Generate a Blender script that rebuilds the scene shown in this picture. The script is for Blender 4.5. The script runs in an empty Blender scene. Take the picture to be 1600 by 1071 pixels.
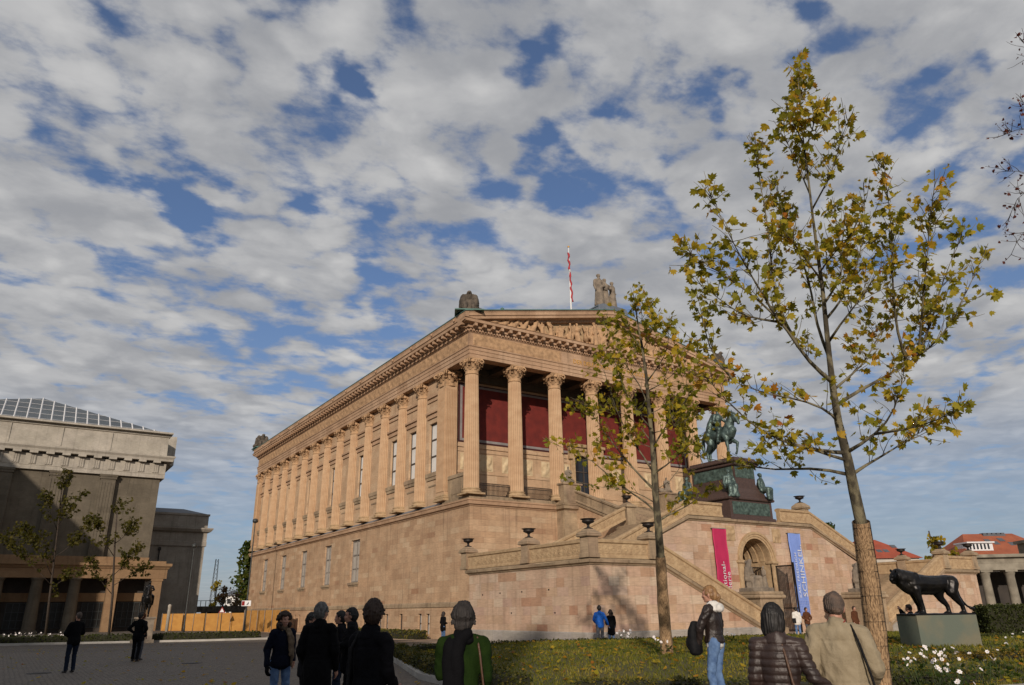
import bpy, bmesh, math, random
from mathutils import Vector, Matrix, noise
R = math.radians
scene = bpy.context.scene
col = scene.collection
random.seed(7)
rnd = random.Random(11)

# ---------------------------------------------------------------- camera
CAM = Vector((-28.674, -49.775, 1.67))
FOC = 1155.26                       # focal length for a 1600 x 1071 picture
YAW, PIT, ROL = 0.580, 0.347, -0.014
def cam_basis():
    fw = Vector((math.sin(YAW)*math.cos(PIT), math.cos(YAW)*math.cos(PIT), math.sin(PIT)))
    rt = Vector((math.cos(YAW), -math.sin(YAW), 0)); up = rt.cross(fw)
    return fw, rt*math.cos(ROL)+up*math.sin(ROL), -rt*math.sin(ROL)+up*math.cos(ROL)
FW, RT, UP = cam_basis()
cd = bpy.data.cameras.new("camera"); co = bpy.data.objects.new("camera", cd); col.objects.link(co)
cd.sensor_width = 36; cd.lens = FOC/1600*36; cd.clip_start = .1; cd.clip_end = 6000
m3 = Matrix((RT, UP, -FW)).transposed()
co.matrix_world = Matrix.Translation(CAM) @ m3.to_4x4()
scene.camera = co

# ---------------------------------------------------------------- light
SUN_AZ, SUN_EL = R(217.7), R(18.0)  # where the sun stands, from +Y towards +X
to_sun = Vector((math.sin(SUN_AZ)*math.cos(SUN_EL), math.cos(SUN_AZ)*math.cos(SUN_EL), math.sin(SUN_EL)))
sd = bpy.data.lights.new("sun", 'SUN'); so = bpy.data.objects.new("sun", sd); col.objects.link(so)
sd.energy = 3.7; sd.angle = R(.8); sd.color = (1, .865, .735)
so.rotation_euler = to_sun.to_track_quat('Z', 'Y').to_euler()
scene.view_settings.view_transform = 'Standard'; scene.view_settings.look = 'None'
scene.view_settings.exposure = -0.13; scene.view_settings.gamma = 1.0

w = bpy.data.worlds.new("World"); scene.world = w; w.use_nodes = True
nt = w.node_tree; N = nt.nodes; Lk = nt.links
for n in list(N): N.remove(n)
def wn(t, **k):
    n = N.new(t)
    for a, b in k.items(): setattr(n, a, b)
    return n
def wmath(op, a, b=None, clamp=False):
    n = wn('ShaderNodeMath', operation=op); n.use_clamp = clamp
    for i, v in enumerate((a, b)):
        if v is None: continue
        if isinstance(v, (int, float)): n.inputs[i].default_value = v
        else: Lk.new(v, n.inputs[i])
    return n.outputs[0]
tc = wn('ShaderNodeTexCoord'); nrm_ = wn('ShaderNodeVectorMath', operation='NORMALIZE'); Lk.new(tc.outputs['Generated'], nrm_.inputs[0])
sep = wn('ShaderNodeSeparateXYZ'); Lk.new(nrm_.outputs[0], sep.inputs[0])
sky = wn('ShaderNodeTexSky', sky_type='NISHITA', sun_disc=False, sun_elevation=SUN_EL, sun_rotation=SUN_AZ)
sky.air_density = 1.0; sky.dust_density = .5; sky.ozone_density = 2.5
zz = wmath('ADD', wmath('MAXIMUM', sep.outputs[2], 0.0), .09)
px_ = wmath('DIVIDE', sep.outputs[0], zz); py_ = wmath('DIVIDE', sep.outputs[1], zz)
cmb = wn('ShaderNodeCombineXYZ'); Lk.new(px_, cmb.inputs[0]); Lk.new(py_, cmb.inputs[1])
def wnoise(scale, detail, rough, off=(0,0,0), stretch=(1,1,1), dist=0.0, rot=28):
    mp = wn('ShaderNodeMapping'); mp.inputs['Location'].default_value = off; mp.inputs['Scale'].default_value = stretch
    mp.inputs['Rotation'].default_value = (0, 0, R(rot))
    Lk.new(cmb.outputs[0], mp.inputs[0])
    n = wn('ShaderNodeTexNoise'); n.inputs['Scale'].default_value = scale; n.inputs['Detail'].default_value = detail
    n.inputs['Roughness'].default_value = rough; n.inputs['Distortion'].default_value = dist
    Lk.new(mp.outputs[0], n.inputs['Vector']); return n.outputs[0]
def wrange(v, a, b, c=0.0, d=1.0, smooth=True):
    r = wn('ShaderNodeMapRange'); r.interpolation_type = 'SMOOTHSTEP' if smooth else 'LINEAR'
    Lk.new(v, r.inputs[0]); r.inputs[1].default_value, r.inputs[2].default_value, r.inputs[3].default_value, r.inputs[4].default_value = a, b, c, d; return r.outputs[0]
big = wnoise(.9, 3, .5, (3.1, 1.7, 0))
mid = wnoise(4.4, 8, .60, (.4, 5.2, 0), (1, 1.15, 1), .1)
# rounded puffs: cells seen from below, edges roughened
pv = wn('ShaderNodeTexVoronoi', feature='F1'); pv.inputs['Scale'].default_value = 7.2; pv.inputs['Detail'].default_value = 1.0; pv.inputs['Roughness'].default_value = .45
wv = wn('ShaderNodeTexNoise'); wv.inputs['Scale'].default_value = 4.4; wv.inputs['Detail'].default_value = 5; Lk.new(cmb.outputs[0], wv.inputs['Vector'])
wa = wn('ShaderNodeVectorMath', operation='MULTIPLY_ADD'); Lk.new(wv.outputs['Color'], wa.inputs[0]); wa.inputs[1].default_value = (.24,.24,0); Lk.new(cmb.outputs[0], wa.inputs[2])
Lk.new(wa.outputs[0], pv.inputs['Vector'])
puff = wmath('SUBTRACT', .62, pv.outputs['Distance'])
fine = wnoise(19, 7, .62, (2.2, .9, 0), (.9, 1.3, 1), .1)
cov = wmath('ADD', wmath('ADD', wmath('MULTIPLY', big, .75), wmath('MULTIPLY', mid, .95)), wmath('ADD', wmath('MULTIPLY', puff, .42), wmath('MULTIPLY', fine, .30)))
# open patches of blue between the clouds, where they stand in the sky: direction, angular size, strength
for (dx, dy, dz, size, st) in (
        (.24,.73,.64,.055,.30), (.085,.87,.487,.065,.42), (.27,.73,.63,.045,.30), (.19,.76,.62,.045,.24), (.655,.395,.65,.075,.40), (.52,.66,.54,.06,.34), (.61,.49,.62,.05,.36), (.745,.325,.585,.06,.30),
        (.33,.80,.50,.07,.22), (.22,.84,.495,.06,.22), (.45,.74,.50,.07,.2), (.40,.66,.63,.06,.28), (.83,.36,.43,.07,.22), (.70,.60,.39,.07,.2), (.36,.84,.41,.07,.2), (.10,.82,.56,.035,.25), (.80,.28,.53,.05,.25), (.57,.56,.60,.04,.25)):
    v = Vector((dx, dy, dz)).normalized()
    dw_ = wn('ShaderNodeVectorMath', operation='MULTIPLY_ADD'); Lk.new(wv.outputs['Color'], dw_.inputs[0]); dw_.inputs[1].default_value = (.24,.24,.24); Lk.new(nrm_.outputs[0], dw_.inputs[2])
    dp = wn('ShaderNodeVectorMath', operation='DISTANCE'); dp.inputs[1].default_value = v+Vector((.12,.12,.12)); Lk.new(dw_.outputs[0], dp.inputs[0])
    cov = wmath('SUBTRACT', cov, wrange(dp.outputs['Value'], 0, size*.95, st*.95, 0))
dens = wrange(cov, .645, .93)
far = wrange(sep.outputs[2], .07, .27, .22, 1.0)
alpha = wmath('MULTIPLY', dens, far, True)
# thick cloud is greyer underneath, thin rims and puffs are whiter
sh = wnoise(3.6, 6, .58, (7.3, 2.4, 0), (1, 1.2, 1), .2)
lit = wmath('ADD', wmath('MULTIPLY', wrange(sh, .34, .68), .55), wmath('MULTIPLY', wrange(pv.outputs['Distance'], .05, .75, 1.0, 0.0), .45))
ccol = wn('ShaderNodeMix', data_type='RGBA'); Lk.new(lit, ccol.inputs[0])
ccol.inputs[6].default_value = (3.55, 3.65, 3.9, 1); ccol.inputs[7].default_value = (6.6, 6.55, 6.5, 1)
skm = wn('ShaderNodeMix', data_type='RGBA', blend_type='MULTIPLY'); skm.inputs[0].default_value = 1
Lk.new(sky.outputs[0], skm.inputs[6]); skm.inputs[7].default_value = (.90, .93, 1.08, 1)
hzm = wn('ShaderNodeMix', data_type='RGBA'); Lk.new(wrange(sep.outputs[2], .0, .46, .62, 0.10), hzm.inputs[0]); Lk.new(skm.outputs[2], hzm.inputs[6]); hzm.inputs[7].default_value = (2.25, 2.8, 3.85, 1)
mx = wn('ShaderNodeMix', data_type='RGBA'); Lk.new(alpha, mx.inputs[0]); Lk.new(hzm.outputs[2], mx.inputs[6]); Lk.new(ccol.outputs[2], mx.inputs[7])
bg = wn('ShaderNodeBackground'); bg.inputs[1].default_value = .1; Lk.new(mx.outputs[2], bg.inputs[0])
wo = wn('ShaderNodeOutputWorld'); Lk.new(bg.outputs[0], wo.inputs[0])
w.cycles.sampling_method = 'MANUAL'; w.cycles.sample_map_resolution = 256

# ---------------------------------------------------------------- places
def ray(x, y): return FW + RT*((x-800)/FOC) + UP*((535.5-y)/FOC)
def onZ(x, y, z): d = ray(x, y); return CAM + d*((z-CAM.z)/d.z)
def onX(x, y, X): d = ray(x, y); return CAM + d*((X-CAM.x)/d.x)
def onY(x, y, Y): d = ray(x, y); return CAM + d*((Y-CAM.y)/d.y)
def atD(x, y, t): return CAM + ray(x, y)*t
FWH = Vector((math.sin(YAW), math.cos(YAW), 0)); RTH = Vector((math.cos(YAW), -math.sin(YAW), 0))
def sstep(a, b, x):
    t = max(0, min(1, (x-a)/(b-a))); return t*t*(3-2*t)
def gz(x, y):                       # the ground falls slightly away from the viewer
    t = (x-CAM.x)*FWH.x + (y-CAM.y)*FWH.y
    return .04*sstep(8, 30, t) - .42*sstep(34, 64, t)

# ---------------------------------------------------------------- objects
def tag(o, label=None, cat=None, group=None, kind=None):
    if label: o['label'] = label
    if cat: o['category'] = cat
    if group: o['group'] = group
    if kind: o['kind'] = kind
    return o
def empty(name, loc=(0,0,0), rz=0, label=None, cat=None, group=None, kind=None):
    o = bpy.data.objects.new(name, None); col.objects.link(o); o.location = loc; o.rotation_euler = (0,0,rz); o.empty_display_size = .3
    return tag(o, label, cat, group, kind)
def copy_tree(o, parent=None):
    c = o.copy(); col.objects.link(c); c.parent = parent
    for ch in list(o.children): copy_tree(ch, c)
    return c

class MB:
    """collects faces in world (or thing) coordinates and links them as one mesh object"""
    def __init__(s): s.v = []; s.f = []; s.m = []; s.sm = []
    def face(s, pts, mi=0, smooth=False):
        n = len(s.v); s.v += [tuple(p) for p in pts]; s.f.append(tuple(range(n, n+len(pts)))); s.m.append(mi); s.sm.append(smooth)
    def add(s, vs, fs, mi=0, smooth=False):
        n = len(s.v); s.v += [tuple(p) for p in vs]
        for f in fs: s.f.append(tuple(i+n for i in f)); s.m.append(mi); s.sm.append(smooth)
    def box(s, x0, x1, y0, y1, z0, z1, mi=0, bev=0):
        if x1 < x0: x0, x1 = x1, x0
        if y1 < y0: y0, y1 = y1, y0
        if bev <= 0:
            vs = [(x0,y0,z0),(x1,y0,z0),(x1,y1,z0),(x0,y1,z0),(x0,y0,z1),(x1,y0,z1),(x1,y1,z1),(x0,y1,z1)]
            s.add(vs, [(3,2,1,0),(4,5,6,7),(0,1,5,4),(1,2,6,5),(2,3,7,6),(3,0,4,7)], mi)
        else:
            b = bev; rings = []
            for z, k in ((z0,b),(z0+b,0),(z1-b,0),(z1,b)):
                rings.append([(x0+k,y0+k,z),(x1-k,y0+k,z),(x1-k,y1-k,z),(x0+k,y1-k,z)])
            s.rings(rings, True, True, mi)
    def obox(s, c, ax, hx, hy, z0, z1, mi=0):    # upright box turned so its length runs along ax
        ax = Vector((ax[0], ax[1], 0)).normalized(); ay = Vector((-ax.y, ax.x, 0)); c = Vector((c[0], c[1], 0))
        q = [c-ax*hx-ay*hy, c+ax*hx-ay*hy, c+ax*hx+ay*hy, c-ax*hx+ay*hy]
        s.add([(p.x,p.y,z0) for p in q]+[(p.x,p.y,z1) for p in q], [(3,2,1,0),(4,5,6,7),(0,1,5,4),(1,2,6,5),(2,3,7,6),(3,0,4,7)], mi)
    def rings(s, rings, cap0=True, cap1=True, mi=0, smooth=False, closed=True):
        n0 = len(s.v); k = len(rings[0])
        for r in rings: s.v += [tuple(p) for p in r]
        for i in range(len(rings)-1):
            for j in range(k if closed else k-1):
                a = n0+i*k+j; b = n0+i*k+(j+1) % k
                s.f.append((a, b, b+k, a+k)); s.m.append(mi); s.sm.append(smooth)
        if cap0: s.f.append(tuple(n0+j for j in reversed(range(k)))); s.m.append(mi); s.sm.append(False)
        if cap1: s.f.append(tuple(n0+(len(rings)-1)*k+j for j in range(k))); s.m.append(mi); s.sm.append(False)
    def lathe(s, prof, c=(0,0,0), n=24, mi=0, smooth=True, cap=True):
        s.rings([[(c[0]+r*math.cos(2*math.pi*j/n), c[1]+r*math.sin(2*math.pi*j/n), c[2]+z) for j in range(n)] for r, z in prof], cap, cap, mi, smooth)
    def tube(s, pts, rs, n=8, mi=0, smooth=True, cap=True):
        pts = [Vector(p) for p in pts]
        if isinstance(rs, (int, float)): rs = [rs]*len(pts)
        rings = []; prev = None
        for i, p in enumerate(pts):
            d = (pts[min(i+1, len(pts)-1)]-pts[max(i-1, 0)])
            if d.length < 1e-9: d = Vector((0,0,1))
            d.normalize()
            if prev is None:
                a = d.cross(Vector((0,0,1))) if abs(d.z) < .95 else d.cross(Vector((1,0,0)))
                a.normalize()
            else:
                a = prev-d*prev.dot(d)
                if a.length < 1e-6: a = d.cross(Vector((1,0,0)))
                a.normalize()
            prev = a; b = d.cross(a)
            rings.append([p+(a*math.cos(2*math.pi*j/n)+b*math.sin(2*math.pi*j/n))*rs[i] for j in range(n)])
        s.rings(rings, cap, cap, mi, smooth)
    def sweep(s, path, prof, mi=0, cap=True, closed_path=False, closed_prof=True):
        """profile (out, up) carried along a path with mitred corners; out is to the right of travel"""
        P = [Vector(p) for p in path]; n = len(P); rings = []
        for i in range(n):
            if closed_path: d0 = P[i]-P[i-1]; d1 = P[(i+1) % n]-P[i]
            else: d0 = P[i]-P[i-1] if i else P[1]-P[0]; d1 = P[i+1]-P[i] if i < n-1 else P[i]-P[i-1]
            n0 = Vector((d0.y, -d0.x, 0)).normalized(); n1 = Vector((d1.y, -d1.x, 0)).normalized()
            mt = n0+n1
            mt = mt.normalized()/max(.3, math.sqrt((1+n0.dot(n1))/2)) if mt.length > 1e-6 else n0
            rings.append([(P[i].x+mt.x*o, P[i].y+mt.y*o, P[i].z+u) for o, u in prof])
        if closed_path: rings.append(rings[0])
        s.rings(rings, cap and not closed_path, cap and not closed_path, mi, False, closed_prof)
    def ball(s, c, r, n=10, mi=0):
        if isinstance(r, (int, float)): r = (r,r,r)
        rings = []
        for i in range(1, n):
            a = math.pi*i/n
            rings.append([(c[0]+r[0]*math.sin(a)*math.cos(2*math.pi*j/n), c[1]+r[1]*math.sin(a)*math.sin(2*math.pi*j/n), c[2]-r[2]*math.cos(a)) for j in range(n)])
        s.rings(rings, True, True, mi, True)
    def wall(s, axis, val, u0, u1, z0, z1, openings=(), depth=.4, mi=0, mr=0):
        """upright wall sheet at x=val or y=val with real openings and reveals going back by depth (signed)"""
        us = sorted({u0, u1, *[o[0] for o in openings], *[o[1] for o in openings]}); zs = sorted({z0, z1, *[o[2] for o in openings], *[o[3] for o in openings]})
        P = (lambda u, z, d=0: (val+d, u, z)) if axis == 'x' else (lambda u, z, d=0: (u, val+d, z))
        for a, b in zip(us, us[1:]):
            for c, d in zip(zs, zs[1:]):
                if any(o[0] <= a and b <= o[1] and o[2] <= c and d <= o[3] for o in openings): continue
                s.face([P(a,c), P(b,c), P(b,d), P(a,d)], mi)
        for (a, b, c, d) in openings:
            for (p, q) in (((a,c),(b,c)), ((b,c),(b,d)), ((b,d),(a,d)), ((a,d),(a,c))):
                s.face([P(*p), P(*q), P(*q, depth), P(*p, depth)], mr)
    def relief(s, o, u, v, w, h, nrm, nu, nv, fn, mi=0, smooth=True):
        """a carved panel: a grid pushed out along nrm by fn(a, b), a and b in metres"""
        o, u, v, nrm = map(Vector, (o, u, v, nrm)); n0 = len(s.v)
        for j in range(nv+1):
            for i in range(nu+1):
                a, b = w*i/nu, h*j/nv; e = 0 if i in (0, nu) or j in (0, nv) else fn(a, b)
                s.v.append(tuple(o+u*a+v*b+nrm*e))
        for j in range(nv):
            for i in range(nu):
                a = n0+j*(nu+1)+i; s.f.append((a, a+1, a+nu+2, a+nu+1)); s.m.append(mi); s.sm.append(smooth)
    def build(s, name, mats, parent=None, origin=(0,0,0)):
        if not isinstance(mats, (list, tuple)): mats = [mats]
        me = bpy.data.meshes.new(name); o = Vector(origin)
        me.from_pydata([(p[0]-o.x, p[1]-o.y, p[2]-o.z) for p in s.v], [], s.f)
        for m in mats: me.materials.append(m)
        me.polygons.foreach_set('material_index', s.m); me.polygons.foreach_set('use_smooth', s.sm)
        uv = me.uv_layers.new(name='metres'); V = s.v
        for p in me.polygons:
            n = p.normal; ax, ay, az = abs(n.x), abs(n.y), abs(n.z)
            for li in p.loop_indices:
                q = V[me.loops[li].vertex_index]
                uv.data[li].uv = (q[0], q[1]) if az > .75 else ((q[1], q[2]) if ax > ay else (q[0], q[2]))
        ob = bpy.data.objects.new(name, me); col.objects.link(ob)
        if parent is not None: ob.parent = parent
        else: ob.location = o
        return ob
def smooth_noise(p, k=1.0): return noise.noise(Vector(p)*k)

# ---------------------------------------------------------------- materials
def nodes_of(name):
    m = bpy.data.materials.new(name); m.use_nodes = True; t = m.node_tree
    b = t.nodes['Principled BSDF']; return m, t, b
def lin(c): return (c[0], c[1], c[2], 1)
def M(name, c, c2=None, rough=.8, metal=0.0, scale=3.0, bump=0.0, bscale=25.0, spec=.5, stretch=(1,1,1), contrast=(.35,.65), coord='Object', detail=6):
    m, t, b = nodes_of(name); n, l = t.nodes, t.links
    b.inputs['Roughness'].default_value = rough; b.inputs['Metallic'].default_value = metal; b.inputs['Specular IOR Level'].default_value = spec
    b.inputs['Base Color'].default_value = lin(c)
    tc = n.new('ShaderNodeTexCoord'); mp = n.new('ShaderNodeMapping'); mp.inputs['Scale'].default_value = stretch; l.new(tc.outputs[coord], mp.inputs[0])
    if c2:
        nz = n.new('ShaderNodeTexNoise'); nz.inputs['Scale'].default_value = scale; nz.inputs['Detail'].default_value = detail; l.new(mp.outputs[0], nz.inputs['Vector'])
        rm = n.new('ShaderNodeMapRange'); l.new(nz.outputs[0], rm.inputs[0]); rm.inputs[1].default_value, rm.inputs[2].default_value = contrast
        mix = n.new('ShaderNodeMix'); mix.data_type = 'RGBA'; l.new(rm.outputs[0], mix.inputs[0]); mix.inputs[6].default_value = lin(c); mix.inputs[7].default_value = lin(c2)
        l.new(mix.outputs[2], b.inputs['Base Color'])
    if bump:
        nb = n.new('ShaderNodeTexNoise'); nb.inputs['Scale'].default_value = bscale; nb.inputs['Detail'].default_value = 5; l.new(mp.outputs[0], nb.inputs['Vector'])
        bp = n.new('ShaderNodeBump'); bp.inputs['Strength'].default_value = bump; bp.inputs['Distance'].default_value = .02; l.new(nb.outputs[0], bp.inputs['Height']); l.new(bp.outputs[0], b.inputs['Normal'])
    return m
def stone(name, stops, bw, bh, mortar=.006, mcol=(.2,.14,.09), stain=.25, bump=.25, rough=.85, soft=.5, streak=.35):
    """squared stone in courses: each block has its own tone; weathering and run-off streaks on top"""
    m, t, b = nodes_of(name); n, l = t.nodes, t.links; b.inputs['Roughness'].default_value = rough; b.inputs['Specular IOR Level'].default_value = .25
    uv = n.new('ShaderNodeUVMap')
    def ds(c): g = .3*c[0]+.5*c[1]+.2*c[2]; return tuple(q*.92+g*.08 for q in c)
    stops = [(p, ds(c)) for p, c in stops]
    br = n.new('ShaderNodeTexBrick'); l.new(uv.outputs[0], br.inputs['Vector'])
    br.inputs['Color1'].default_value = (0,0,0,1); br.inputs['Color2'].default_value = (1,1,1,1); br.inputs['Mortar'].default_value = (.5,.5,.5,1)
    br.inputs['Scale'].default_value = 1; br.inputs['Mortar Size'].default_value = mortar; br.inputs['Mortar Smooth'].default_value = .3
    br.inputs['Brick Width'].default_value = bw; br.inputs['Row Height'].default_value = bh; br.offset = .5; br.squash = .72; br.squash_frequency = 3; br.offset_frequency = 2
    rp = n.new('ShaderNodeValToRGB'); l.new(br.outputs['Color'], rp.inputs[0]); e = rp.color_ramp.elements
    while len(e) < len(stops): e.new(.5)
    for i, (p, c) in enumerate(stops): e[i].position = p; e[i].color = lin(c)
    nz = n.new('ShaderNodeTexNoise'); nz.inputs['Scale'].default_value = .55; nz.inputs['Detail'].default_value = 8; nz.inputs['Roughness'].default_value = .65; l.new(uv.outputs[0], nz.inputs['Vector'])
    rm = n.new('ShaderNodeMapRange'); l.new(nz.outputs[0], rm.inputs[0]); rm.inputs[1].default_value = .35; rm.inputs[2].default_value = .72; rm.inputs[3].default_value = 1.08; rm.inputs[4].default_value = 1-stain
    mps = n.new('ShaderNodeMapping'); mps.inputs['Scale'].default_value = (3.2, .16, 1); l.new(uv.outputs[0], mps.inputs[0])
    ns = n.new('ShaderNodeTexNoise'); ns.inputs['Scale'].default_value = 1; ns.inputs['Detail'].default_value = 6; l.new(mps.outputs[0], ns.inputs['Vector'])
    rs = n.new('ShaderNodeMapRange'); l.new(ns.outputs[0], rs.inputs[0]); rs.inputs[1].default_value = .55; rs.inputs[2].default_value = .8; rs.inputs[3].default_value = 1; rs.inputs[4].default_value = 1-streak
    mpb = n.new('ShaderNodeMapping'); mpb.inputs['Scale'].default_value = (2.5, 14, 1); l.new(uv.outputs[0], mpb.inputs[0])
    nl = n.new('ShaderNodeTexNoise'); nl.inputs['Scale'].default_value = 1; nl.inputs['Detail'].default_value = 7; l.new(mpb.outputs[0], nl.inputs['Vector'])
    rl = n.new('ShaderNodeMapRange'); l.new(nl.outputs[0], rl.inputs[0]); rl.inputs[1].default_value = .3; rl.inputs[2].default_value = .7; rl.inputs[3].default_value = .86; rl.inputs[4].default_value = 1.1
    v1 = n.new('ShaderNodeMath'); v1.operation = 'MULTIPLY'; l.new(rm.outputs[0], v1.inputs[0]); l.new(rs.outputs[0], v1.inputs[1])
    v2 = n.new('ShaderNodeMath'); v2.operation = 'MULTIPLY'; l.new(v1.outputs[0], v2.inputs[0]); l.new(rl.outputs[0], v2.inputs[1])
    mu = n.new('ShaderNodeVectorMath'); mu.operation = 'SCALE'; l.new(rp.outputs[0], mu.inputs[0]); l.new(v2.outputs[0], mu.inputs['Scale'])
    mm = n.new('ShaderNodeMix'); mm.data_type = 'RGBA'; fm = n.new('ShaderNodeMath'); fm.operation = 'MULTIPLY'; l.new(br.outputs['Fac'], fm.inputs[0]); fm.inputs[1].default_value = soft
    l.new(fm.outputs[0], mm.inputs[0]); l.new(mu.outputs[0], mm.inputs[6]); mm.inputs[7].default_value = lin(mcol); l.new(mm.outputs[2], b.inputs['Base Color'])
    nb = n.new('ShaderNodeTexNoise'); nb.inputs['Scale'].default_value = 9; nb.inputs['Detail'].default_value = 8; l.new(uv.outputs[0], nb.inputs['Vector'])
    hh = n.new('ShaderNodeMath'); hh.operation = 'SUBTRACT'; l.new(nb.outputs[0], hh.inputs[0]); l.new(br.outputs['Fac'], hh.inputs[1])
    bp = n.new('ShaderNodeBump'); bp.inputs['Strength'].default_value = bump; bp.inputs['Distance'].default_value = .03; l.new(hh.outputs[0], bp.inputs['Height']); l.new(bp.outputs[0], b.inputs['Normal'])
    return m
MAT = {}
MAT['podium'] = stone('podium_sandstone', [(0,(.42,.26,.148)),(.25,(.485,.318,.187)),(.5,(.515,.34,.20)),(.75,(.46,.29,.165)),(.93,(.555,.395,.245)),(1,(.38,.21,.115))], 1.35, .43, .006, (.24,.16,.10), .26, .5, streak=.42)
MAT['stairwall'] = stone('stair_sandstone', [(0,(.39,.19,.115)),(.04,(.45,.27,.165)),(.11,(.50,.335,.21)),(.35,(.545,.38,.262)),(.6,(.52,.34,.228)),(.8,(.575,.44,.31)),(.93,(.49,.32,.235)),(1,(.61,.50,.375))], .98, .46, .006, (.28,.2,.13), .24, .45, streak=.36)
MAT['ashlar'] = stone('upper_sandstone', [(0,(.475,.31,.18)),(.5,(.53,.355,.21)),(1,(.55,.39,.24))], 1.6, .62, .004, (.35,.23,.13), .22, .2)
MAT['trim'] = stone('weathered_trim', [(0,(.33,.24,.15)),(.5,(.42,.31,.19)),(1,(.36,.25,.16))], 1.9, 3.0, .004, (.2,.14,.09), .55, .35, streak=.55)
MAT['cornice'] = stone('cornice_sandstone', [(0,(.43,.265,.155)),(.5,(.49,.31,.185)),(1,(.52,.34,.21))], 2.2, 3.0, .004, (.3,.2,.12), .3, .3, streak=.3)
MAT['granite'] = stone('grey_granite', [(0,(.33,.30,.26)),(.5,(.40,.37,.32)),(1,(.36,.33,.30))], 1.5, 1.2, .006, (.15,.13,.11), .3, .2)
MAT['column'] = M('column_sandstone', (.525,.36,.22), (.445,.288,.17), .85, scale=.8, bump=.3, bscale=18, spec=.25, stretch=(1,1,2.2))
MAT['carved'] = M('carved_sandstone', (.50,.32,.18), (.33,.21,.12), .9, scale=3, bump=.5, bscale=30, spec=.2)
MAT['carvedtrim'] = M('carved_trim', (.47,.34,.20), (.35,.24,.14), .9, scale=3.5, bump=.5, bscale=26, spec=.2)
MAT['greystone'] = M('weathered_statue_stone', (.27,.22,.165), (.15,.125,.10), .9, scale=2.5, bump=.5, bscale=22, spec=.2)
MAT['darkstone'] = M('blackened_statue_stone', (.14,.115,.09), (.06,.05,.042), .9, scale=2.5, bump=.5, bscale=22, spec=.2)
MAT['relief'] = M('pale_relief_stone', (.62,.50,.32), (.50,.38,.23), .85, scale=2, bump=.3, bscale=20, spec=.2)
MAT['lead'] = M('lead_flashing', (.20,.225,.26), (.14,.16,.19), .55, .3, scale=1.5)
MAT['copper'] = M('green_copper', (.10,.20,.17), (.065,.135,.115), .7, .1, scale=1.2)
MAT['bronze'] = M('green_bronze', (.115,.165,.15), (.045,.07,.065), .5, .55, scale=3.5, bump=.3, bscale=12)
MAT['bronzerelief'] = M('verdigris_relief', (.11,.165,.14), (.045,.07,.06), .6, .4, scale=5, bump=.4, bscale=15)
MAT['blackbronze'] = M('black_bronze', (.012,.012,.014), (.022,.02,.018), .38, .6, scale=4, bump=.25, bscale=10)
MAT['iron'] = M('black_iron', (.018,.016,.016), (.03,.022,.018), .55, .4, scale=6)
MAT['porphyry'] = M('brown_granite', (.085,.050,.040), (.055,.034,.028), .5, scale=9, bump=.1, bscale=40)
MAT['red'] = M('pompeian_red', (.165,.018,.012), (.115,.012,.009), .8, scale=1.6, bump=.2, bscale=12)
MAT['reddark'] = M('dark_red_border', (.055,.010,.009), (.04,.008,.008), .75, scale=1)
MAT['greyframe'] = M('grey_frame_stone', (.26,.24,.235), (.2,.185,.18), .7, scale=2)
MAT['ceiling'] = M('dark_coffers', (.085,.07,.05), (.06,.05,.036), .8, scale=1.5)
MAT['glass'] = M('dark_glass', (.02,.022,.026), None, .08)
MAT['blind'] = M('white_blind', (.72,.71,.68), (.64,.63,.6), .6, scale=.7)
MAT['curtain'] = M('pale_curtain', (.46,.42,.36), (.34,.31,.27), .7, scale=2, stretch=(1,6,.3))
MAT['frame'] = M('dark_window_frame', (.07,.055,.045), (.05,.04,.034), .5, scale=3)
MAT['paleframe'] = M('grey_window_frame', (.28,.25,.22), (.2,.18,.16), .6, scale=3)
MAT['gold'] = M('gilded_letters', (.62,.34,.07), None, .45, .3)
MAT['white'] = M('white_paint', (.70,.70,.70), (.6,.6,.6), .5, scale=3)
MAT['pink'] = M('pink_banner_cloth', (.46,.018,.09), (.40,.014,.075), .7, scale=1.2)
MAT['blue'] = M('blue_banner_cloth', (.20,.30,.68), (.17,.265,.61), .7, scale=1.2)
MAT['palewhite'] = M('pale_print', (.62,.68,.82), None, .7)
MAT['faintwhite'] = M('faint_print', (.34,.44,.76), None, .7)
MAT['pedgreen'] = M('green_plinth_stone', (.115,.135,.105), (.165,.155,.105), .55, scale=.9, bump=.15, bscale=20, contrast=(.42,.58))
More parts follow.
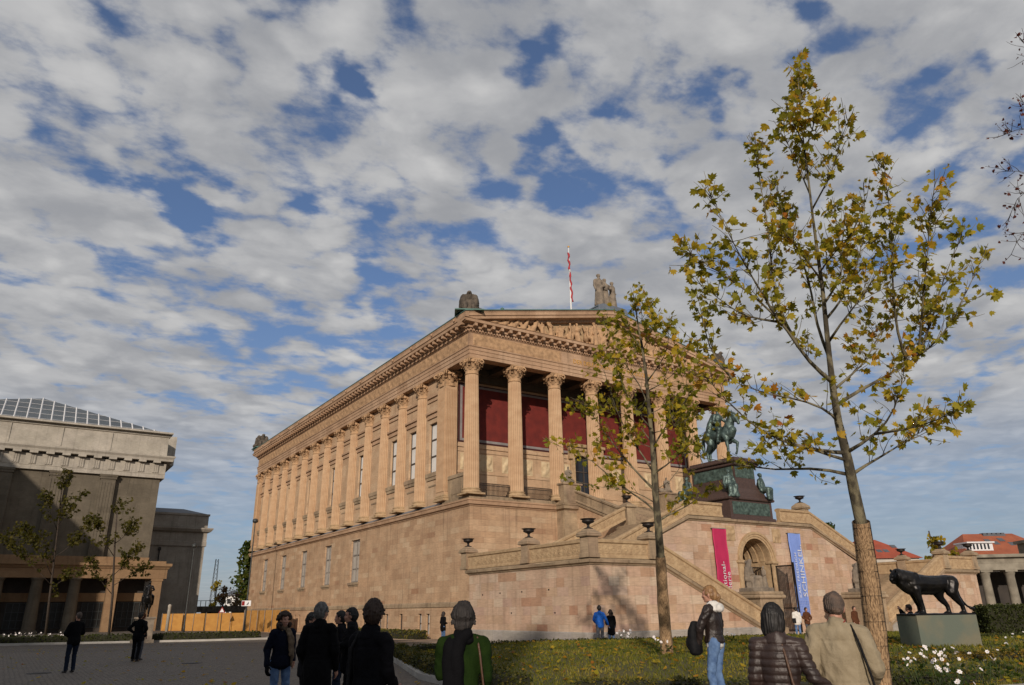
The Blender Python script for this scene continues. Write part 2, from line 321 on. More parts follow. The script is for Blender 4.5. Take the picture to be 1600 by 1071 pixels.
# ================================================================ the setting
def sheet(name, poly_fn, x0, x1, y0, y1, nx, ny, dz, mat, kind='structure'):
    mb = MB(); n0 = 0; xs = [x0+(x1-x0)*i/nx for i in range(nx+1)]; ys = [y0+(y1-y0)*j/ny for j in range(ny+1)]
    vs = [(x, y, gz(x, y)+dz) for y in ys for x in xs]
    mb.add(vs, [(j*(nx+1)+i, j*(nx+1)+i+1, (j+1)*(nx+1)+i+1, (j+1)*(nx+1)+i) for j in range(ny) for i in range(nx)], 0, True)
    o = mb.build(name, mat); tag(o, kind=kind); return o
def drape(mb, poly, dz, mi=0, step=2.0):
    """a flat polygon laid over the sloping ground: cut into a fine grid first"""
    bm = bmesh.new(); vs = [bm.verts.new((p[0], p[1], 0)) for p in poly]; bm.faces.new(vs)
    xs = [p[0] for p in poly]; ys = [p[1] for p in poly]
    for k in range(int((max(xs)-min(xs))/step)):
        bmesh.ops.bisect_plane(bm, geom=bm.verts[:]+bm.edges[:]+bm.faces[:], plane_co=(min(xs)+step*(k+1), 0, 0), plane_no=(1,0,0))
    for k in range(int((max(ys)-min(ys))/step)):
        bmesh.ops.bisect_plane(bm, geom=bm.verts[:]+bm.edges[:]+bm.faces[:], plane_co=(0, min(ys)+step*(k+1), 0), plane_no=(0,1,0))
    bm.verts.index_update()
    mb.add([(v.co.x, v.co.y, gz(v.co.x, v.co.y)+dz) for v in bm.verts], [[v.index for v in f.verts] for f in bm.faces], mi)
    bm.free()
mg, t, b = nodes_of('far_ground'); b.inputs['Base Color'].default_value = (.07,.065,.05,1); b.inputs['Roughness'].default_value = 1
MAT['ground'] = M('packed_ground', (.11,.10,.085), (.075,.068,.058), .95, scale=.4, bump=.3, bscale=8)
# cobbles: small squared setts laid in bands of two greys
def cobble(name, ca, cb, joint):
    m, t, b = nodes_of(name); n, l = t.nodes, t.links; b.inputs['Roughness'].default_value = .75
    tc = n.new('ShaderNodeTexCoord'); vo = n.new('ShaderNodeTexVoronoi'); vo.inputs['Scale'].default_value = 7.5; vo.inputs['Randomness'].default_value = .55; l.new(tc.outputs['Object'], vo.inputs['Vector'])
    ve = n.new('ShaderNodeTexVoronoi'); ve.feature = 'DISTANCE_TO_EDGE'; ve.inputs['Scale'].default_value = 7.5; ve.inputs['Randomness'].default_value = .55; l.new(tc.outputs['Object'], ve.inputs['Vector'])
    sp = n.new('ShaderNodeSeparateColor'); l.new(vo.outputs['Color'], sp.inputs[0])
    nz = n.new('ShaderNodeTexNoise'); nz.inputs['Scale'].default_value = .35; nz.inputs['Detail'].default_value = 6; l.new(tc.outputs['Object'], nz.inputs['Vector'])
    ad = n.new('ShaderNodeMath'); ad.operation = 'MULTIPLY_ADD'; l.new(nz.outputs[0], ad.inputs[0]); ad.inputs[1].default_value = 1.1; l.new(sp.outputs[0], ad.inputs[2])
    rm = n.new('ShaderNodeMapRange'); l.new(ad.outputs[0], rm.inputs[0]); rm.inputs[1].default_value = .45; rm.inputs[2].default_value = 1.25
    mx = n.new('ShaderNodeMix'); mx.data_type = 'RGBA'; l.new(rm.outputs[0], mx.inputs[0]); mx.inputs[6].default_value = lin(ca); mx.inputs[7].default_value = lin(cb)
    ed = n.new('ShaderNodeMapRange'); l.new(ve.outputs['Distance'], ed.inputs[0]); ed.inputs[1].default_value = .02; ed.inputs[2].default_value = .09
    m2 = n.new('ShaderNodeMix'); m2.data_type = 'RGBA'; l.new(ed.outputs[0], m2.inputs[0]); m2.inputs[6].default_value = lin(joint); l.new(mx.outputs[2], m2.inputs[7]); l.new(m2.outputs[2], b.inputs['Base Color'])
    bp = n.new('ShaderNodeBump'); bp.inputs['Strength'].default_value = .6; bp.inputs['Distance'].default_value = .02; l.new(ed.outputs[0], bp.inputs['Height']); l.new(bp.outputs[0], b.inputs['Normal'])
    return m
MAT['cobble'] = cobble('cobbled_plaza', (.092,.077,.060), (.145,.122,.098), (.04,.034,.026))
MAT['pathstone'] = M('pale_path_gravel', (.50,.36,.25), (.40,.30,.21), .95, scale=1.4, bump=.3, bscale=30)
MAT['kerb'] = M('pale_kerb_stone', (.42,.40,.36), (.33,.31,.28), .85, scale=1.5, bump=.2, bscale=20)
MAT['turf'] = M('turf_soil', (.06,.062,.012), (.095,.08,.02), .95, scale=.9, bump=.5, bscale=40)
MAT['soil'] = M('flowerbed_soil', (.05,.035,.022), (.03,.022,.015), 1, scale=6, bump=.5, bscale=30)

gnd = MB(); gnd.face([(-2500,-2500,-.75),(2500,-2500,-.75),(2500,2500,-.75),(-2500,2500,-.75)]); tag(gnd.build('ground', MAT['ground']), kind='structure')
sheet('plaza', None, -140, 110, -140, 130, 125, 135, 0, MAT['cobble'])
pm = MB(); drape(pm, [(-7.6,-19.3),(-6.0,-21.4),(4,-23.6),(40,-25.5),(40,-14),(20,-14.5),(6,-17),(-4.4,-19.4),(-4.4,-7),(-.4,-6.5),(-.4,-.3),(-.4,2.2),(-5.2,2.2),(-6.5,-8)], .012)
drape(pm, [(-3.2,2.2),(-.9,2.2),(-.9,60),(-3.2,60)], .012)
tag(pm.build('path', MAT['pathstone']), kind='structure')

# lawn bed in front of the stairs, raised behind a stone edging
LAWN = [(-15.6,-20.4),(-9.5,-20.2),(-6.0,-21.9),(4.5,-24.2),(14,-26),(14,-36),(2,-40.5),(-9.5,-42.2),(-16.6,-40.6),(-20.1,-36.4),(-19.3,-31.0)]
def lawn_rise(x, y):                # the bed swells gently towards its middle
    d = 1e9
    for i in range(len(LAWN)):
        a, b = Vector((*LAWN[i],0)), Vector((*LAWN[(i+1) % len(LAWN)],0)); p = Vector((x,y,0)); t = max(0, min(1, (p-a).dot(b-a)/(b-a).length_squared)); d = min(d, (p-a-(b-a)*t).length)
    return .34*sstep(.3, 5.0, d)
lm = MB(); drape(lm, LAWN, .10, 0, 1.0); lm.v = [(v[0], v[1], v[2]+lawn_rise(v[0], v[1])) for v in lm.v]; tag(lm.build('lawn', MAT['turf']), kind='structure')
km = MB(); km.sweep([(p[0], p[1], gz(*p)) for p in LAWN], [(-.09,-.1),(.09,-.1),(.09,.14),(-.09,.14)], closed_path=True)
tag(km.build('lawn_edging', MAT['kerb']), kind='structure')
# planting strip along the far side of the plaza, with its kerb
BED = [(-60,21.5),(-23,20.2),(-14.5,17.6),(-9.3,17.2),(-9.0,19.5),(-11,26),(-16,40),(-60,44)]
bm_ = MB(); drape(bm_, BED, .06, 0, 2.0); tag(bm_.build('planting_strip', MAT['turf']), kind='structure')
km = MB(); km.sweep([(p[0], p[1], gz(*p)) for p in BED[:5]], [(-.12,-.1),(.12,-.1),(.12,.15),(-.12,.15)]); tag(km.build('plaza_kerb', MAT['kerb']), kind='structure')

# ================================================================ the museum
S, SS, Y1, Y2, YB = 4.1274, 4.073, 4.207, 8.667, 61.614
XR = 7*S; XC = XR/2
def rect(x0, y0, x1, y1, z):       # loop travelled so that "right of travel" is outside
    return [(x0,y0,z),(x1,y0,z),(x1,y1,z),(x0,y1,z)]
museum = empty('museum', (XC, 30, -.4), 0, 'sandstone temple fronted museum with tall columns, red portico wall and long windowed flank', 'museum')
MO = (XC, 30, -.4)
def part(mb, name, mats, parent=museum, origin=MO): return mb.build(name, mats, parent, origin)
PX0, PX1, PY0, PY1 = -.27, XR+.27, -.27, YB+.5
# podium walls with the real openings of the windows
big_w = [(22.5,1.12),(30.35,1.0),(38.4,1.0),(46.3,1.0),(54.4,1.0)]
ops = [(c-h, c+h, 4.40, 8.45) for c, h in big_w]
small_w = [6.34,7.76,11.35,14.3,15.75,19.4,22.6,24.0,30.5,32,38.5,40,46.4,48]
ops += [(c-.32, c+.32, -.05, 1.47) for c in small_w]
mb = MB(); mb.wall('x', PX0, PY0, PY1, -.9, 9.16, ops, .30)
mb.wall('y', PY0, PX0, PX1, -.9, 9.16); mb.wall('x', PX1, PY0, PY1, -.9, 9.16); mb.wall('y', PY1, PX0, PX1, -.9, 9.16)
for z in (6.9, 8.0, 7.4, 6.2): mb.box(PX0-.03, PX0+.02, 19.2, 19.3, z, z+.09)
mb.box(PX0-.004, PX0+.3, 6.5, 6.62, 4.55, 5.9)
part(mb, 'podium', MAT['podium'])
mb = MB(); mb.sweep(rect(PX0, PY0, PX1, PY1, 0), [(0,1.9),(.07,1.95),(.07,2.2),(.03,2.27),(0,2.3)], closed_path=True); part(mb, 'string_course', MAT['trim'])
mb = MB(); mb.sweep(rect(PX0, PY0, PX1, PY1, 0), [(-.2,9.16),(.06,9.16),(.10,9.24),(.24,9.30),(.27,9.52),(.33,9.58),(.33,9.68),(.05,9.74),(-.6,9.76),(-.6,9.2)], closed_path=True); part(mb, 'podium_cornice', MAT['cornice'])
for i, (c, h) in enumerate(big_w):
    f = MB()
    for y in (c-h+.06, c, c+h-.06): f.box(PX0+.18, PX0+.28, y-.06, y+.06, 4.42, 8.43)
    for z in (4.48, 7.02, 8.38): f.box(PX0+.183, PX0+.277, c-h, c+h, z-.06, z+.06)
    for z in (5.7,): f.box(PX0+.20, PX0+.27, c-h, c+h, z-.025, z+.025)
    fo = part(f, 'window', MAT['paleframe'])
    g = MB(); g.box(PX0+.285, PX0+.295, c-h, c+h, 4.40, 8.45); part(g, 'pane', MAT['curtain'], fo)
    sl = MB(); sl.box(PX0-.16, PX0+.25, c-h-.18, c+h+.18, 4.16, 4.40, 0, .02); sl.box(PX0-.06, PX0+.1, c-h-.1, c+h+.1, 4.02, 4.16, 0); part(sl, 'sill', MAT['trim'], fo)
for i, c in enumerate(small_w):
    f = MB(); f.box(PX0+.18, PX0+.24, c-.03, c+.03, -.05, 1.47); f.box(PX0+.183, PX0+.237, c-.32, c+.32, .7, .78)
    for y in (c-.30, c+.30): f.box(PX0+.18, PX0+.24, y-.03, y+.03, -.05, 1.47)
    fo = part(f, 'basement_window', MAT['frame'])
    g = MB(); g.box(PX0+.25, PX0+.26, c-.32, c+.32, -.05, 1.47); part(g, 'pane', MAT['blind'] if i not in (2,) else MAT['glass'], fo)

# upper walls of the cella
WX = .02
bays = [Y1] + [Y2+k*SS for k in range(14)]
wops = []; win_at = []
for k in range(14):
    c = (bays[k]+bays[k+1])/2 + (.25 if k == 0 else 0)
    if k in (0,1,2,4,6,8,10,12): wops.append((c-.72, c+.72, 12.75, 17.07)); win_at.append(c)
mb = MB(); mb.wall('x', WX, 3.6, YB+.3, 9.7, 21.0, wops, .32)
mb.wall('y', YB+.3, WX, XR-WX, 9.7, 21.0); mb.wall('x', XR-WX, 3.6, YB+.3, 9.7, 21.0)
part(mb, 'upper_wall', MAT['ashlar'])
for k in range(14):
    mb = MB(); c = (bays[k]+bays[k+1])/2
    mb.box(WX-.16, WX+.1, c-1.3, c+1.3, 12.35, 12.73, 0, .03); mb.box(WX-.10, WX+.1, c-1.2, c+1.2, 12.1, 12.34); mb.box(WX-.05, WX+.1, c-.85, c+.85, 11.55, 11.68); part(mb, 'sill_band', MAT['trim']); mb = MB()
    mb.box(WX-.12, WX+.1, c-1.3, c+1.3, 17.5, 17.66); mb.box(WX-.22, WX+.1, c-1.4, c+1.4, 17.9, 18.1, 0, .02); mb.box(WX-.08, WX+.1, c-1.25, c+1.25, 17.67, 17.89); part(mb, 'window_hood', MAT['cornice']); mb = MB()
    mb.box(WX-.10, WX+.1, c-1.35, c+1.35, 19.0, 19.12); mb.box(WX-.14, WX+.1, c-1.35, c+1.35, 19.4, 19.6)
    part(mb, 'window_moulding', MAT['cornice'])
for c in win_at:
    f = MB()
    for z in (12.8, 14.2, 15.65, 17.02): f.box(WX+.20, WX+.27, c-.72, c+.72, z-.055, z+.055)
    for y in (c-.70, c+.70): f.box(WX+.203, WX+.267, y-.03, y+.05, 12.75, 17.07)
    fo = part(f, 'upper_window', MAT['frame']); g = MB(); g.box(WX+.28, WX+.29, c-.72, c+.72, 12.75, 17.07); part(g, 'pane', MAT['blind'], fo)
# lead ledge below the half columns, floor of the portico
mb = MB(); mb.sweep([(-.45,YB+.4,0),(-.45,3.0,0)], [(-.12,9.75),(-1.1,9.75),(-1.1,10.06),(-.55,10.06)]); part(mb, 'lead_ledge', MAT['lead'])
mb = MB(); mb.box(-.40, XR+.40, -.42, 4.0, 9.5, 9.96, 0); part(mb, 'portico_floor', MAT['trim'])

# columns -------------------------------------------------------------------
def shaft_mesh(r0, r1, z0, z1, nfl=24):
    mb = MB(); prof = [(0,0)]; rings = []
    for i in range(9):
        tt = i/8; z = z0+(z1-z0)*tt; r = r0+(r1-r0)*tt**1.6
        ring = []
        for k in range(nfl*4):
            a = 2*math.pi*k/(nfl*4); q = k % 4
            rr = r*(1.0 if q == 0 else (.95 if q in (1,3) else .925)); ring.append((rr*math.cos(a), rr*math.sin(a), z))
        rings.append(ring)
    mb.rings(rings, False, False, 0, False); return mb
def capital_mb(r, sq=None):
    """Corinthian capital: necking, a row of curling leaves, corner volutes, rosettes and a hollow sided abacus; z 0 .. 1.36"""
    mb = MB(); hs = sq if sq else None
    def pt(a, rad, z): return (rad*math.cos(a), rad*math.sin(a), z)
    mb.lathe([(r,-.02),(r*1.07,0),(r*1.10,.04),(r*1.04,.08),(r*1.01,.1),(r*1.0,.42),(r*1.03,.7),(r*1.12,1.0),(r*1.28,1.22)], n=32)
    for row, (z0, h, n, off, rr) in enumerate(((.34,.34,8,0,1.03),(.52,.44,8,math.pi/8,1.06))):
        for k in range(n):
            a = 2*math.pi*k/n+off; da = .30 if row == 0 else .26
            L = []
            for (tz, out, wd) in ((0,.0,1.0),(.45,.05,1.05),(.8,.13,.95),(1.0,.25,.7),(.93,.33,.35),(.82,.31,.12)):
                z = z0+h*tz; ro = r*rr+out
                L.append([pt(a-da*wd, ro-.03, z), pt(a-da*wd*.5, ro+.03, z), pt(a, ro+.06, z), pt(a+da*wd*.5, ro+.03, z), pt(a+da*wd, ro-.03, z)])
            mb.rings(L, False, False, 0, True, closed=False)
    for k in range(4):                                   # volutes on the diagonals and scrolls to the rosettes
        a = math.pi/4+k*math.pi/2
        for s_ in (-1, 1):
            pts = []
            for i in range(15):
                th = i/14*2.3*math.pi; rr_ = .21*(1-.72*i/14)
                cx, cz = r*1.28+.16, 1.04
                rad = cx-rr_*math.cos(th)*1.0; z = cz+rr_*math.sin(th)
                p = Vector(pt(a, rad, z)); side = Vector((-math.sin(a), math.cos(a), 0)); pts.append(p+side*s_*.07)
            mb.tube(pts, [.055]*12+[.05,.05,.04], 6)
            b0 = Vector(pt(a, r*1.28-.02, 1.06)); c0 = Vector(pt(a-s_*math.pi/4, r*1.12, .78))
            mid = Vector(pt(a-s_*math.pi/8, r*1.2, 1.0)); mb.tube([c0, mid, b0], [.04,.055,.06], 6)
        f = k*math.pi/2
        c = pt(f, r*1.16+.04, 1.02); mb.ball(c, (.13,.13,.13), 8)
        for q in range(6):
            w_ = 2*math.pi*q/6; cc = (c[0]-math.sin(f)*.17*math.cos(w_), c[1]+math.cos(f)*.17*math.cos(w_), c[2]+.17*math.sin(w_)); mb.ball(cc, .085, 6)
    ab = []
    for k in range(32):
        th = 2*math.pi*k/32; q = abs(((th/(math.pi/2)) % 1)-.5)*2     # 0 at the corner, 1 at mid face
        ab.append((th, r*1.62*(1-.0*q)*(1/max(abs(math.cos(th)), abs(math.sin(th))))*.76*(1-.10*q**.8)))
    mb.rings([[(q*math.cos(th), q*math.sin(th), z) for th, q in ab] for z in (1.22,1.28,1.36)], True, True, 0, False)
    return mb
CB, CT = 10.0, 20.98
CAPH = 1.36
def base_mb(r):
    mb = MB(); mb.box(-r*1.28, r*1.28, -r*1.28, r*1.28, 0, .14, 0, .01)
    mb.lathe([(r*1.26,.14),(r*1.31,.20),(r*1.26,.28),(r*1.12,.31),(r*1.08,.36),(r*1.14,.40),(r*1.18,.44),(r*1.12,.49),(r*1.02,.52)], n=32); return mb
sh_me = shaft_mesh(.62, .535, .5, CT-CAPH-CB).build('column', MAT['column'], museum)
cap_me = capital_mb(.535).build('capital', MAT['carved'], sh_me); cap_me.location = (0,0,CT-CAPH-CB)
bas_me = base_mb(.62).build('base', MAT['carvedtrim'], sh_me)
first = True
spots = [(i*S, 0) for i in range(8)] + [(0, Y2+k*SS) for k in range(13)]
for (x, y) in spots:
    o = sh_me if first else copy_tree(sh_me, museum); first = False
    o.location = Vector((x, y, CB))-Vector(MO)
# corner pillars (antae), fluted on the faces
def pillar(cx, cy, hx, hy):
    mb = MB(); z0, z1 = CB+.5, CT-CAPH
    mb.box(cx-hx, cx+hx, cy-hy, cy+hy, z0, z1)
    for k in range(7):                                   # raised fillets between the flutes
        u = -hx+2*hx*(k+.5)/7; mb.box(cx+u-.04, cx+u+.04, cy-hy-.07, cy-hy+.01, z0+.25, z1-.25)
    for k in range(7):
        u = -hy+2*hy*(k+.5)/7; mb.box(cx-hx-.07, cx-hx+.01, cy+u-.05, cy+u+.05, z0+.25, z1-.25)
    o = part(mb, 'corner_pillar', MAT['column'])
    b_ = MB(); b_.box(cx-hx-.18, cx+hx+.18, cy-hy-.18, cy+hy+.18, CB-.02, CB+.18, 0, .02); b_.box(cx-hx-.12, cx+hx+.12, cy-hy-.12, cy+hy+.12, CB+.18, CB+.34, 0, .05); b_.box(cx-hx-.05, cx+hx+.05, cy-hy-.05, cy+hy+.05, CB+.34, CB+.5, 0, .04); part(b_, 'base', MAT['carvedtrim'], o)
    c = capital_mb(.56); sx, sy = hx/.5, hy/.5
    c.v = [(cx+p[0]*sx, cy+p[1]*sy, p[2]+CT-CAPH) for p in c.v]; c.box(cx-hx*1.02, cx+hx*1.02, cy-hy*1.02, cy+hy*1.02, CT-CAPH, CT-.2); part(c, 'capital', MAT['carved'], o)
pillar(.05, Y1, .55, .70); pillar(XR-.05, Y1, .55, .70); pillar(.05, YB, .5, .55)

# entablature ----------------------------------------------------------------
AX = .55
arch_prof = [(-.9,20.98),(0,20.98),(0,21.26),(.045,21.29),(.045,21.58),(.09,21.61),(.09,21.84),(.16,21.90),(.17,21.98),(-.9,21.98)]
ER = rect(-AX, -AX, XR+AX, YB+AX, 0)
mb = MB(); mb.sweep(ER, arch_prof, closed_path=True); part(mb, 'architrave', MAT['cornice'])
mb = MB(); mb.sweep(ER, [(-.6,21.98),(.02,21.98),(.02,23.1),(-.6,23.1)], closed_path=True); fr = part(mb, 'frieze', MAT['cornice'])
def scroll(k=1.0, amp=.07, seed=0.0):
    def f(a, b):
        q = noise.noise(Vector((a*3.1*k, b*3.4*k, seed)))+.6*math.sin(a*4.2*k+2.2*math.sin(b*5*k+a*1.3))
        return amp*max(0, .35+.7*q)
    return f
mb = MB()
nside = 520
mb.relief((-AX-.022, YB+AX-.3, 22.05), (0,-1,0), (0,0,1), YB+2*AX-.6, .98, (-1,0,0), nside, 9, scroll(1, .075))
mb.relief((-AX+.3, -AX-.022, 22.05), (1,0,0), (0,0,1), 8.9, .98, (0,-1,0), 90, 9, scroll(1, .075, 3))
mb.relief((20.2, -AX-.022, 22.05), (1,0,0), (0,0,1), 8.9, .98, (0,-1,0), 90, 9, scroll(1, .075, 5))
part(mb, 'carved_ornament', MAT['carved'], fr)
def text_mesh(name, body, size, mat, parent, loc_world, rot, origin, ext=.015, align='CENTER', spacing=1.0, sx=1.0):
    cu = bpy.data.curves.new(name, 'FONT'); cu.body = body; cu.size = size; cu.extrude = ext; cu.align_x = align; cu.align_y = 'CENTER'; cu.space_character = spacing; cu.resolution_u = 2
    tmp = bpy.data.objects.new('tmp', cu); col.objects.link(tmp); dg = bpy.context.evaluated_depsgraph_get(); me = bpy.data.meshes.new_from_object(tmp.evaluated_get(dg)); bpy.data.objects.remove(tmp)
    me.materials.clear(); me.materials.append(mat)
    me.transform(Matrix.Translation(Vector(loc_world)-Vector(origin)) @ rot.to_4x4() @ Matrix.Diagonal((sx,1,1,1)))
    o = bpy.data.objects.new(name, me); col.objects.link(o); o.parent = parent; return o
ROTF = Matrix.Rotation(R(90), 3, 'X')
text_mesh('inscription', 'DER DEUTSCHEN KUNST MDCCCLXXI', .56, MAT['gold'], fr, (14.8, -AX-.04, 22.35), ROTF, MO, sx=.98)
# cornice: bed mould, dentils, modillion blocks, corona; gutter on the flanks
mb = MB(); mb.sweep(ER, [(-.6,23.1),(.06,23.1),(.12,23.17),(.12,23.40),(.34,23.42),(.34,23.70),(.78,23.76),(.80,23.98),(.86,24.02),(-.6,24.10)], closed_path=True)
def along(n, fn):
    for i in range(n): fn(i)
cn = part(mb, 'cornice', MAT['cornice'])
mb = MB(); y = -AX
ny_ = 77; 
for i in range(ny_): yy = -AX+.2+i*(YB+2*AX-.4)/(ny_-1); mb.box(-AX-.74, -AX-.3, yy-.13, yy+.13, 23.48, 23.735)
nx_ = 36
for i in range(nx_): xx = -AX+.2+i*(XR+2*AX-.4)/(nx_-1); mb.box(xx-.13, xx+.13, -AX-.74, -AX-.3, 23.48, 23.735)
for i in range(ny_*3): yy = -AX+i*(YB+2*AX)/(ny_*3-1); mb.box(-AX-.24, -AX-.1, yy-.075, yy+.075, 23.2, 23.40)
for i in range(nx_*3): xx = -AX+i*(XR+2*AX)/(nx_*3-1); mb.box(xx-.075, xx+.075, -AX-.24, -AX-.1, 23.2, 23.40)
part(mb, 'modillions', MAT['cornice'], cn)
mb = MB(); side = [(-AX,YB+AX+.9,0),(-AX,-AX-.86,0)]
sima = [(.70,24.02),(.88,24.03),(.86,24.30),(.92,24.50),(.70,24.52)]
mb.sweep([(-AX,YB+AX,0),(-AX,-AX,0),(-AX+.01,-AX,0)][:2], sima); mb.box(-AX-.9, -AX-.6, -AX-.9, -AX+.1, 24.025, 24.51)
for i in range(15):
    yy = -AX+1+i*4.06; mb.ball((-AX-.93, yy, 24.25), (.1,.14,.14), 8)
part(mb, 'gutter', MAT['cornice'], cn)
# pediment: tympanum, raking cornice, carved group, copper roof
APZ = 27.9; EVZ = 24.5; half = XC+AX+.88
def zr(x): return APZ-abs(x-XC)*(APZ-EVZ)/half
mb = MB(); mb.face([(-.4,-AX+.12,24.08),(XR+.4,-AX+.12,24.08),(XC,-AX+.12,27.4)]); ty = part(mb, 'tympanum', MAT['carvedtrim'])
mb = MB(); rk = [(-AX-.88,0,0),(XC,0,0),(XR+AX+.88,0,0)]
def rake(prof):
    rr_ = []
    for x in (-AX-.88, XC, XR+AX+.88): rr_.append([(x, -AX-o, zr(x)+u) for o, u in prof])
    mb.rings(rr_, True, True)
rake([(-.5,-.95),(.14,-.95),(.2,-.72),(.74,-.66),(.76,-.44),(.84,-.40),(.84,-.16),(.92,-.02),(-.5,-.02)])
part(mb, 'raking_cornice', MAT['cornice'], cn)
mb = MB()
for sgn in (0, 1):
    xa, xb_ = (-AX-.95, XC) if not sgn else (XC, XR+AX+.95)
    for (y0, y1, dz) in ((-AX-.98, YB+AX+.95, 0),):
        mb.face([(xa,y0,zr(xa)+.0),(xb_,y0,zr(xb_)),(xb_,y1,zr(xb_)),(xa,y1,zr(xa))]); mb.face([(xa,y0,zr(xa)+.07),(xb_,y0,zr(xb_)+.07),(xb_,y1,zr(xb_)+.07),(xa,y1,zr(xa)+.07)])
        mb.face([(xa,y0,zr(xa)),(xb_,y0,zr(xb_)),(xb_,y0,zr(xb_)+.07),(xa,y0,zr(xa)+.07)])
    xx = xa; mb.face([(xx,-AX-.98,zr(xx)),(xx,YB+AX+.95,zr(xx)),(xx,YB+AX+.95,zr(xx)+.07),(xx,-AX-.98,zr(xx)+.07)])
mb.face([(-AX,YB+AX,24.0),(XR+AX,YB+AX,24.0),(XC,YB+AX,27.6)])
part(mb, 'roof', MAT['copper'])

# portico: back wall with relief panels, red field, door; coffered ceiling
YW = 3.95
dw = 1.25
mb = MB(); mb.wall('y', YW, .3, XR-.3, 9.9, 21.0, [(XC-dw, XC+dw, 9.96, 15.0)], .5); part(mb, 'portico_wall', MAT['ashlar'])
mb = MB()
for (za, zb, pr) in ((11.2,11.35,.05),(12.45,12.6,.06),(14.25,14.4,.06),(14.62,14.86,.10)):
    mb.box(.7, XC-2.1, YW-pr, YW+.02, za, zb); mb.box(XC+2.1, XR-.7, YW-pr, YW+.02, za, zb)
part(mb, 'portico_mouldings', MAT['ashlar'])
mb = MB(); mb.box(.95, XR-.95, YW-.02, YW+.02, 15.02, 20.2, 1); mb.box(1.12, XR-1.12, YW-.03, YW+.0, 15.17, 20.1, 2); mb.box(1.34, XR-1.34, YW-.036, YW+.0, 15.38, 19.9, 0)
part(mb, 'red_wall_field', [MAT['red'], MAT['reddark'], MAT['greyframe']])
for i in range(7):
    if i == 3: continue
    xa = .98+i*S+.3
    rp_ = MB()
    def figs(a, b, q=i): return .09*max(0, .2+.9*math.sin(a*5.2+1.1*math.sin(b*4+q))*math.sin(min(1, b/1.15)*math.pi)**.5+.5*noise.noise(Vector((a*4, b*4, q*3.3))))
    rp_.box(xa-.1, xa+3.1, YW-.03, YW+.02, 12.72, 14.12); rp_.relief((xa, YW-.032, 12.8), (1,0,0), (0,0,1), 3.0, 1.25, (0,-1,0), 46, 20, figs)
    part(rp_, 'relief_panel', MAT['relief'])
mb = MB(); mb.box(XC-1.75, XC-dw, YW-.16, YW+.05, 9.96, 15.2); mb.box(XC+dw, XC+1.75, YW-.16, YW+.05, 9.96, 15.2); mb.box(XC-1.75, XC+1.75, YW-.17, YW+.05, 15.0, 15.45)
mb.box(XC-2.15, XC+2.15, YW-.5, YW+.05, 15.75, 16.05, 0, .04); mb.box(XC-1.95, XC+1.95, YW-.3, YW+.05, 15.45, 15.75)
for sx in (-1, 1): mb.box(XC+sx*1.85-.13, XC+sx*1.85+.13, YW-.4, YW+.03, 14.6, 15.75, 0, .05)
dr = part(mb, 'door', MAT['carvedtrim'])
g = MB(); g.box(XC-dw, XC+dw, YW+.30, YW+.32, 9.96, 15.0); part(g, 'pane', MAT['glass'], dr)
g = MB()
for x in (XC-dw+.06, XC, XC+dw-.06): g.box(x-.06, x+.06, YW+.22, YW+.29, 9.96, 15.0)
for z in (12.6, 13.6, 14.94): g.box(XC-dw, XC+dw, YW+.223, YW+.287, z-.05, z+.05)
part(g, 'frame', MAT['frame'], dr)
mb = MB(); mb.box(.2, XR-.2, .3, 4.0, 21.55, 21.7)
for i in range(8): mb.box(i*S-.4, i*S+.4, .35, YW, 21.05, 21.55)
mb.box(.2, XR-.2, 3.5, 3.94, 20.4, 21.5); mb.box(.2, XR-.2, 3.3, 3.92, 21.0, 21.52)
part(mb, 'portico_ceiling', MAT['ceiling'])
for x in (-.18, XR-.18):
    mb = MB(); mb.box(x, x+.36, .62, Y1-.7, 9.96, 11.6); mb.box(x-.08, x+.44, .60, Y1-.68, 11.6, 11.9, 0, .03); mb.box(x-.03, x+.02, 1.2, 2.9, 10.35, 11.35)
    part(mb, 'flank_parapet', MAT['trim'])
for i in (0, 1, 5, 6):
    mb = MB(); xa, xb_ = i*S+.68, (i+1)*S-.68
    for z in (10.05, 10.95, 10.8): mb.box(xa, xb_, -.14, -.09, z, z+.04)
    n = 24
    for k in range(n+1): x = xa+(xb_-xa)*k/n; mb.box(x-.02, x+.02, -.135, -.095, 9.96, 10.95)
    part(mb, 'railing', MAT['iron'])
# ================================================================ the outer staircase
stair = empty('outer_staircase', (XC, -12, 0), 0, 'sandstone double staircase with carved balustrades, corner landings and an arched passage', 'staircase')
SO = (XC, -12, 0)
def sp_(mb, name, mats, parent=stair): return mb.build(name, mats, parent, SO)
YF, YA, YBk = -19.47, -14.41, -7.37        # front of the landings, arch wall, back of the landings
XL = -4.35
BAL = [(-.24,0),(.24,0),(.24,.10),(.17,.15),(.17,.72),(.25,.77),(.27,.90),(.10,.96),(-.10,.96),(-.27,.90),(-.25,.77),(-.17,.72),(-.17,.15),(-.24,.10)]
def vine(seed=0.0, h=.47, amp=.07):
    def f(a, b):
        y = b-h/2; k = math.floor(a/.42); cx = (k+.5)*.42; cy = .035*(-1)**k
        r = math.hypot(a-cx, y-cy); th = math.atan2(y-cy, a-cx)*(-1)**k
        sp = math.cos(r*62-th*1.0+seed)*math.exp(-(r/.19)**4)
        lf = math.sin(a*19+seed)*math.sin(b*23+a*3)*.5
        return amp*max(0, .15+.75*sp+.45*lf*(r > .13))
    return f
CORN = [(-.3,0),(.05,0),(.09,.07),(.20,.12),(.22,.26),(.10,.33),(-.3,.36)]
def mir(k): return (lambda x: x) if not k else (lambda x: XR-x)
urn_spots = []
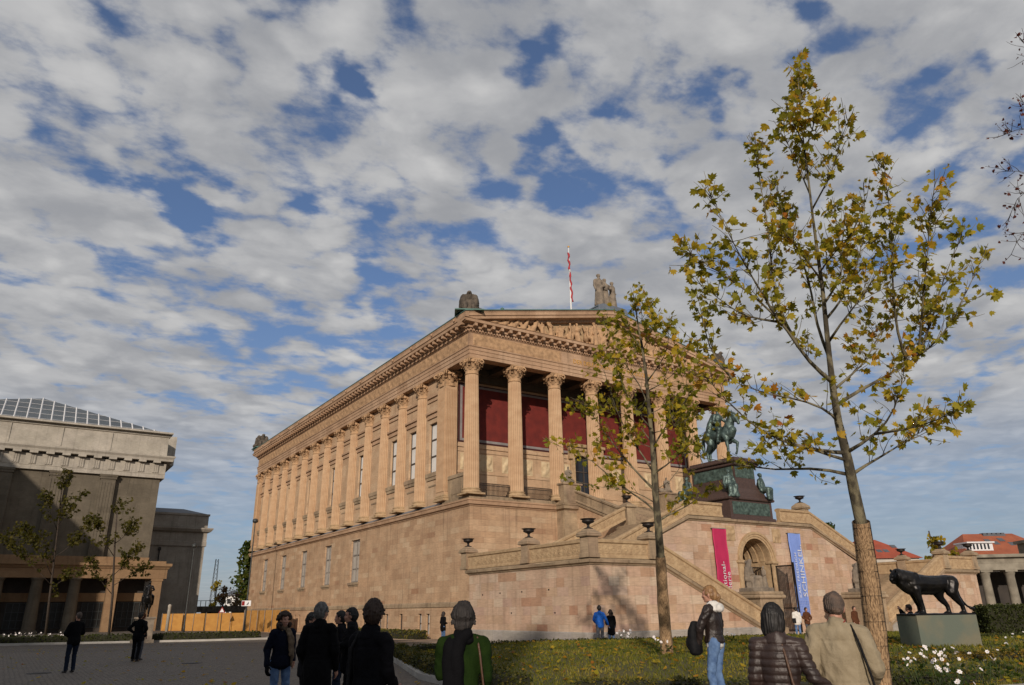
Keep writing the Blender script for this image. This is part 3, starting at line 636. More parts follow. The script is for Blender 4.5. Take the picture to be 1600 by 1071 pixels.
for side in (0, 1):
    X = mir(side)
    def path(pts): 
        q = [(X(p[0]), p[1], p[2]) for p in pts]
        return q if not side else q[::-1]
    # landing block with its plinth
    wl = MB()
    for (p0, p1) in (((XL,YBk),(XL,YF)), ((XL,YF),(.35,YF)), ((XL,YBk),(9.2,YBk))):
        a, b_ = (X(p0[0]), p0[1]), (X(p1[0]), p1[1])
        wl.face([(a[0],a[1],-.5),(b_[0],b_[1],-.5),(b_[0],b_[1],3.78),(a[0],a[1],3.78)])
    wl.face([(X(XL),YF,3.9),(X(.4),YF,3.9),(X(.4),YBk,3.9),(X(XL),YBk,3.9)])
    # front of the lower flight, under its slope
    n = 16
    x0, x1 = .35, 8.15
    wl.face([(X(x0),YF,-.5),(X(x1),YF,-.5),(X(x1),YF,.30),(X(x0),YF,3.78)])
    # back wall of the upper flight
    wl.face([(X(1.0),YBk,3.7),(X(9.2),YBk,3.7),(X(9.2),YBk,7.3),(X(8.6),YBk,7.3)])
    lw = sp_(wl, 'landing_wall', MAT['stairwall'])
    for j, (yy, zz_) in enumerate(((-9.0,2.55),(-11.0,2.6),(-13.3,2.62),(-15.9,2.66),(-12.2,1.5),(-16.4,1.5))):
        hl = MB(); hl.box(X(XL)-.01, X(XL)+.01, yy-.05, yy+.05, zz_-.04, zz_+.04); sp_(hl, 'drain_hole', MAT['iron'], lw)
    pl = MB(); pl.sweep(path([(9.2,YBk,-.5),(XL,YBk,-.5),(XL,YF,-.5),(8.2,YF,-.5)]), [(-.1,0),(.06,0),(.06,1.02),(.0,1.08),(-.1,1.08)]); sp_(pl, 'plinth', MAT['granite'])
    cm = MB(); cm.sweep(path([(2,YBk,3.76),(XL,YBk,3.76),(XL,YF,3.76),(.35,YF,3.76),(8.15,YF,.28)]), CORN); sp_(cm, 'stair_cornice', MAT['trim'])
    bl = MB(); bl.sweep(path([(1.0,YBk+.1,4.10),(XL+.1,YBk+.1,4.10),(XL+.1,YF+.1,4.10),(.35,YF+.1,4.10),(8.15,YF+.1,.60)]), BAL); bo = sp_(bl, 'balustrade', MAT['carvedtrim'])
    # carved runs on the outer faces
    ys = [(-8.05,-13.55),(-14.35,-19.0)]
    for (ya, yb_) in ys:
        cr = MB(); cr.relief((X(XL+.1)-(.172 if not side else -.172), ya, 4.30), (0,-1,0), (0,0,1), ya-yb_, .47, (-1 if not side else 1,0,0), 120, 12, vine(2.0)); sp_(cr, 'carved_panel', MAT['carvedtrim'], bo)
    cr = MB()
    cr.relief((X(-3.9), YF+.1-.172, 4.30), (1 if not side else -1,0,0), (0,0,1), 3.5, .47, (0,-1,0), 80, 12, vine(4.0)); sp_(cr, 'carved_panel', MAT['carvedtrim'], bo); cr = MB()
    sl = Vector((8.15-.75, 0, -(4.1-.60)*(8.15-.75)/(7.8))); L_ = sl.length; u = sl.normalized(); u = Vector((u.x if not side else -u.x, 0, u.z))
    cr.relief((X(.75), YF+.1-.172, 4.12), u, (0,0,1), L_, .47, (0,-1,0), 170, 12, vine(6.0))
    sp_(cr, 'carved_panel', MAT['carvedtrim'], bo)
    # piers
    for (px, py, big) in ((XL+.1,YBk+.35,1),(XL+.1,-13.95,1),(XL+.12,YF+.12,1),(-.1,YF+.1,1)):
        pr = MB(); h = .33; cx = X(px)
        pr.box(cx-h-.05, cx+h+.05, py-h-.05, py+h+.05, 4.10, 4.32, 0, .02); pr.box(cx-h, cx+h, py-h, py+h, 4.32, 5.12)
        pr.box(cx-h-.14, cx+h+.14, py-h-.14, py+h+.14, 5.12, 5.26, 0, .04)
        pr.rings([[(cx+a*q, py+b_*q, z) for a, b_ in ((-1,-1),(1,-1),(1,1),(-1,1))] for q, z in ((.46,5.26),(.42,5.34),(.28,5.42),(.24,5.50))], False, True)
        sp_(pr, 'pier', MAT['trim']); urn_spots.append((cx, py, 5.50, 'landing'))
    # lower flight: steps between the front balustrade and the arch wall
    st = MB(); ns = 24
    for k in range(ns):
        xa = .4+7.6*k/ns; xb_ = .4+7.6*(k+1)/ns; zt = 3.9-(3.9-.12)*(k+1)/ns
        st.box(X(xa), X(xb_), YF+.3, YA-.02, -.3, zt+.15)
    sp_(st, 'lower_steps', MAT['trim'])
    # newel block at the foot of the flight
    nw = MB(); nx0, nx1 = X(8.15), X(10.15); a, b_ = min(nx0, nx1), max(nx0, nx1)
    nw.box(a-.08, b_+.08, YF-.12, YF+1.9, -.3, .5, 0, .03); nw.box(a, b_, YF, YF+1.78, .5, 2.1); nw.box(a+.25, b_-.25, YF-.02, YF+.1, .8, 1.85)
    nw.box(a-.16, b_+.16, YF-.16, YF+1.94, 2.1, 2.32, 0, .06); nw.box(a-.08, b_+.08, YF-.08, YF+1.86, 2.32, 2.5, 0, .04)
    sp_(nw, 'newel_block', MAT['trim'])
    # upper flight: outer balustrade on the arch wall, inner one behind
    ub = MB(); ub.sweep(path([(.9,YA+.1,4.30),(8.05,YA+.1,7.42),(11.4,YA+.1,7.42)]), BAL)
    ub2 = MB(); ub2.sweep(path([(1.2,-7.6,4.62),(8.6,-7.6,7.78)]), BAL); sp_(ub2, 'inner_balustrade', MAT['carvedtrim']); ubo = sp_(ub, 'upper_balustrade', MAT['carvedtrim'])
    cr = MB(); cr.relief((X(8.4), YA-.072, 7.60), (1 if not side else -1,0,0), (0,0,1), 2.8, .47, (0,-1,0), 64, 12, vine(1.0)); sp_(cr, 'carved_panel', MAT['carvedtrim'], ubo); cr = MB()
    sl = Vector((6.8,0,6.8*.4364)); u = sl.normalized(); u = Vector((u.x if not side else -u.x,0,u.z))
    cr.relief((X(1.1), YA-.072, 4.58), u, (0,0,1), sl.length, .47, (0,-1,0), 160, 12, vine(8.0)); sp_(cr, 'carved_panel', MAT['carvedtrim'], ubo); cr = MB()
    cr.relief((X(1.6), -7.775, 4.98), u, (0,0,1), 7.2, .47, (0,-1,0), 150, 12, vine(9.0))
    sp_(cr, 'carved_panel', MAT['carvedtrim'], ubo)
    uc = MB(); uc.sweep(path([(.6,YA,3.98),(8.05,YA,7.06),(XC,YA,7.06)]), CORN); sp_(uc, 'arch_wall_cornice', MAT['trim'])
    st = MB(); ns = 20
    for k in range(ns): xa = .6+7.6*k/ns; st.box(X(xa), X(xa+7.6/ns), YA+.35, -7.8, 2.5, 3.75+(7.1-3.75)*(k+1)/ns)
    sp_(st, 'upper_steps', MAT['trim'])
    # side of the last flight up to the portico, its parapet and end blocks
    fw = MB(); fx = 9.2
    fw.face([(X(fx),-7.7,3.0),(X(fx),-.3,3.0),(X(fx),-.3,9.95),(X(fx),-7.7,7.75)]); sp_(fw, 'top_flight_wall', MAT['podium'])
    pp = MB(); q = [(X(fx+.1),-.9,10.05),(X(fx+.1),-7.2,7.72)]
    pp.sweep(q if not side else q[::-1], BAL); pp.sweep([(p[0], p[1], p[2]-.36) for p in (q if not side else q[::-1])], CORN); sp_(pp, 'top_balustrade', MAT['trim'])
    tb = MB(); a, b_ = sorted((X(7.95), X(9.75)))
    tb.box(a, b_, -1.25, -.1, 9.72, 11.25); tb.box(a-.1, b_+.1, -1.35, 0, 9.72, 10.0, 0, .04); tb.box(a-.1, b_+.1, -1.35, 0, 11.25, 11.42, 0, .04); tb.box(a-.05, b_+.05, -1.3, -.1, 6, 9.72)
    tb.sweep([(a-.05 if not side else a-.05, -.28, 9.16), (a-.05,-1.3,9.16), (b_+.05,-1.3,9.16), (b_+.05,-.28,9.16)], [(0,0),(.10,.08),(.24,.14),(.27,.36),(.33,.42),(.33,.52),(0,.56)])
    sp_(tb, 'end_block', MAT['trim'])
    lp = MB(); cx = X(9.25); h = .42
    lp.box(cx-h, cx+h, -7.75, -6.9, 6.9, 8.72); lp.box(cx-h-.12, cx+h+.12, -7.87, -6.78, 8.72, 8.86, 0, .04)
    lp.rings([[(cx+a*q, -7.32+b_*q, z) for a, b_ in ((-1,-1),(1,-1),(1,1),(-1,1))] for q, z in ((.44,8.86),(.4,8.95),(.26,9.02),(.22,9.1))], False, True)
    sp_(lp, 'pier', MAT['trim']); urn_spots.append((cx, -7.32, 9.10, 'top'))
    pr = MB(); cx = X(8.35)
    pr.box(cx-.38, cx+.38, YA-.05, YA+.7, 7.42, 8.5); pr.box(cx-.5, cx+.5, YA-.16, YA+.8, 8.5, 8.62, 0, .04)
    pr.rings([[(cx+a*q, YA+.32+b_*q, z) for a, b_ in ((-1,-1),(1,-1),(1,1),(-1,1))] for q, z in ((.5,8.62),(.46,8.75),(.3,8.9),(.24,8.97))], False, True)
    if side: sp_(pr, 'pier', MAT['trim']); urn_spots.append((cx, YA+.32, 8.97, 'arch'))
# platform and last steps up to the portico
pf = MB(); pf.box(8, XR-8, YA+.35, -7.4, 6.7, 7.3)
for k in range(17): pf.box(9.4, XR-9.4, -7.4+6.9*k/17, -.4, 6.9, 7.3+(9.95-7.3)*(k+1)/17)
sp_(pf, 'platform_steps', MAT['trim'])
# the arch wall
AL, AR, SPZ = XC-1.48, XC+1.48, 4.65
def arcz(x): return SPZ+math.sqrt(max(0, 1.48**2-(x-XC)**2))
xs = [.35, 8.05, AL] + [XC-1.48*math.cos(math.pi*k/16) for k in range(1, 16)] + [AR, XR-8.05, XR-.35]
def top(x): 
    xx = min(x, XR-x); return 7.1 if xx >= 8.05 else 3.7+(xx-.35)*(7.1-3.7)/(8.05-.35)
wl = MB()
for a, b_ in zip(xs, xs[1:]):
    ins = AL-1e-6 <= a and b_ <= AR+1e-6
    wl.face([(a,YA,arcz(a) if ins else -.5),(b_,YA,arcz(b_) if ins else -.5),(b_,YA,top(b_)),(a,YA,top(a))])
sp_(wl, 'arch_wall', MAT['stairwall'])
iw = MB()                                                           # inside of the passage
prev = None
pts = [(AL,-.5),(AL,SPZ)]+[(XC-1.48*math.cos(math.pi*k/16), SPZ+1.48*math.sin(math.pi*k/16)) for k in range(1,16)]+[(AR,SPZ),(AR,-.5)]
for (a, b_) in zip(pts, pts[1:]): iw.face([(a[0],YA,a[1]),(b_[0],YA,b_[1]),(b_[0],-8,b_[1]),(a[0],-8,a[1])])
iw.face([(AL-.1,-8,-.5),(AR+.1,-8,-.5),(AR+.1,-8,6.3),(AL-.1,-8,6.3)])
sp_(iw, 'arch_passage', MAT['carvedtrim'])
av = MB()                                                           # moulded rings, imposts and jambs of the arch
for k, (r0, r1, y0) in enumerate(((1.48,1.62,.06),(1.62,1.78,.11),(1.78,1.92,.17))):
    rr_ = [[(XC-r*math.cos(math.pi*j/20), YA-y, SPZ+r*math.sin(math.pi*j/20)) for r, y in ((r0,-.1),(r0,y0),(r1,y0),(r1,-.1))] for j in range(21)]
    av.rings(rr_, False, False, 0, False)
for sgn in (-1, 1):
    cx = XC+sgn*1.73; av.box(cx-.25, cx+.25, YA-.09, YA+.1, .5, SPZ-.2); av.box(cx-.34, cx+.34, YA-.2, YA+.4, SPZ-.2, SPZ, 0, .04)
for k in range(3):                                                   # receding orders inside the arch
    r = 1.44-.1*k; y = YA+.5+.55*k
    av.rings([[(XC-rr*math.cos(math.pi*j/20), yy, SPZ+rr*math.sin(math.pi*j/20)) for rr, yy in ((r+.1,y),(r,y),(r,y+.4),(r+.1,y+.4))] for j in range(21)], False, False)
for sgn in (-1, 1):
    av.relief((XC+sgn*1.95-(.0 if sgn > 0 else .9), YA-.03, 5.9), (1,0,0), (0,0,1), .9, 1.0, (0,-1,0), 14, 14, scroll(1.2, .09, 3+sgn))
sp_(av, 'archivolt', MAT['carvedtrim'])
gt = MB()                                                            # iron gate in the passage, one leaf swung out
for x in [AL+.06+i*(AR-AL-.12)/18 for i in range(19)]: gt.box(x-.018, x+.018, YA+.9, YA+.94, 0, 4.3)
for z in (.1, 1.5, 4.2): gt.box(AL, AR, YA+.88, YA+.96, z, z+.07)
for i in range(15): y = YA-.1-i*.1; gt.box(AR+.30, AR+.335, y-.016, y+.016, .05, 4.35)
for z in (.1, 1.5, 4.25): gt.box(AR+.29, AR+.345, YA-1.55, YA-.05, z, z+.08)
gt.box(AR+.28, AR+.355, YA-1.6, YA-1.5, 0, 4.5)
sp_(gt, 'iron_gate', MAT['iron'])

# urns on the piers
uo = empty('urn', (0,0,0)); um = MB()
um.lathe([(.16,0),(.17,.03),(.08,.07),(.06,.16),(.08,.2),(.10,.23),(.28,.30),(.33,.36),(.30,.40),(.31,.43),(.40,.47),(.42,.49),(.36,.50),(.3,.46)], n=24); um.box(-.17,.17,-.17,.17,-.03,.02)
um.build('bowl', MAT['iron'], uo)
ulab = {0:'black iron urn on the balustrade pier farthest back along the left landing', 1:'black iron urn on the middle pier of the left landing side',
        2:'black iron urn on the front corner pier of the left landing', 3:'black iron urn on the pier where the left lower flight starts down',
        4:'black iron urn on the upper left pier behind the slender tree'}
rl = ['black iron urn at the rear of the right landing', 'black iron urn on the middle pier of the right landing side', 'black iron urn on the front corner pier of the right landing, beside the colonnade',
      'black iron urn on the right landing pier above the lion', 'black iron urn on the upper right pier beside the top flight', 'black iron urn on the pier right of the arch wall, against the sky']
for i, (x, y, z, k) in enumerate(urn_spots):
    o = uo if i == 0 else copy_tree(uo); o.location = (x, y, z+.03)
    tag(o, ulab[i] if i < 5 else rl[i-5], 'urn', 'iron urns on the stair piers')

# banners on the arch wall: cloth, battens, lettering
def banner(label, x0, x1, z0, z1, mat, lines):
    r = empty('banner', ((x0+x1)/2, YA-.2, z0), 0, label, 'banner', 'exhibition banners on the arch wall'); o = tuple(r.location)
    mb = MB(); n = 12; front = []
    for j in range(n+1):
        z = z0+(z1-z0)*j/n; front.append([(x0+(x1-x0)*i/8, YA-.2+.028*math.sin(i*.9+j*.7)+.02*math.sin(j*1.9-i*.6), z) for i in range(9)])
    vs = [p for rr in front for p in rr]+[(p[0], p[1]+.02, p[2]) for rr in front for p in rr]; k = 9; M_ = len(front)*k
    fs = [(j*k+i, j*k+i+1, (j+1)*k+i+1, (j+1)*k+i) for j in range(n) for i in range(8)]
    mb.add(vs, fs+[tuple(a+M_ for a in f[::-1]) for f in fs]+[(j*k, (j+1)*k, (j+1)*k+M_, j*k+M_) for j in range(n)]+[(j*k+8, (j+1)*k+8, (j+1)*k+8+M_, j*k+8+M_) for j in range(n)], 0, True)
    mb.build('cloth', mat, r, o)
    t = MB(); t.box(x0-.03, x1+.03, YA-.21, YA-.0, z1, z1+.05); t.box(x0-.03, x1+.03, YA-.21, YA-.16, z0-.05, z0); t.build('batten', MAT['paleframe'], r, o)
    rot = Matrix(((0,-1,0),(0,0,-1),(1,0,0)))       # letters run upwards, facing the square
    for (body, xx, zz_, size, sx, mt) in lines: text_mesh('lettering', body, size, mt, r, (xx, YA-.252, zz_), rot, o, .004, 'LEFT', 1.0, sx)
    return r, o
banner('narrow magenta banner left of the arch with white upright lettering', 10.15, 11.45, 1.6, 6.62, MAT['pink'],
       [('National-', 10.80, 2.35, .50, 1.15, MAT['white']), ('galerie', 11.22, 2.35, .50, 1.15, MAT['white'])])
r_, o_ = banner('tall narrow blue banner right of the arch with white upright lettering', 17.95, 19.28, 1.02, 6.62, MAT['blue'],
       [('SCHINKEL,', 18.93, 2.25, .62, 1.22, MAT['white']), ('KARL FRIEDRICH', 18.38, 2.2, .34, 1.2, MAT['palewhite'])])
mb = MB()
for i in range(7): mb.box(18.05+i*.18, 18.07+i*.18, YA-.252, YA-.242, 1.1, 2.05)
for i in range(6): mb.box(18.05, 19.18, YA-.2515, YA-.2425, 1.15+i*.17, 1.165+i*.17)
mb.build('printed_grid', MAT['faintwhite'], r_, o_)
# ================================================================ bodies: swept limbs fused into one skin
class OB(MB):
    def limb(s, p0, p1, r0, r1, n=10):
        p0, p1 = Vector(p0), Vector(p1); d = p1-p0
        if d.length < 1e-6: d = Vector((0,0,1e-3))
        u = d.normalized(); a = u.orthogonal().normalized(); b = u.cross(a); R_ = []
        for (c, r, sg) in ((p0, r0, -1), (p1, r1, 1)):
            for q in ((.92,.55,.0) if sg < 0 else (.0,.55,.92)):
                rr = r*math.sqrt(1-q*q); cc = c+u*sg*q*r
                R_.append([cc+(a*math.cos(2*math.pi*k/n)+b*math.sin(2*math.pi*k/n))*rr for k in range(n)])
        s.rings(R_, True, True)
    def chain(s, pts, rs, n=10):
        for i in range(len(pts)-1): s.limb(pts[i], pts[i+1], rs[i], rs[i+1], n)
    def loft(s, secs, n=16):
        """secs: (centre, rx, ry) level elliptical sections, closed with domed ends"""
        R_ = []
        def ring(c, rx, ry): return [(c[0]+rx*math.cos(2*math.pi*k/n), c[1]+ry*math.sin(2*math.pi*k/n), c[2]) for k in range(n)]
        c, rx, ry = secs[0]; up = 1 if secs[-1][0][2] > c[2] else -1
        R_.append(ring((c[0],c[1],c[2]-up*ry*.35), rx*.6, ry*.6))
        for c, rx, ry in secs: R_.append(ring(c, rx, ry))
        c, rx, ry = secs[-1]; R_.append(ring((c[0],c[1],c[2]+up*ry*.35), rx*.6, ry*.6)); s.rings(R_, True, True)
    def ell(s, c, r, rot=None, n=12):
        k0 = len(s.v); s.ball((0,0,0), r, n); m = rot if rot else Matrix.Identity(3); c = Vector(c)
        for i in range(k0, len(s.v)): s.v[i] = tuple(m @ Vector(s.v[i])+c)
    def fuse(s, name, mat, parent, voxel=.02, sm=3, amp=0.0, k=6.0, xf=None, stretch=(1,1,1), dec=None, fold=None):
        me = bpy.data.meshes.new(name); me.from_pydata(s.v, [], s.f); o = bpy.data.objects.new('tmp', me); col.objects.link(o)
        r = o.modifiers.new('r', 'REMESH'); r.mode = 'VOXEL'; r.voxel_size = voxel; r.use_smooth_shade = True
        if sm: q = o.modifiers.new('s', 'SMOOTH'); q.iterations = sm; q.factor = .5
        if dec: q = o.modifiers.new('d', 'DECIMATE'); q.ratio = dec
        dg = bpy.context.evaluated_depsgraph_get(); out = bpy.data.meshes.new_from_object(o.evaluated_get(dg)); bpy.data.objects.remove(o); bpy.data.meshes.remove(me)
        if amp:
            ns = [v.normal.copy() for v in out.vertices]; st = Vector(stretch); off = Vector((rnd.random()*50, rnd.random()*50, 0))
            for v, nn in zip(out.vertices, ns): v.co += nn*amp*noise.noise(Vector((v.co.x*st.x, v.co.y*st.y, v.co.z*st.z))*k+off)
        if fold:
            ns = [v.normal.copy() for v in out.vertices]
            for v, nn in zip(out.vertices, ns): v.co += nn*fold(v.co, nn)
        if xf is not None: out.transform(xf)
        for p in out.polygons: p.use_smooth = True
        out.materials.clear(); out.materials.append(mat); out.name = name
        ob = bpy.data.objects.new(name, out); col.objects.link(ob); ob.parent = parent; return ob

SKIN = M('skin', (.42,.22,.15), (.37,.185,.125), .55, scale=8)
def cloth(name, c, c2=None, rough=.85, bump=.35, bscale=60): return M(name, c, c2 or tuple(x*.78 for x in c), rough, scale=9, bump=bump, bscale=bscale, spec=.08)
C = dict(black=cloth('black_wool', (.005,.005,.006)), black2=cloth('black_cotton', (.006,.006,.008)), navy=cloth('navy_cloth', (.006,.008,.018)), charcoal=cloth('charcoal_cloth', (.016,.016,.019)),
    jeans=cloth('blue_denim', (.14,.23,.40), (.07,.125,.25), .9), jeans2=cloth('dark_denim', (.012,.018,.034)), grey=cloth('grey_trousers', (.085,.09,.105)), green=cloth('green_wool', (.012,.026,.004), (.008,.019,.003)),
    bluej=cloth('bright_blue_shell', (.02,.13,.55), (.015,.10,.42), .5), leather=M('brown_leather', (.022,.013,.010), (.012,.008,.007), .5, scale=9, bump=.4, bscale=30), quilt=M('quilted_brown_nylon', (.038,.021,.017), (.022,.013,.011), .5, scale=5, bump=.3, bscale=30),
    beige=cloth('beige_cotton', (.30,.25,.17), (.25,.205,.135), .85, .3, 50), white=cloth('white_cloth', (.7,.68,.64), (.55,.54,.5)), brownj=cloth('rust_brown_cloth', (.10,.04,.02)), scarf=cloth('beige_scarf', (.20,.15,.10), (.10,.07,.05)),
    redshirt=cloth('red_cloth', (.25,.02,.02)), hairdark=M('dark_brown_hair', (.012,.008,.006), (.026,.015,.010), .65, scale=22, stretch=(1,1,.2)), hairblack=M('black_hair', (.004,.0035,.0035), (.010,.008,.007), .6, scale=22, stretch=(1,1,.2)),
    hairgrey=M('grey_hair', (.17,.165,.16), (.06,.057,.054), .6, scale=30, stretch=(1,1,.3)), hairdgrey=M('dark_grey_hair', (.024,.019,.017), (.010,.008,.007), .75, scale=30, stretch=(1,1,.3)),
    hairblond=M('blond_hair', (.30,.17,.07), (.16,.08,.03), .5, scale=25, stretch=(1,1,.25)), hairbrown=M('brown_hair', (.040,.020,.011), (.022,.010,.006), .65, scale=25, stretch=(1,1,.25)), hairshort=M('cropped_grey_hair', (.13,.085,.06), (.055,.045,.04), .7, scale=11, bump=.5, bscale=90),
    shoe=M('dark_shoe_leather', (.016,.013,.012), None, .45), strap=M('tan_strap', (.075,.036,.018), None, .5), straprd=M('red_camera_strap', (.22,.02,.015), None, .6), bagblack=M('black_bag_nylon', (.006,.006,.007), (.011,.011,.012), .7, scale=20, spec=.15), bagwhite=M('white_patterned_bag', (.55,.50,.45), (.22,.17,.14), .6, scale=16, contrast=(.48,.54)))
EYE = M('eye', (.02,.015,.012), None, .2); LIP = M('lips', (.30,.09,.075), None, .5); TEETH = M('teeth', (.6,.57,.52), None, .4)

def joints(**kw):
    J = dict(pel=(0,0,.95), waist=(0,0,1.08), chest=(0,.0,1.28), neck=(0,-.01,1.465), head=(0,.02,1.60), shL=(-.168,0,1.395), shR=(.168,0,1.395),
        elL=(-.215,-.03,1.12), elR=(.215,-.03,1.12), wrL=(-.222,.05,.875), wrR=(.222,.05,.875), hpL=(-.09,0,.93), hpR=(.09,0,.93), knL=(-.10,.025,.50), knR=(.10,.025,.50), anL=(-.105,-.02,.085), anR=(.105,-.02,.085))
    J.update(kw); return {k: Vector(v) for k, v in J.items()}
def cloth_fold(seed, amp=.013, yoke=True, quilt=False):
    o = Vector((seed*3.7, seed*1.9, 0))
    def f(c, n):
        a = noise.noise(Vector((c.x*9, c.y*9, c.z*2.6))+o); b = noise.noise(Vector((c.x*16+c.z*5, c.y*16, c.z*7))+o)
        d = amp*(1-2*abs(a))*.9-amp*.35+amp*.55*(1-2*abs(b))
        arm = sstep(.17, .25, abs(c.x))
        d += arm*amp*.35*math.sin(c.z*46+9*noise.noise(c*7+o))*sstep(.95, 1.2, c.z)
        if abs(c.x) < .17 and not quilt:
            d -= .007*math.exp(-((c.z-1.335+.12*c.x*c.x)/.008)**2) if (yoke and c.y < 0) else 0
            d -= .006*math.exp(-((c.z-1.02)/.012)**2) if yoke else 0
        if quilt: d = d*.45-.010*math.exp(-((((c.z+.02*c.x) % .062)-.031)/.009)**2)
        return d
    return f
def hand(ob, wr, el, curl=.5, inward=1, scale=1.0):
    """palm, four unequal bent fingers and a thumb from the side of the palm"""
    d = (wr-el).normalized(); side = Vector((0,1,0)); side = (side-d*side.dot(d)).normalized(); palm = d.cross(side)*inward
    k = scale; c = wr+d*.05*k; ob.limb(wr, wr+d*.075*k+side*.0, .026*k, .030*k, 8); ob.limb(wr+d*.03*k+side*.02*k, wr+d*.085*k+side*.026*k, .018*k, .017*k, 8); ob.limb(wr+d*.03*k-side*.02*k, wr+d*.08*k-side*.026*k, .018*k, .016*k, 8)
    for i, (o, L) in enumerate(((.031,.068),(.011,.076),(-.010,.071),(-.030,.056))):
        b = wr+d*.088*k+side*o*k; a1 = curl*.5; a2 = curl*1.3
        m1 = b+(d*math.cos(a1)+palm*math.sin(a1))*L*.5*k; m2 = m1+(d*math.cos(a2)+palm*math.sin(a2))*L*.5*k
        ob.chain([b, m1, m2], [.0098*k,.0088*k,.0075*k], 7)
    t0 = wr+d*.03*k+side*.03*k; t1 = t0+(d*.6+side*.75+palm*.3).normalized()*.04*k; t2 = t1+(d*.9+side*.15+palm*.35).normalized()*.032*k
    ob.chain([t0, t1, t2], [.0125*k,.0105*k,.0085*k], 7)
def person(label, foot, face, H=1.75, J=None, top='black', topmat='black', toplen=.80, legs='jeans', hair='short', hairmat='hairdark', look=0.0, tilt=0.0, girth=1.0, vox=.016, group=None, face_detail=False, female=False, collar=None, curl=.5, lift=0.0):
    """foot: where the heels stand; face: direction faced, from +Y towards +X"""
    J = J or joints(); k = H/1.737
    root = empty('person', (foot[0], foot[1], foot[2]), -face, label, 'person', group); S_ = Matrix.Scale(k, 4)
    g = girth; hd = J['head']
    def rotH(): return Matrix.Rotation(-look, 3, 'Z') @ Matrix.Rotation(tilt, 3, 'X')
    RH = rotH()
    def hp(x, y, z): return hd+RH @ Vector((x, y, z))
    # the body, one skin
    b = OB()
    b.loft([(J['pel']+Vector((0,0,-.06)), .13*g, .085*g), (J['pel']+Vector((0,0,.04)), .135*g, .088*g), (J['waist'], .115*g, .08*g), (J['chest'], .135*g, .092*g), (J['chest']+Vector((0,0,.11)), .11*g, .075*g)])
    b.limb(J['neck']+Vector((0,-.005,-.06)), hd+Vector((0,-.02,-.05)), .060, .052)
    b.ell(hd+RH @ Vector((0,-.008,.03)), (.078,.096,.098), RH); b.ell(hp(0,.026,-.045), (.055,.062,.068), RH); b.ell(hp(0,.058,-.092), (.028,.026,.022), RH)
    b.limb(hp(0,.088,.012), hp(0,.103,-.028), .010, .0155, 8); b.limb(hp(-.028,.078,.03), hp(.028,.078,.03), .018, .018, 8); b.ell(hp(0,.082,-.062), (.026,.016,.012), RH)
    for s_ in (-1, 1): b.ell(hp(s_*.074,-.004,-.008), (.012,.022,.034), RH); b.ell(hp(s_*.038,.068,-.022), (.026,.022,.022), RH)
    for q in 'LR':
        b.limb(J['neck']+Vector((0,0,-.08)), J['sh'+q], .055, .05); b.chain([J['sh'+q], J['el'+q], J['wr'+q]], [.044*g,.036*g,.026])
        hand(b, J['wr'+q], J['el'+q], curl, 1 if q == 'L' else -1)
        b.chain([J['hp'+q], J['kn'+q], J['an'+q]], [.070*g,.048*g,.036])
        f = (J['an'+q]-J['kn'+q]); b.limb(J['an'+q]+Vector((0,-.02,-.035)), J['an'+q]+Vector((.012 if q == 'R' else -.012,.15,-.05)), .035, .028)
    b.fuse('body', SKIN, root, min(vox, .0115) if vox < .02 else vox, 2, xf=S_)
    # trousers
    t = OB(); e = .016
    t.loft([(J['pel']+Vector((0,0,-.06)), .162*g, .118*g), (J['pel']+Vector((0,0,.08)), .138*g, .098*g)])
    for q in 'LR':
        t.limb(J['hp'+q]+Vector((0,-.02,0)), J['kn'+q], .098*g, .068*g); t.limb(J['kn'+q], J['an'+q]+Vector((0,0,.0)), .068*g, .060*g if not female else .054)
        t.limb(J['hp'+q]+Vector((0,-.045,-.02)), J['hp'+q]+Vector((0,-.03,-.12)), .085*g, .075*g)
    t.fuse('trousers', C[legs], root, vox, 2, .004, 9, S_, (1,1,2.2), None, lambda c, n: .006*math.sin(c.z*50+7*noise.noise(c*7))*math.exp(-((c.z-.5)/.13)**2)+.006*math.sin(c.z*60+6*noise.noise(c*8))*math.exp(-((c.z-.14)/.10)**2))
    sh = OB()
    for q in 'LR':
        sx = .012 if q == 'R' else -.012
        sh.limb(J['an'+q]+Vector((0,-.03,-.038)), J['an'+q]+Vector((sx,.14,-.05)), .042, .036); sh.limb(J['an'+q]+Vector((0,-.025,-.05)), J['an'+q]+Vector((sx,.165,-.057)), .03, .027); sh.limb(J['an'+q]+Vector((0,-.01,.0)), J['an'+q]+Vector((0,-.01,-.03)), .048, .045)
    sh.fuse('shoes', C['shoe'], root, vox, 2, xf=S_)
    # jacket or coat
    c = OB(); z0 = toplen; pz = J['pel']
    fl = 1.12 if z0 < .7 else 1.0
    secs = []
    if z0 < .86: secs.append((Vector((pz.x*.6,pz.y*.6,z0)), .185*g*fl, .145*g*fl))
    secs += [(pz+Vector((0,-.008,-.02)), .186*g, .152*g), (J['waist'], .168*g if not female else .150*g, .126*g), (J['chest']+Vector((0,0,-.04)), .174*g, .130*g), (J['chest']+Vector((0,0,.06)), .165*g, .118*g), (J['neck']+Vector((0,-.01,-.075)), .115*g, .092*g), (J['neck']+Vector((0,-.01,-.02)), .074, .076), (J['neck']+Vector((0,-.008,.02)), .070, .074)]
    c.loft(secs, 20)
    for q in 'LR':
        c.limb(J['neck']+Vector((0,-.01,-.055)), J['sh'+q]+Vector((0,0,-.008)), .070*g, .070*g); c.chain([J['sh'+q]+Vector((0,0,-.012)), J['el'+q], J['wr'+q]+(J['el'+q]-J['wr'+q])*.06], [.074*g,.058*g,.045*g])
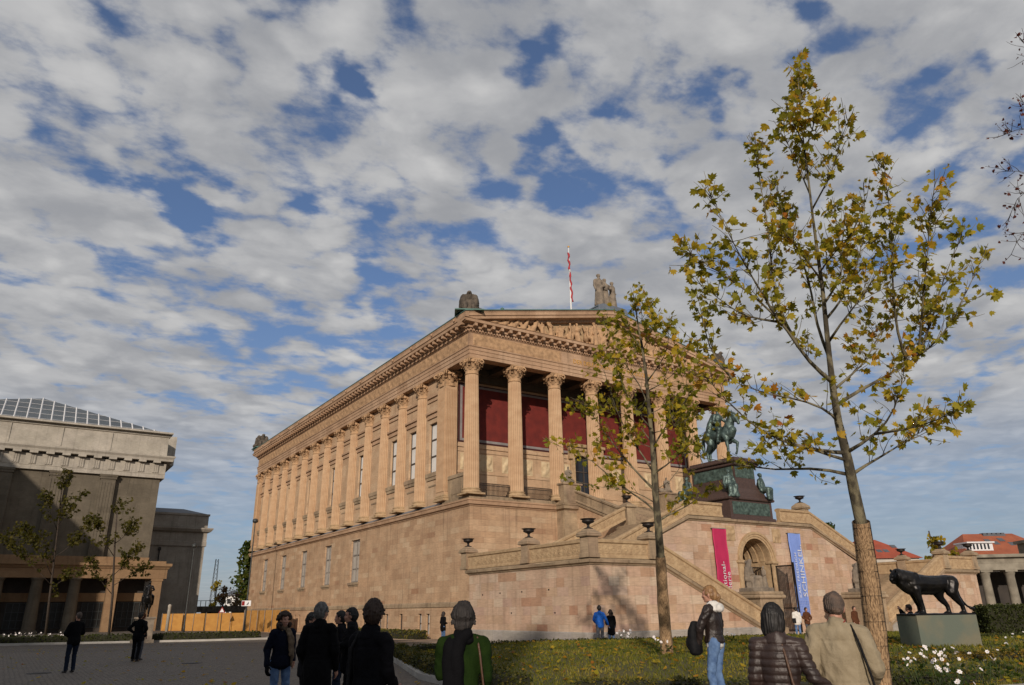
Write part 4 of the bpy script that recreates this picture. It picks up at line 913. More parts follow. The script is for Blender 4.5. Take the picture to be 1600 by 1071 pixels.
    cj = c.fuse({'coat':'coat','black':'jacket'}.get(top, top), C[topmat], root, vox, 2, .008, 5, S_, (1.3,1.3,1.0), None, cloth_fold(H*10, .013 if vox < .02 else .008, True, topmat == 'quilt'))
    if collar:
        q = OB(); nk = J['neck']
        q.loft([(nk+Vector((0,-.01,-.06)), .110, .100), (nk+Vector((0,-.005,-.01)), .092, .092), (nk+Vector((0,.0,.030)), .083, .087)]); q.fuse(collar[0], C[collar[1]], root, vox, 2, .012, 14, S_)
    # hair
    h = OB(); hc = hd+Vector((0,0,0))
    def tuft(n, spread, L, r, zmin=-.02, back=True, curlr=0):
        for i in range(n):
            a = rnd.uniform(0, 2*math.pi); el = rnd.uniform(-.15, 1.45)
            d = Vector((math.cos(a)*math.cos(el), math.sin(a)*math.cos(el), math.sin(el)))
            if d.y > .45 and d.z < .55: continue
            p0 = hp(d.x*.074, d.y*.094-.008, d.z*.098+.03); down = Vector((d.x*.4, d.y*.4, -1)).normalized() if d.z < .9 else Vector((d.x,d.y,-.3))
            p1 = p0+RH @ (d*spread+down*L*rnd.uniform(.6, 1.1)); h.limb(p0, p1, r, r*.55, 6)
    if hair == 'cropped': h.ell(hp(0,-.012,.036), (.0815,.0985,.0975), RH); h.ell(hp(0,-.045,.0), (.070,.068,.058), RH)
    elif hair in ('short', 'bob', 'tail', 'curly', 'long', 'tousled'):
        e = .010
        h.ell(hp(0,-.020,.038), (.074+e,.090+e,.096+e), RH); h.ell(hp(0,-.045,-.005), (.070+e,.066+e,.085+e), RH)
    if hair == 'short': tuft(260, .016, .022, .009)
    if hair == 'tousled':
        h.ell(hp(0,-.025,.03), (.10,.112,.115), RH); h.ell(hp(0,-.05,-.05), (.085,.07,.075), RH); tuft(420, .026, .03, .0085); [h.limb(hp(s_*.08,-.05,-.03+.02*q), hp(s_*.105,-.06,-.05+.02*q), .016, .010, 6) for s_ in (-1,1) for q in range(2)]
    if hair == 'bob': h.loft([(hp(0,-.05,-.125), .085, .062), (hp(0,-.045,-.09), .097, .075), (hp(0,-.035,-.02), .101, .088), (hp(0,-.025,.05), .098, .098), (hp(0,-.02,.09), .075, .085)])
    if hair == 'tail': tuft(60, .004, .03, .012); h.chain([hp(0,-.10,.03), hp(.01,-.135,-.03), hp(.015,-.12,-.12)], [.032,.036,.014]); h.ell(hp(.0,-.06,-.03), (.07,.06,.07), RH)
    if hair == 'long':
        h.loft([(hp(0,-.06,-.26), .10, .05), (hp(0,-.05,-.12), .10, .075), (hp(0,-.03,.0), .092, .088)]); tuft(110, .015, .14, .016)
    if hair == 'curly':
        h.ell(hp(0,-.045,-.03), (.100,.085,.14), RH)
        for i in range(330):
            a = rnd.uniform(0, 2*math.pi); el = rnd.uniform(-1.15, 1.5); d = Vector((math.cos(a)*math.cos(el), math.sin(a)*math.cos(el), math.sin(el)))
            if d.y > (.5 if abs(d.x) < .55 else .75) and d.z < .5: continue
            h.ell(hp(d.x*.118, d.y*.112-.02, d.z*.125+(.02 if d.z > 0 else -.05)), rnd.uniform(.016,.030), None, 6)
    ca = (hd.x, hd.y-.02)
    def strands(c, n):
        th = math.atan2(c.x-ca[0], c.y-ca[1]); return .0042*math.sin(th*34+7*noise.noise(Vector((c.x*9, c.y*9, c.z*4)))+c.z*22)+.003*math.sin(th*61+c.z*40)
    if h.v: h.fuse('hair', C[hairmat], root, max(.0075, vox*.55), 1, .006 if hair == 'bob' else .008, 20, S_, (1,1,.5), None, strands)
    if face_detail:
        for s_ in (-1, 1):
            q = OB(); q.ell(hp(s_*.033,.079,.008), (.011,.007,.006), RH, 8); q.build('eye', EYE, root).data.transform(S_)
            q = OB(); q.limb(hp(s_*.018,.092,.026), hp(s_*.05,.083,.027), .0042, .003, 6); q.build('eyebrow', C[hairmat], root).data.transform(S_)
        q = OB(); q.limb(hp(-.022,.093,-.060), hp(.022,.093,-.060), .0065, .0065, 6); q.build('lips', LIP, root).data.transform(S_)
        q = OB(); q.limb(hp(-.015,.0985,-.060), hp(.015,.0985,-.060), .0026, .0026, 6); q.build('teeth', TEETH, root).data.transform(S_)
    root['_h'] = H; del root['_h']
    return root, J, k
def local(root, p):                  # a point in a person's own axes, in the world
    return Matrix.Translation(root.location) @ Matrix.Rotation(root.rotation_euler.z, 4, 'Z') @ Vector(p)

# --------------------------------------------------------------- horses and riders
def horse(ob, raise_leg=True, k=1.0):
    """a horse along +x, feet at z = 0, withers about 1.6"""
    P = lambda *p: Vector(p)*k
    L = lambda pts, rs: ob.chain([P(*p) for p in pts], [r*k for r in rs], 12)
    L([(.50,0,1.24),(.1,0,1.22),(-.35,0,1.27),(-.62,0,1.34)], [.31,.31,.29,.29]); L([(.58,0,1.42),(.3,0,1.45),(-.2,0,1.46),(-.6,0,1.48)], [.2,.18,.17,.18])
    L([(.52,0,1.36),(.70,0,1.75),(.80,0,2.06)], [.28,.20,.15]); L([(.62,0,1.2),(.78,0,1.35)], [.25,.2]); L([(.80,0,2.12),(.95,0,2.04),(1.14,0,1.70),(1.17,0,1.62)], [.13,.13,.085,.075]); L([(.88,0,2.0),(1.02,0,1.76)], [.13,.085])
    for s in (-1, 1):
        L([(.78,s*.07,2.2),(.78,s*.085,2.36)], [.045,.014]); L([(.42,s*.14,1.2),(.52,s*.17,.98)], [.2,.14])
        if s < 0 or not raise_leg: L([(.52,s*.17,.98),(.55,s*.16,.58),(.54,s*.16,.14),(.60,s*.16,.05)], [.12,.065,.045,.06])
        else: L([(.52,s*.17,.98),(.86,s*.16,.78),(.78,s*.16,.40),(.72,s*.16,.30)], [.12,.07,.045,.055])
        x = -.08*s
        L([(-.55,s*.15,1.22),(-.48+x,s*.19,.88),(-.78+x,s*.17,.56),(-.72+x,s*.17,.14),(-.66+x,s*.17,.05)], [.25,.16,.08,.05,.065])
    L([(-.85,0,1.45),(-1.02,0,1.25),(-1.05,0,.75),(-1.0,0,.5)], [.06,.085,.085,.03])
    for i in range(9): t = i/8; ob.limb(P(.42+.34*t, 0, 1.62+.55*t-.02), P(.33+.32*t, .05*(-1)**i, 1.58+.52*t), .06*k, .03*k, 6)
    ob.ell(P(1.17,0,1.60), (.075*k,.065*k,.06*k))
def rider(ob, z=1.58, k=1.0, cloak=True, arm='out'):
    P = lambda *p: Vector(p)*k
    L = lambda pts, rs: ob.chain([P(*p) for p in pts], [r*k for r in rs], 10)
    L([(-.05,0,z),(-.03,0,z+.3),(0,0,z+.52)], [.18,.16,.20]); L([(0,-.2,z+.58),(0,.2,z+.58)], [.1,.1]); L([(0,0,z+.62),(.02,0,z+.78)], [.075,.07]); ob.ell(P(.03,0,z+.88), (.11*k,.09*k,.135*k)); ob.ell(P(.13,0,z+.86), (.03*k,.025*k,.03*k))
    for s in (-1, 1):
        L([(-.05,s*.14,z),(.30,s*.34,z-.12),(.18,s*.36,z-.58),(.16,s*.36,z-.66)], [.13,.10,.065,.06]); L([(.14,s*.36,z-.68),(.32,s*.37,z-.70)], [.05,.04])
        if arm == 'out' and s > 0: L([(0,s*.22,z+.55),(.12,s*.34,z+.36),(.36,s*.24,z+.28)], [.085,.07,.055])
        else: L([(0,s*.22,z+.55),(-.02,s*.33,z+.28),(.26,s*.18,z+.15)], [.085,.07,.055])
    if cloak:
        L([(-.12,.16,z+.58),(-.26,.24,z+.2),(-.4,.3,z-.3),(-.42,.32,z-.55)], [.12,.16,.16,.1]); L([(-.14,-.16,z+.58),(-.28,-.24,z+.2),(-.42,-.3,z-.3),(-.44,-.32,z-.5)], [.12,.16,.16,.1]); L([(-.15,0,z+.55),(-.32,0,z+.1),(-.46,0,z-.1)], [.14,.2,.2])
    for i in range(7): a = rnd.uniform(0,6.3); ob.limb(P(-.2,.12*math.cos(a),z+.5), P(-.36,.25*math.cos(a),z-.1), .05*k, .04*k, 6)
def robed(ob, p, face, h, lean=0.0, arm=0, seated=False):
    """a draped stone figure: robe with folds, shoulders, arms, head"""
    p = Vector(p); Rz = Matrix.Rotation(-face, 3, 'Z'); k = h/1.75
    P = lambda x, y, z: p+Rz @ (Vector((x, y+lean*z, z))*k)
    if not seated:
        ob.chain([P(0,0,.05),P(0,0,.6),P(0,0,1.0),P(0,.01,1.3),P(0,0,1.42)], [.27*k,.22*k,.19*k,.19*k,.14*k])
        for i in range(10): a = rnd.uniform(0,6.28); ob.limb(P(.25*math.cos(a),.22*math.sin(a),.03), P(.16*math.cos(a+.3),.13*math.sin(a+.3),1.05), .055*k, .035*k, 6)
    else:
        ob.chain([P(0,-.05,.45),P(0,-.04,.8),P(0,0,1.0)], [.24*k,.19*k,.15*k])
        for s in (-1, 1): ob.chain([P(s*.11,-.02,.48),P(s*.14,.42,.5),P(s*.13,.40,.05)], [.15*k,.13*k,.12*k])
        for i in range(8): ob.limb(P(rnd.uniform(-.2,.2),.42,.5), P(rnd.uniform(-.26,.26),.46,.0), .06*k, .07*k, 6)
        p = p-Vector((0,0,.40*k)); 
    zs = 1.38
    ob.limb(P(-.19,0,zs), P(.19,0,zs), .10*k, .10*k); ob.limb(P(0,0,zs+.05), P(0,.01,1.56), .065*k, .06*k); ob.ell(P(0,.02,1.66), (.085*k,.105*k,.125*k)); ob.ell(P(0,-.03,1.70), (.10*k,.105*k,.10*k)); ob.limb(P(0,.11,1.67), P(0,.125,1.635), .012*k, .018*k, 6)
    if arm == 0: ob.chain([P(-.22,0,zs),P(-.29,.05,1.1),P(-.12,.2,1.0)], [.085*k,.07*k,.05*k]); ob.chain([P(.22,0,zs),P(.28,.02,1.08),P(.24,.1,.82)], [.085*k,.07*k,.05*k])
    elif arm == 1: ob.chain([P(.22,0,zs),P(.34,.1,1.12),P(.58,.18,1.05)], [.085*k,.07*k,.05*k]); ob.chain([P(-.22,0,zs),P(-.27,.0,1.08),P(-.14,.15,.95)], [.085*k,.07*k,.05*k])
    else: ob.chain([P(-.22,0,zs),P(-.30,.1,1.12),P(-.1,.25,1.28)], [.085*k,.07*k,.05*k]); ob.chain([P(.22,0,zs),P(.27,.06,1.1),P(.1,.22,1.0)], [.085*k,.07*k,.05*k])
# ================================================================ statues
VW = lambda x, y: Vector((x, y, 0))
# rider on the high pedestal above the arch
mon = empty('equestrian_monument', (14.45, -12.5, 7.3), 0, 'green bronze rider on a tall brown granite pedestal with seated bronze figures, above the arch', 'monument'); MNO = tuple(mon.location)
p = MB(); p.box(12.1, 16.8, -14.62, -9.2, 7.3, 7.55, 0, .03); p.box(12.25, 16.65, -14.5, -9.3, 7.55, 8.72); p.box(12.05, 16.85, -14.66, -9.15, 8.72, 8.92, 0, .05)
p.rings([[(14.45+a*hx, -12.2+b*hy, z) for a, b in ((-1,-1),(1,-1),(1,1),(-1,1))] for hx, hy, z in ((2.1,2.2,8.92),(1.75,2.15,9.3),(1.35,2.05,9.6),(1.05,2.05,10.0),(1.05,2.05,11.2))], True, True)
p.box(13.22, 15.68, -14.5, -10.0, 11.2, 11.42, 0, .05); p.box(13.05, 15.85, -14.66, -9.85, 11.42, 11.62, 0, .05); p.box(13.3, 15.6, -14.4, -10.1, 11.62, 11.80, 0, .04)
p.build('pedestal', MAT['porphyry'], mon, MNO)
q = MB()
def knots(a, b): return .05*max(0, math.sin(a*5.5)*math.sin(b*7)+.7*noise.noise(Vector((a*3, b*3, 4))))
q.relief((12.5, -14.512, 7.72), (1,0,0), (0,0,1), 3.9, .86, (0,-1,0), 60, 16, knots); q.relief((13.45, -14.262, 10.35), (1,0,0), (0,0,1), 2.0, .8, (0,-1,0), 34, 16, knots); q.relief((13.388, -10.3, 10.35), (0,-1,0), (0,0,1), 3.8, .8, (-1,0,0), 56, 16, knots)
q.build('bronze_relief', MAT['bronzerelief'], mon, MNO)
def to_mon(ob, M_): ob.v = [tuple(M_ @ Vector(v)) for v in ob.v]
T = Matrix.Translation(Vector((14.45, -12.35, 11.80))-Vector(MNO)) @ Matrix.Rotation(R(-90), 4, 'Z')
h = OB(); h.box(-1.7, 1.5, -.6, .6, -.02, .10); horse(h, True, 1.62); h.fuse('horse', MAT['bronze'], mon, .04, 1, .012, 7, T)
h = OB(); rider(h, 1.58, 1.62); h.fuse('rider', MAT['bronze'], mon, .035, 1, .02, 9, T)
for (x, y, f) in ((12.75,-14.2,R(205)), (16.15,-14.2,R(165)), (12.55,-10.4,R(270)), (16.35,-10.4,R(90))):
    h = OB(); robed(h, (x-MNO[0], y-MNO[1], 8.92-MNO[2]), f, 2.45, 0, 0, True); h.fuse('seated_figure', MAT['bronze'], mon, .04, 1, .02, 9)

def statue(name, label, loc, mat, fn, vox=.04, group=None, base=None, basemat=None, cat='statue'):
    r = empty(name, loc, 0, label, cat, group); o = OB(); fn(o); o.fuse('figure', mat, r, vox, 1, .02, 8)
    if base: b = MB(); base(b); b.build('base', basemat or mat, r)
    return r
def fn(o): robed(o, (-.28,0,.55), R(190), 3.2, 0, 0); robed(o, (.55,.12,.55), R(180), 2.95, 0, 2); robed(o, (1.35,.0,.55), R(160), 2.75, 0, 1)
def bs(b):
    b.rings([[(.55+a*hx, c*.9, z) for a, c in ((-1,-1),(1,-1),(1,1),(-1,1))] for hx, z in ((1.75,-.5),(1.75,-.02),(1.82,0),(1.82,.10),(1.2,.36))], False, True)
statue('statue_group', 'three robed stone figures standing together on the pediment peak', (XC-.55, -AX+.1, APZ+.12), MAT['greystone'], fn, .05, None, bs, MAT['lead'])
def eagle(o):                                                        # a winged, seated beast seen from the front
    for s in (-1, 1):
        o.chain([(s*.12,.0,.2),(s*.16,0,.9),(s*.14,0,1.5)], [.35,.36,.26]); o.ell((s*.42,.05,1.15), (.28,.5,.85)); o.ell((s*.55,.25,1.0), (.18,.55,.7)); o.chain([(s*.26,-.32,1.0),(s*.28,-.5,.5),(s*.28,-.58,.1)], [.16,.13,.16])
        for i in range(7): o.limb((s*(.3+.06*i), -.25+.12*i, 1.85-.05*i), (s*(.42+.05*i), -.15+.15*i, .35), .07, .05, 6)
    o.chain([(0,-.15,1.5),(0,-.3,1.85),(0,-.42,2.0)], [.24,.2,.19]); o.limb((0,-.5,1.98), (0,-.72,1.88), .11, .05); o.ell((.75,.5,.35), (.3,.4,.4)); o.ell((-.75,.3,.25), (.25,.4,.3))
def ebase(b):
    b.rings([[(a*hx, c*hx, z) for a, c in ((-1,-1),(1,-1),(1,1),(-1,1))] for hx, z in ((.95,-.12),(.95,.0))], False, False, 1)
    b.rings([[(a*hx, c*hx, z) for a, c in ((-1,-1),(1,-1),(1,1),(-1,1))] for hx, z in ((1.2,-.04),(1.2,.04),(.95,.16))], True, True)
def eag(name_lab, loc, rz, k=1.0):
    r = empty('griffin_statue', loc, rz, name_lab, 'statue', 'winged beasts on the roof corners'); o = OB(); eagle(o); o.v = [(v[0]*k*1.35, v[1]*k, v[2]*k+.12) for v in o.v]; o.fuse('figure', MAT['darkstone'], r, .05, 1, .03, 7); b = MB(); ebase(b); b.build('base', [MAT['copper'], MAT['darkstone']], r); return r
eag('dark winged stone beast crouching on the front left roof corner', (-.50, -.35, 24.72), R(-28), .86)
eag('dark winged stone beast on the far back left roof corner, small against the sky', (-.4, YB+.3, 24.75), R(0), .95)
eag('dark winged stone beast on the right roof corner, hidden behind the autumn tree', (XR+.5, -.35, 24.72), R(10), .86)
def seated_l(o): robed(o, (0,0,.2), R(215), 1.55, 0, 2, True); o.limb((-.5,.25,.25), (.5,.25,.35), .22, .18); o.ell((0,.1,.15), (.62,.5,.2))
statue('seated_statue', 'weathered stone figure seated on the block where the top flight meets the portico, left side', (8.85, -.75, 11.42), MAT['greystone'], seated_l, .035, 'seated figures on the upper stair ends')
statue('seated_statue', 'weathered stone figure seated on the right upper stair end, behind the slender tree', (XR-8.85, -.75, 11.42), MAT['greystone'], seated_l, .035, 'seated figures on the upper stair ends')
def teach(o):                                                        # bent adult with a child at the knee
    robed(o, (-.15,.1,.22), R(115), 2.0, -.12, 2, True); robed(o, (.62,-.15,.2), R(-75), 1.25, 0, 0); o.box(-.85,1.0,-.5,.6,.0,.22); o.box(-.5,.2,-.2,.45,.2,.85); [o.limb((-.5+.1*q,.05,1.5-.05*q), (-.62+.14*q,.1,.35), .09, .10, 7) for q in range(4)]; o.chain([(-.35,0,1.75),(-.55,.05,1.3),(-.6,.1,.7)], [.14,.2,.2])
statue('statue_group', 'weathered stone adult and child on the block in front of the arch', (9.05, YF+.9, 2.5), MAT['greystone'], teach, .035)
statue('statue_group', 'weathered stone group at the right flight, partly behind the reed wrapped trunk', (XR-9.05, YF+.9, 2.5), MAT['greystone'], teach, .035)
# carved group in the pediment
o = OB()
for i in range(27):
    x = 1.6+(XR-3.2)*i/26; hh = min(2.6, (27.25-24.1)*(1-abs(x-XC)/(half-.6))*.92)
    if hh < .35: continue
    a = rnd.uniform(-.5,.5); 
    if hh > 1.3:
        st_ = i % 3 != 1; robed(o, (x-MO[0], -AX-.28-MO[1], 24.1-MO[2]), R(180)+a*1.6, hh*(rnd.uniform(.72,.95) if st_ else rnd.uniform(.9,1.05)), rnd.uniform(-.06,.1), rnd.choice((0,1,2)), not st_)
    else: o.chain([(x-MO[0]-.5, -AX-.25-MO[1], 24.2-MO[2]), (x-MO[0], -AX-.3-MO[1], 24.3-MO[2]), (x-MO[0]+.4, -AX-.25-MO[1], 24.1+hh*.8-MO[2])], [.16,.22,.17]); o.ell((x-MO[0]+.45, -AX-.3-MO[1], 24.1+hh-MO[2]), (.15,.16,.19))
    for j in range(3): o.limb((x-MO[0]+rnd.uniform(-.7,.7), -AX-.2-MO[1], 24.2-MO[2]), (x-MO[0]+rnd.uniform(-.7,.7), -AX-.25-MO[1], 24.1+hh*rnd.uniform(.4,.9)-MO[2]), .14, .10, 7)
o.fuse('carved_figures', MAT['carved'], ty, .055, 1, .02, 7)
# flag mast on the roof
pole = empty('flagpole', (XC, 5.0, 27.7), 0, 'thin white flagpole on the museum roof', 'flagpole')
m = MB(); m.lathe([(.13,0),(.12,.4),(.09,4),(.055,9.6)], n=10); m.build('mast', MAT['white'], pole); m = MB(); m.ball((0,0,9.65), .12, 8); m.build('finial', MAT['gold'], pole)
m = MB(); pts = []; 
for i in range(26):
    z = 36.6-i*.22; pts.append((XC-.16+.06*math.sin(i*1.3)+(.012*i), 4.9+.05*math.cos(i*1.7), z))
m.tube(pts, [.05+.07*abs(math.sin(i*.9+.4)) for i in range(26)], 7)
fl = m.build('flag', M('furled_red_flag', (.42,.03,.035), (.30,.02,.03), .8, scale=4), None, (XC, 5, 32)); tag(fl, 'red and white flag hanging furled along the white flagpole', 'flag')
fl.data.materials.append(C['white'])
for pl_ in fl.data.polygons:
    if (pl_.index//7) % 30 == 9: pl_.material_index = 1
m = MB(); m.lathe([(.12,0),(.10,.1),(.05,.15),(.05,.5),(.16,.55),(.16,.62),(.02,.75)], n=10); o = m.build('roof_vent', MAT['copper'], None, (0,0,0)); o.location = (2.6, -.6, 25.2); tag(o, 'tiny metal vent on the pediment slope left of the flagpole', 'vent')
m = MB(); m.tube([(24.0,-.5,25.7),(23.3,-.6,28.6)], [.02,.01], 5); m.build('lightning_rod', MAT['iron'], None, (24,-.5,25.7)); tag(bpy.data.objects['lightning_rod'], 'thin dark rod leaning from the right pediment slope', 'rod')

# the standing lion on its plinth, right foreground
ldir = (RTH*math.cos(R(12))+FWH*math.sin(R(12))).normalized(); lc = (atD(1417,963,22)+atD(1520,960,23.3))/2
ltop = lc.z; lg = gz(lc.x, lc.y)
pl = MB(); c0 = Vector((lc.x, lc.y, 0))+Vector((-ldir.y, ldir.x, 0))*.45+ldir*.2
pl.obox(c0, ldir, 1.12, .5, lg-.1, lg+.12); pl.obox(c0, ldir, 1.06, .45, lg+.12, ltop)
o = pl.build('statue_plinth', MAT['pedgreen'], None, (c0.x, c0.y, lg)); tag(o, 'plain greenish stone plinth under the black lion', 'plinth')
lang = math.atan2(ldir.y, ldir.x)+math.pi
lion = empty('lion_statue', (c0.x, c0.y, ltop), lang, 'black bronze lion standing in profile on a greenish stone plinth', 'statue')
l = OB(); l.v = []
def LZ(x, z, y=0): return ((560-x)/363, y, (845-z)/363)
l.box(-1.1, 1.05, -.33, .33, -.01, .05)
l.chain([LZ(300,500),LZ(420,500),LZ(560,510),LZ(700,500),LZ(800,495)], [.29,.275,.255,.235,.235], 14); l.chain([LZ(320,470),LZ(250,450),LZ(190,430)], [.28,.26,.23], 12); l.chain([LZ(290,560),LZ(230,520),LZ(180,480)], [.2,.2,.19], 12)
l.ell(LZ(215,440), (.30,.24,.25)); l.ell(LZ(165,425), (.22,.21,.24)); l.chain([LZ(440,585),LZ(560,590),LZ(640,565)], [.12,.12,.12], 10)
l.ell(LZ(118,430), (.16,.135,.17)); l.chain([LZ(105,445),LZ(72,462)], [.115,.075]); l.chain([LZ(100,485),LZ(78,488)], [.075,.05]); l.limb(LZ(95,395), LZ(64,440), .06, .045)
for s in (-1, 1):
    l.ell(LZ(112,362,s*.11), (.04,.03,.055)); l.ell(LZ(330,520,s*.15), (.17,.12,.28))
    fx = -30 if s > 0 else 10
    l.chain([LZ(345+fx,560,s*.15),LZ(368+fx,660,s*.15),LZ(395+fx,740,s*.14),LZ(402+fx,815,s*.14)], [.155,.10,.078,.07], 10); l.chain([LZ(400+fx,818,s*.14),LZ(352+fx,830,s*.15)], [.075,.065])
    hx = (-15 if s > 0 else -125)
    l.chain([LZ(815+hx*.6,500,s*.12),LZ(790+hx*.8,590,s*.15),LZ(835+hx,665,s*.15),LZ(905+hx,745,s*.14),LZ(918+hx,818,s*.14)], [.235,.185,.115,.072,.062], 10); l.chain([LZ(915+hx,820,s*.14),LZ(868+hx,830,s*.15)], [.07,.06])
l.ell(LZ(845,480), (.17,.17,.17)); l.chain([LZ(862,470),LZ(885,540),LZ(912,620),LZ(945,700),LZ(1000,755),LZ(1045,775)], [.085,.058,.045,.038,.035,.032], 8); l.chain([LZ(1040,774),LZ(1078,782)], [.055,.05], 8)
for s in (-1, 1):
    l.ell(LZ(345,455,s*.17), (.13,.10,.20)); l.ell(LZ(800,520,s*.15), (.17,.10,.20)); l.limb(LZ(105,405,s*.06), LZ(70,425,s*.045), .05, .035)
l.fuse('body', MAT['blackbronze'], lion, .018, 2, .009, 8)
m = MB(); m.obox(c0+ldir*.0, ldir, 1.08, .42, ltop-.002, ltop+.045); o = m.build('bronze_base', MAT['blackbronze'], None, (0,0,0)); o.parent = lion; o.matrix_parent_inverse = (Matrix.Translation(lion.location) @ Matrix.Rotation(lang, 4, 'Z')).inverted()

# rider statue on the far left of the plaza
ap = Vector((onZ(224,1000,-.1).x, 0, 0)); ap = atD(224, 985, 58); ag = gz(ap.x, ap.y)
am = empty('equestrian_statue', (ap.x, ap.y, ag), 0, 'dark bronze rider on horseback on a low block in the shaded planting at left', 'statue')
b = MB(); b.box(-.75,.75,-.75,.75,-.1,.25,0,.03); b.box(-.6,.6,-.65,.65,.25,1.75); b.box(-.7,.7,-.72,.72,1.75,1.9,0,.03); b.build('plinth', MAT['greystone'], am)
T = Matrix.Translation((0,0,1.9)) @ Matrix.Rotation(math.atan2(-FWH.y, -FWH.x)+R(24), 4, 'Z')
h = OB(); horse(h, False, 1.06); h.fuse('horse', MAT['blackbronze'], am, .035, 1, .008, 7, T); h = OB(); rider(h, 1.56, 1.06, False); h.fuse('rider', MAT['blackbronze'], am, .03, 1, .01, 9, T)

# ================================================================ people
def at_head(px, py, depth, H):        # a point on the ground below a head seen at a given distance
    p = atD(px, py, depth); return Vector((p.x, p.y, p.z-H))
CF = YAW
# 1-2 shaded left plaza
def standing(px, py, ppm):           # feet pixel and pixels per metre
    p = atD(px, py, FOC/ppm); return Vector((p.x, p.y, gz(p.x, p.y)))
J = joints(head=(0,-.03,1.615), wrL=(-.05,.2,1.02), elL=(-.27,.04,1.12), wrR=(.05,.2,1.02), elR=(.27,.04,1.12))
person('man in a dark jacket alone on the shaded plaza, head tilted back', standing(107,1050,51), CF-1.0, 1.75, J, top='jacket', topmat='black', toplen=.82, legs='jeans2', hair='cropped', hairmat='hairshort', tilt=.35, vox=.022)
J = joints(elL=(-.36,-.08,1.15), wrL=(-.2,.06,1.0), elR=(.36,-.08,1.15), wrR=(.22,.08,1.0), anL=(-.12,.05,.085), anR=(.14,-.1,.085))
person('man in a black suit walking in front of the dark rider statue', standing(208,1045,42), CF+.1, 1.73, J, top='jacket', topmat='black', toplen=.76, legs='black2', hair='short', hairmat='hairdark', vox=.024)
person('person in pale clothes half hidden beside the man in the black suit', standing(200,1040,42)+FWH*.9-RTH*.12, CF+.3, 1.70, joints(), top='jacket', topmat='charcoal', toplen=.72, legs='grey', hair='short', hairmat='brownj', vox=.024)
# 4 curly woman
J = joints(elR=(.25,-.05,1.12), wrR=(.29,.08,.86), elL=(-.215,-.0,1.13), wrL=(-.18,.12,.92), knL=(-.12,.03,.5), anL=(-.16,.0,.085), anR=(.10,.02,.085), hpL=(-.1,0,.93))
r, J4, k4 = person('laughing woman with curly dark hair, navy jacket, beige scarf and jeans', at_head(445,957,13.1,1.69), CF+math.pi-.75, 1.69, J, top='jacket', topmat='navy', toplen=.84, legs='jeans', hair='curly', hairmat='hairbrown', look=0, vox=.014, face_detail=True, female=True, collar=('scarf','scarf'))
s = OB(); s.chain([(-.06,.09,1.44),(-.13,.115,1.3),(-.15,.125,1.05),(-.16,.125,.84)], [.035,.04,.036,.03]); s.chain([(-.03,.10,1.44),(-.08,.14,1.25),(-.10,.15,1.02)], [.03,.034,.03]); s.fuse('scarf_end', C['scarf'], r, .012, 2, .012, 18, Matrix.Scale(k4,4))
g = OB(); hand(g, J4['wrR'], J4['elR'], .8, -1, 1.22); g.limb(J4['wrR']+Vector((0,0,.03)), J4['wrR']+Vector((0,.0,-.03)), .038, .036); g.fuse('glove', C['black'], r, .008, 1, xf=Matrix.Scale(k4,4))
# 5 grey man from behind, with the men he talks to
r, J5, k5 = person('grey haired man in a long black coat seen from behind', at_head(503,941,10.5,1.80), CF+.12, 1.80, joints(elR=(.235,-.02,1.12), wrR=(.22,.10,.89), elL=(-.235,-.03,1.12), wrL=(-.19,.11,.92)), top='coat', topmat='black', toplen=.62, legs='black2', hair='short', hairmat='hairgrey', look=.25, vox=.013, girth=1.0, collar=('collar','black'))
person('dark haired man in a black jacket peering past the grey haired man', at_head(488,957,12.2,1.72), CF+math.pi-1.3, 1.72, joints(), top='jacket', topmat='charcoal', toplen=.78, legs='black2', hair='short', hairmat='hairblack', vox=.016, face_detail=True)
J = joints(elR=(.3,.06,1.18), wrR=(.12,.26,1.14))
person('smaller dark haired man with beard shadow listening, leftmost of the two facing men', at_head(534,954.5,14.2,1.71), CF-1.65, 1.71, J, top='jacket', topmat='black2', toplen=.8, legs='jeans2', hair='short', hairmat='hairblack', vox=.016, face_detail=True)
person('taller dark haired man with grey scarf in profile, rightmost of the two facing men', at_head(551,949.5,12.8,1.77), CF-1.75, 1.77, joints(elL=(-.3,.05,1.16), wrL=(-.12,.25,1.12)), top='jacket', topmat='black', toplen=.76, legs='black2', hair='short', hairmat='hairblack', vox=.015, face_detail=True, collar=('scarf','charcoal'))
# 9 man with rucksack strap
r9, J9, k9 = person('brown haired man in a black hooded jacket seen close from behind', at_head(583,936,7.0,1.80), CF+.55, 1.80, joints(elR=(.20,.02,1.12), wrR=(.15,.18,1.0), elL=(-.20,.0,1.11), wrL=(-.18,.12,.9)), top='jacket', topmat='black2', toplen=.70, legs='jeans2', hair='short', hairmat='hairbrown', vox=.012, girth=.9, look=-.5, collar=('hood','black2'))
s = OB(); s.chain([(-.10,.1,1.46),(-.10,-.05,1.45),(-.115,-.128,1.32),(-.13,-.128,1.05),(-.14,-.13,.86)], [.016]*5, 8); s.fuse('shoulder_strap', C['bagblack'], r9, .010, 1, xf=Matrix.Scale(k9,4))
bag = empty('shoulder_bag', local(r9, (-.20,-.10,.72)), -(CF+.55), 'black bag hanging at the hip of the man in the hooded jacket', 'bag'); s = OB(); s.box(-.10,.10,-.06,.06,-.16,.14); s.fuse('pouch', C['bagblack'], bag, .014, 4, .008, 8)
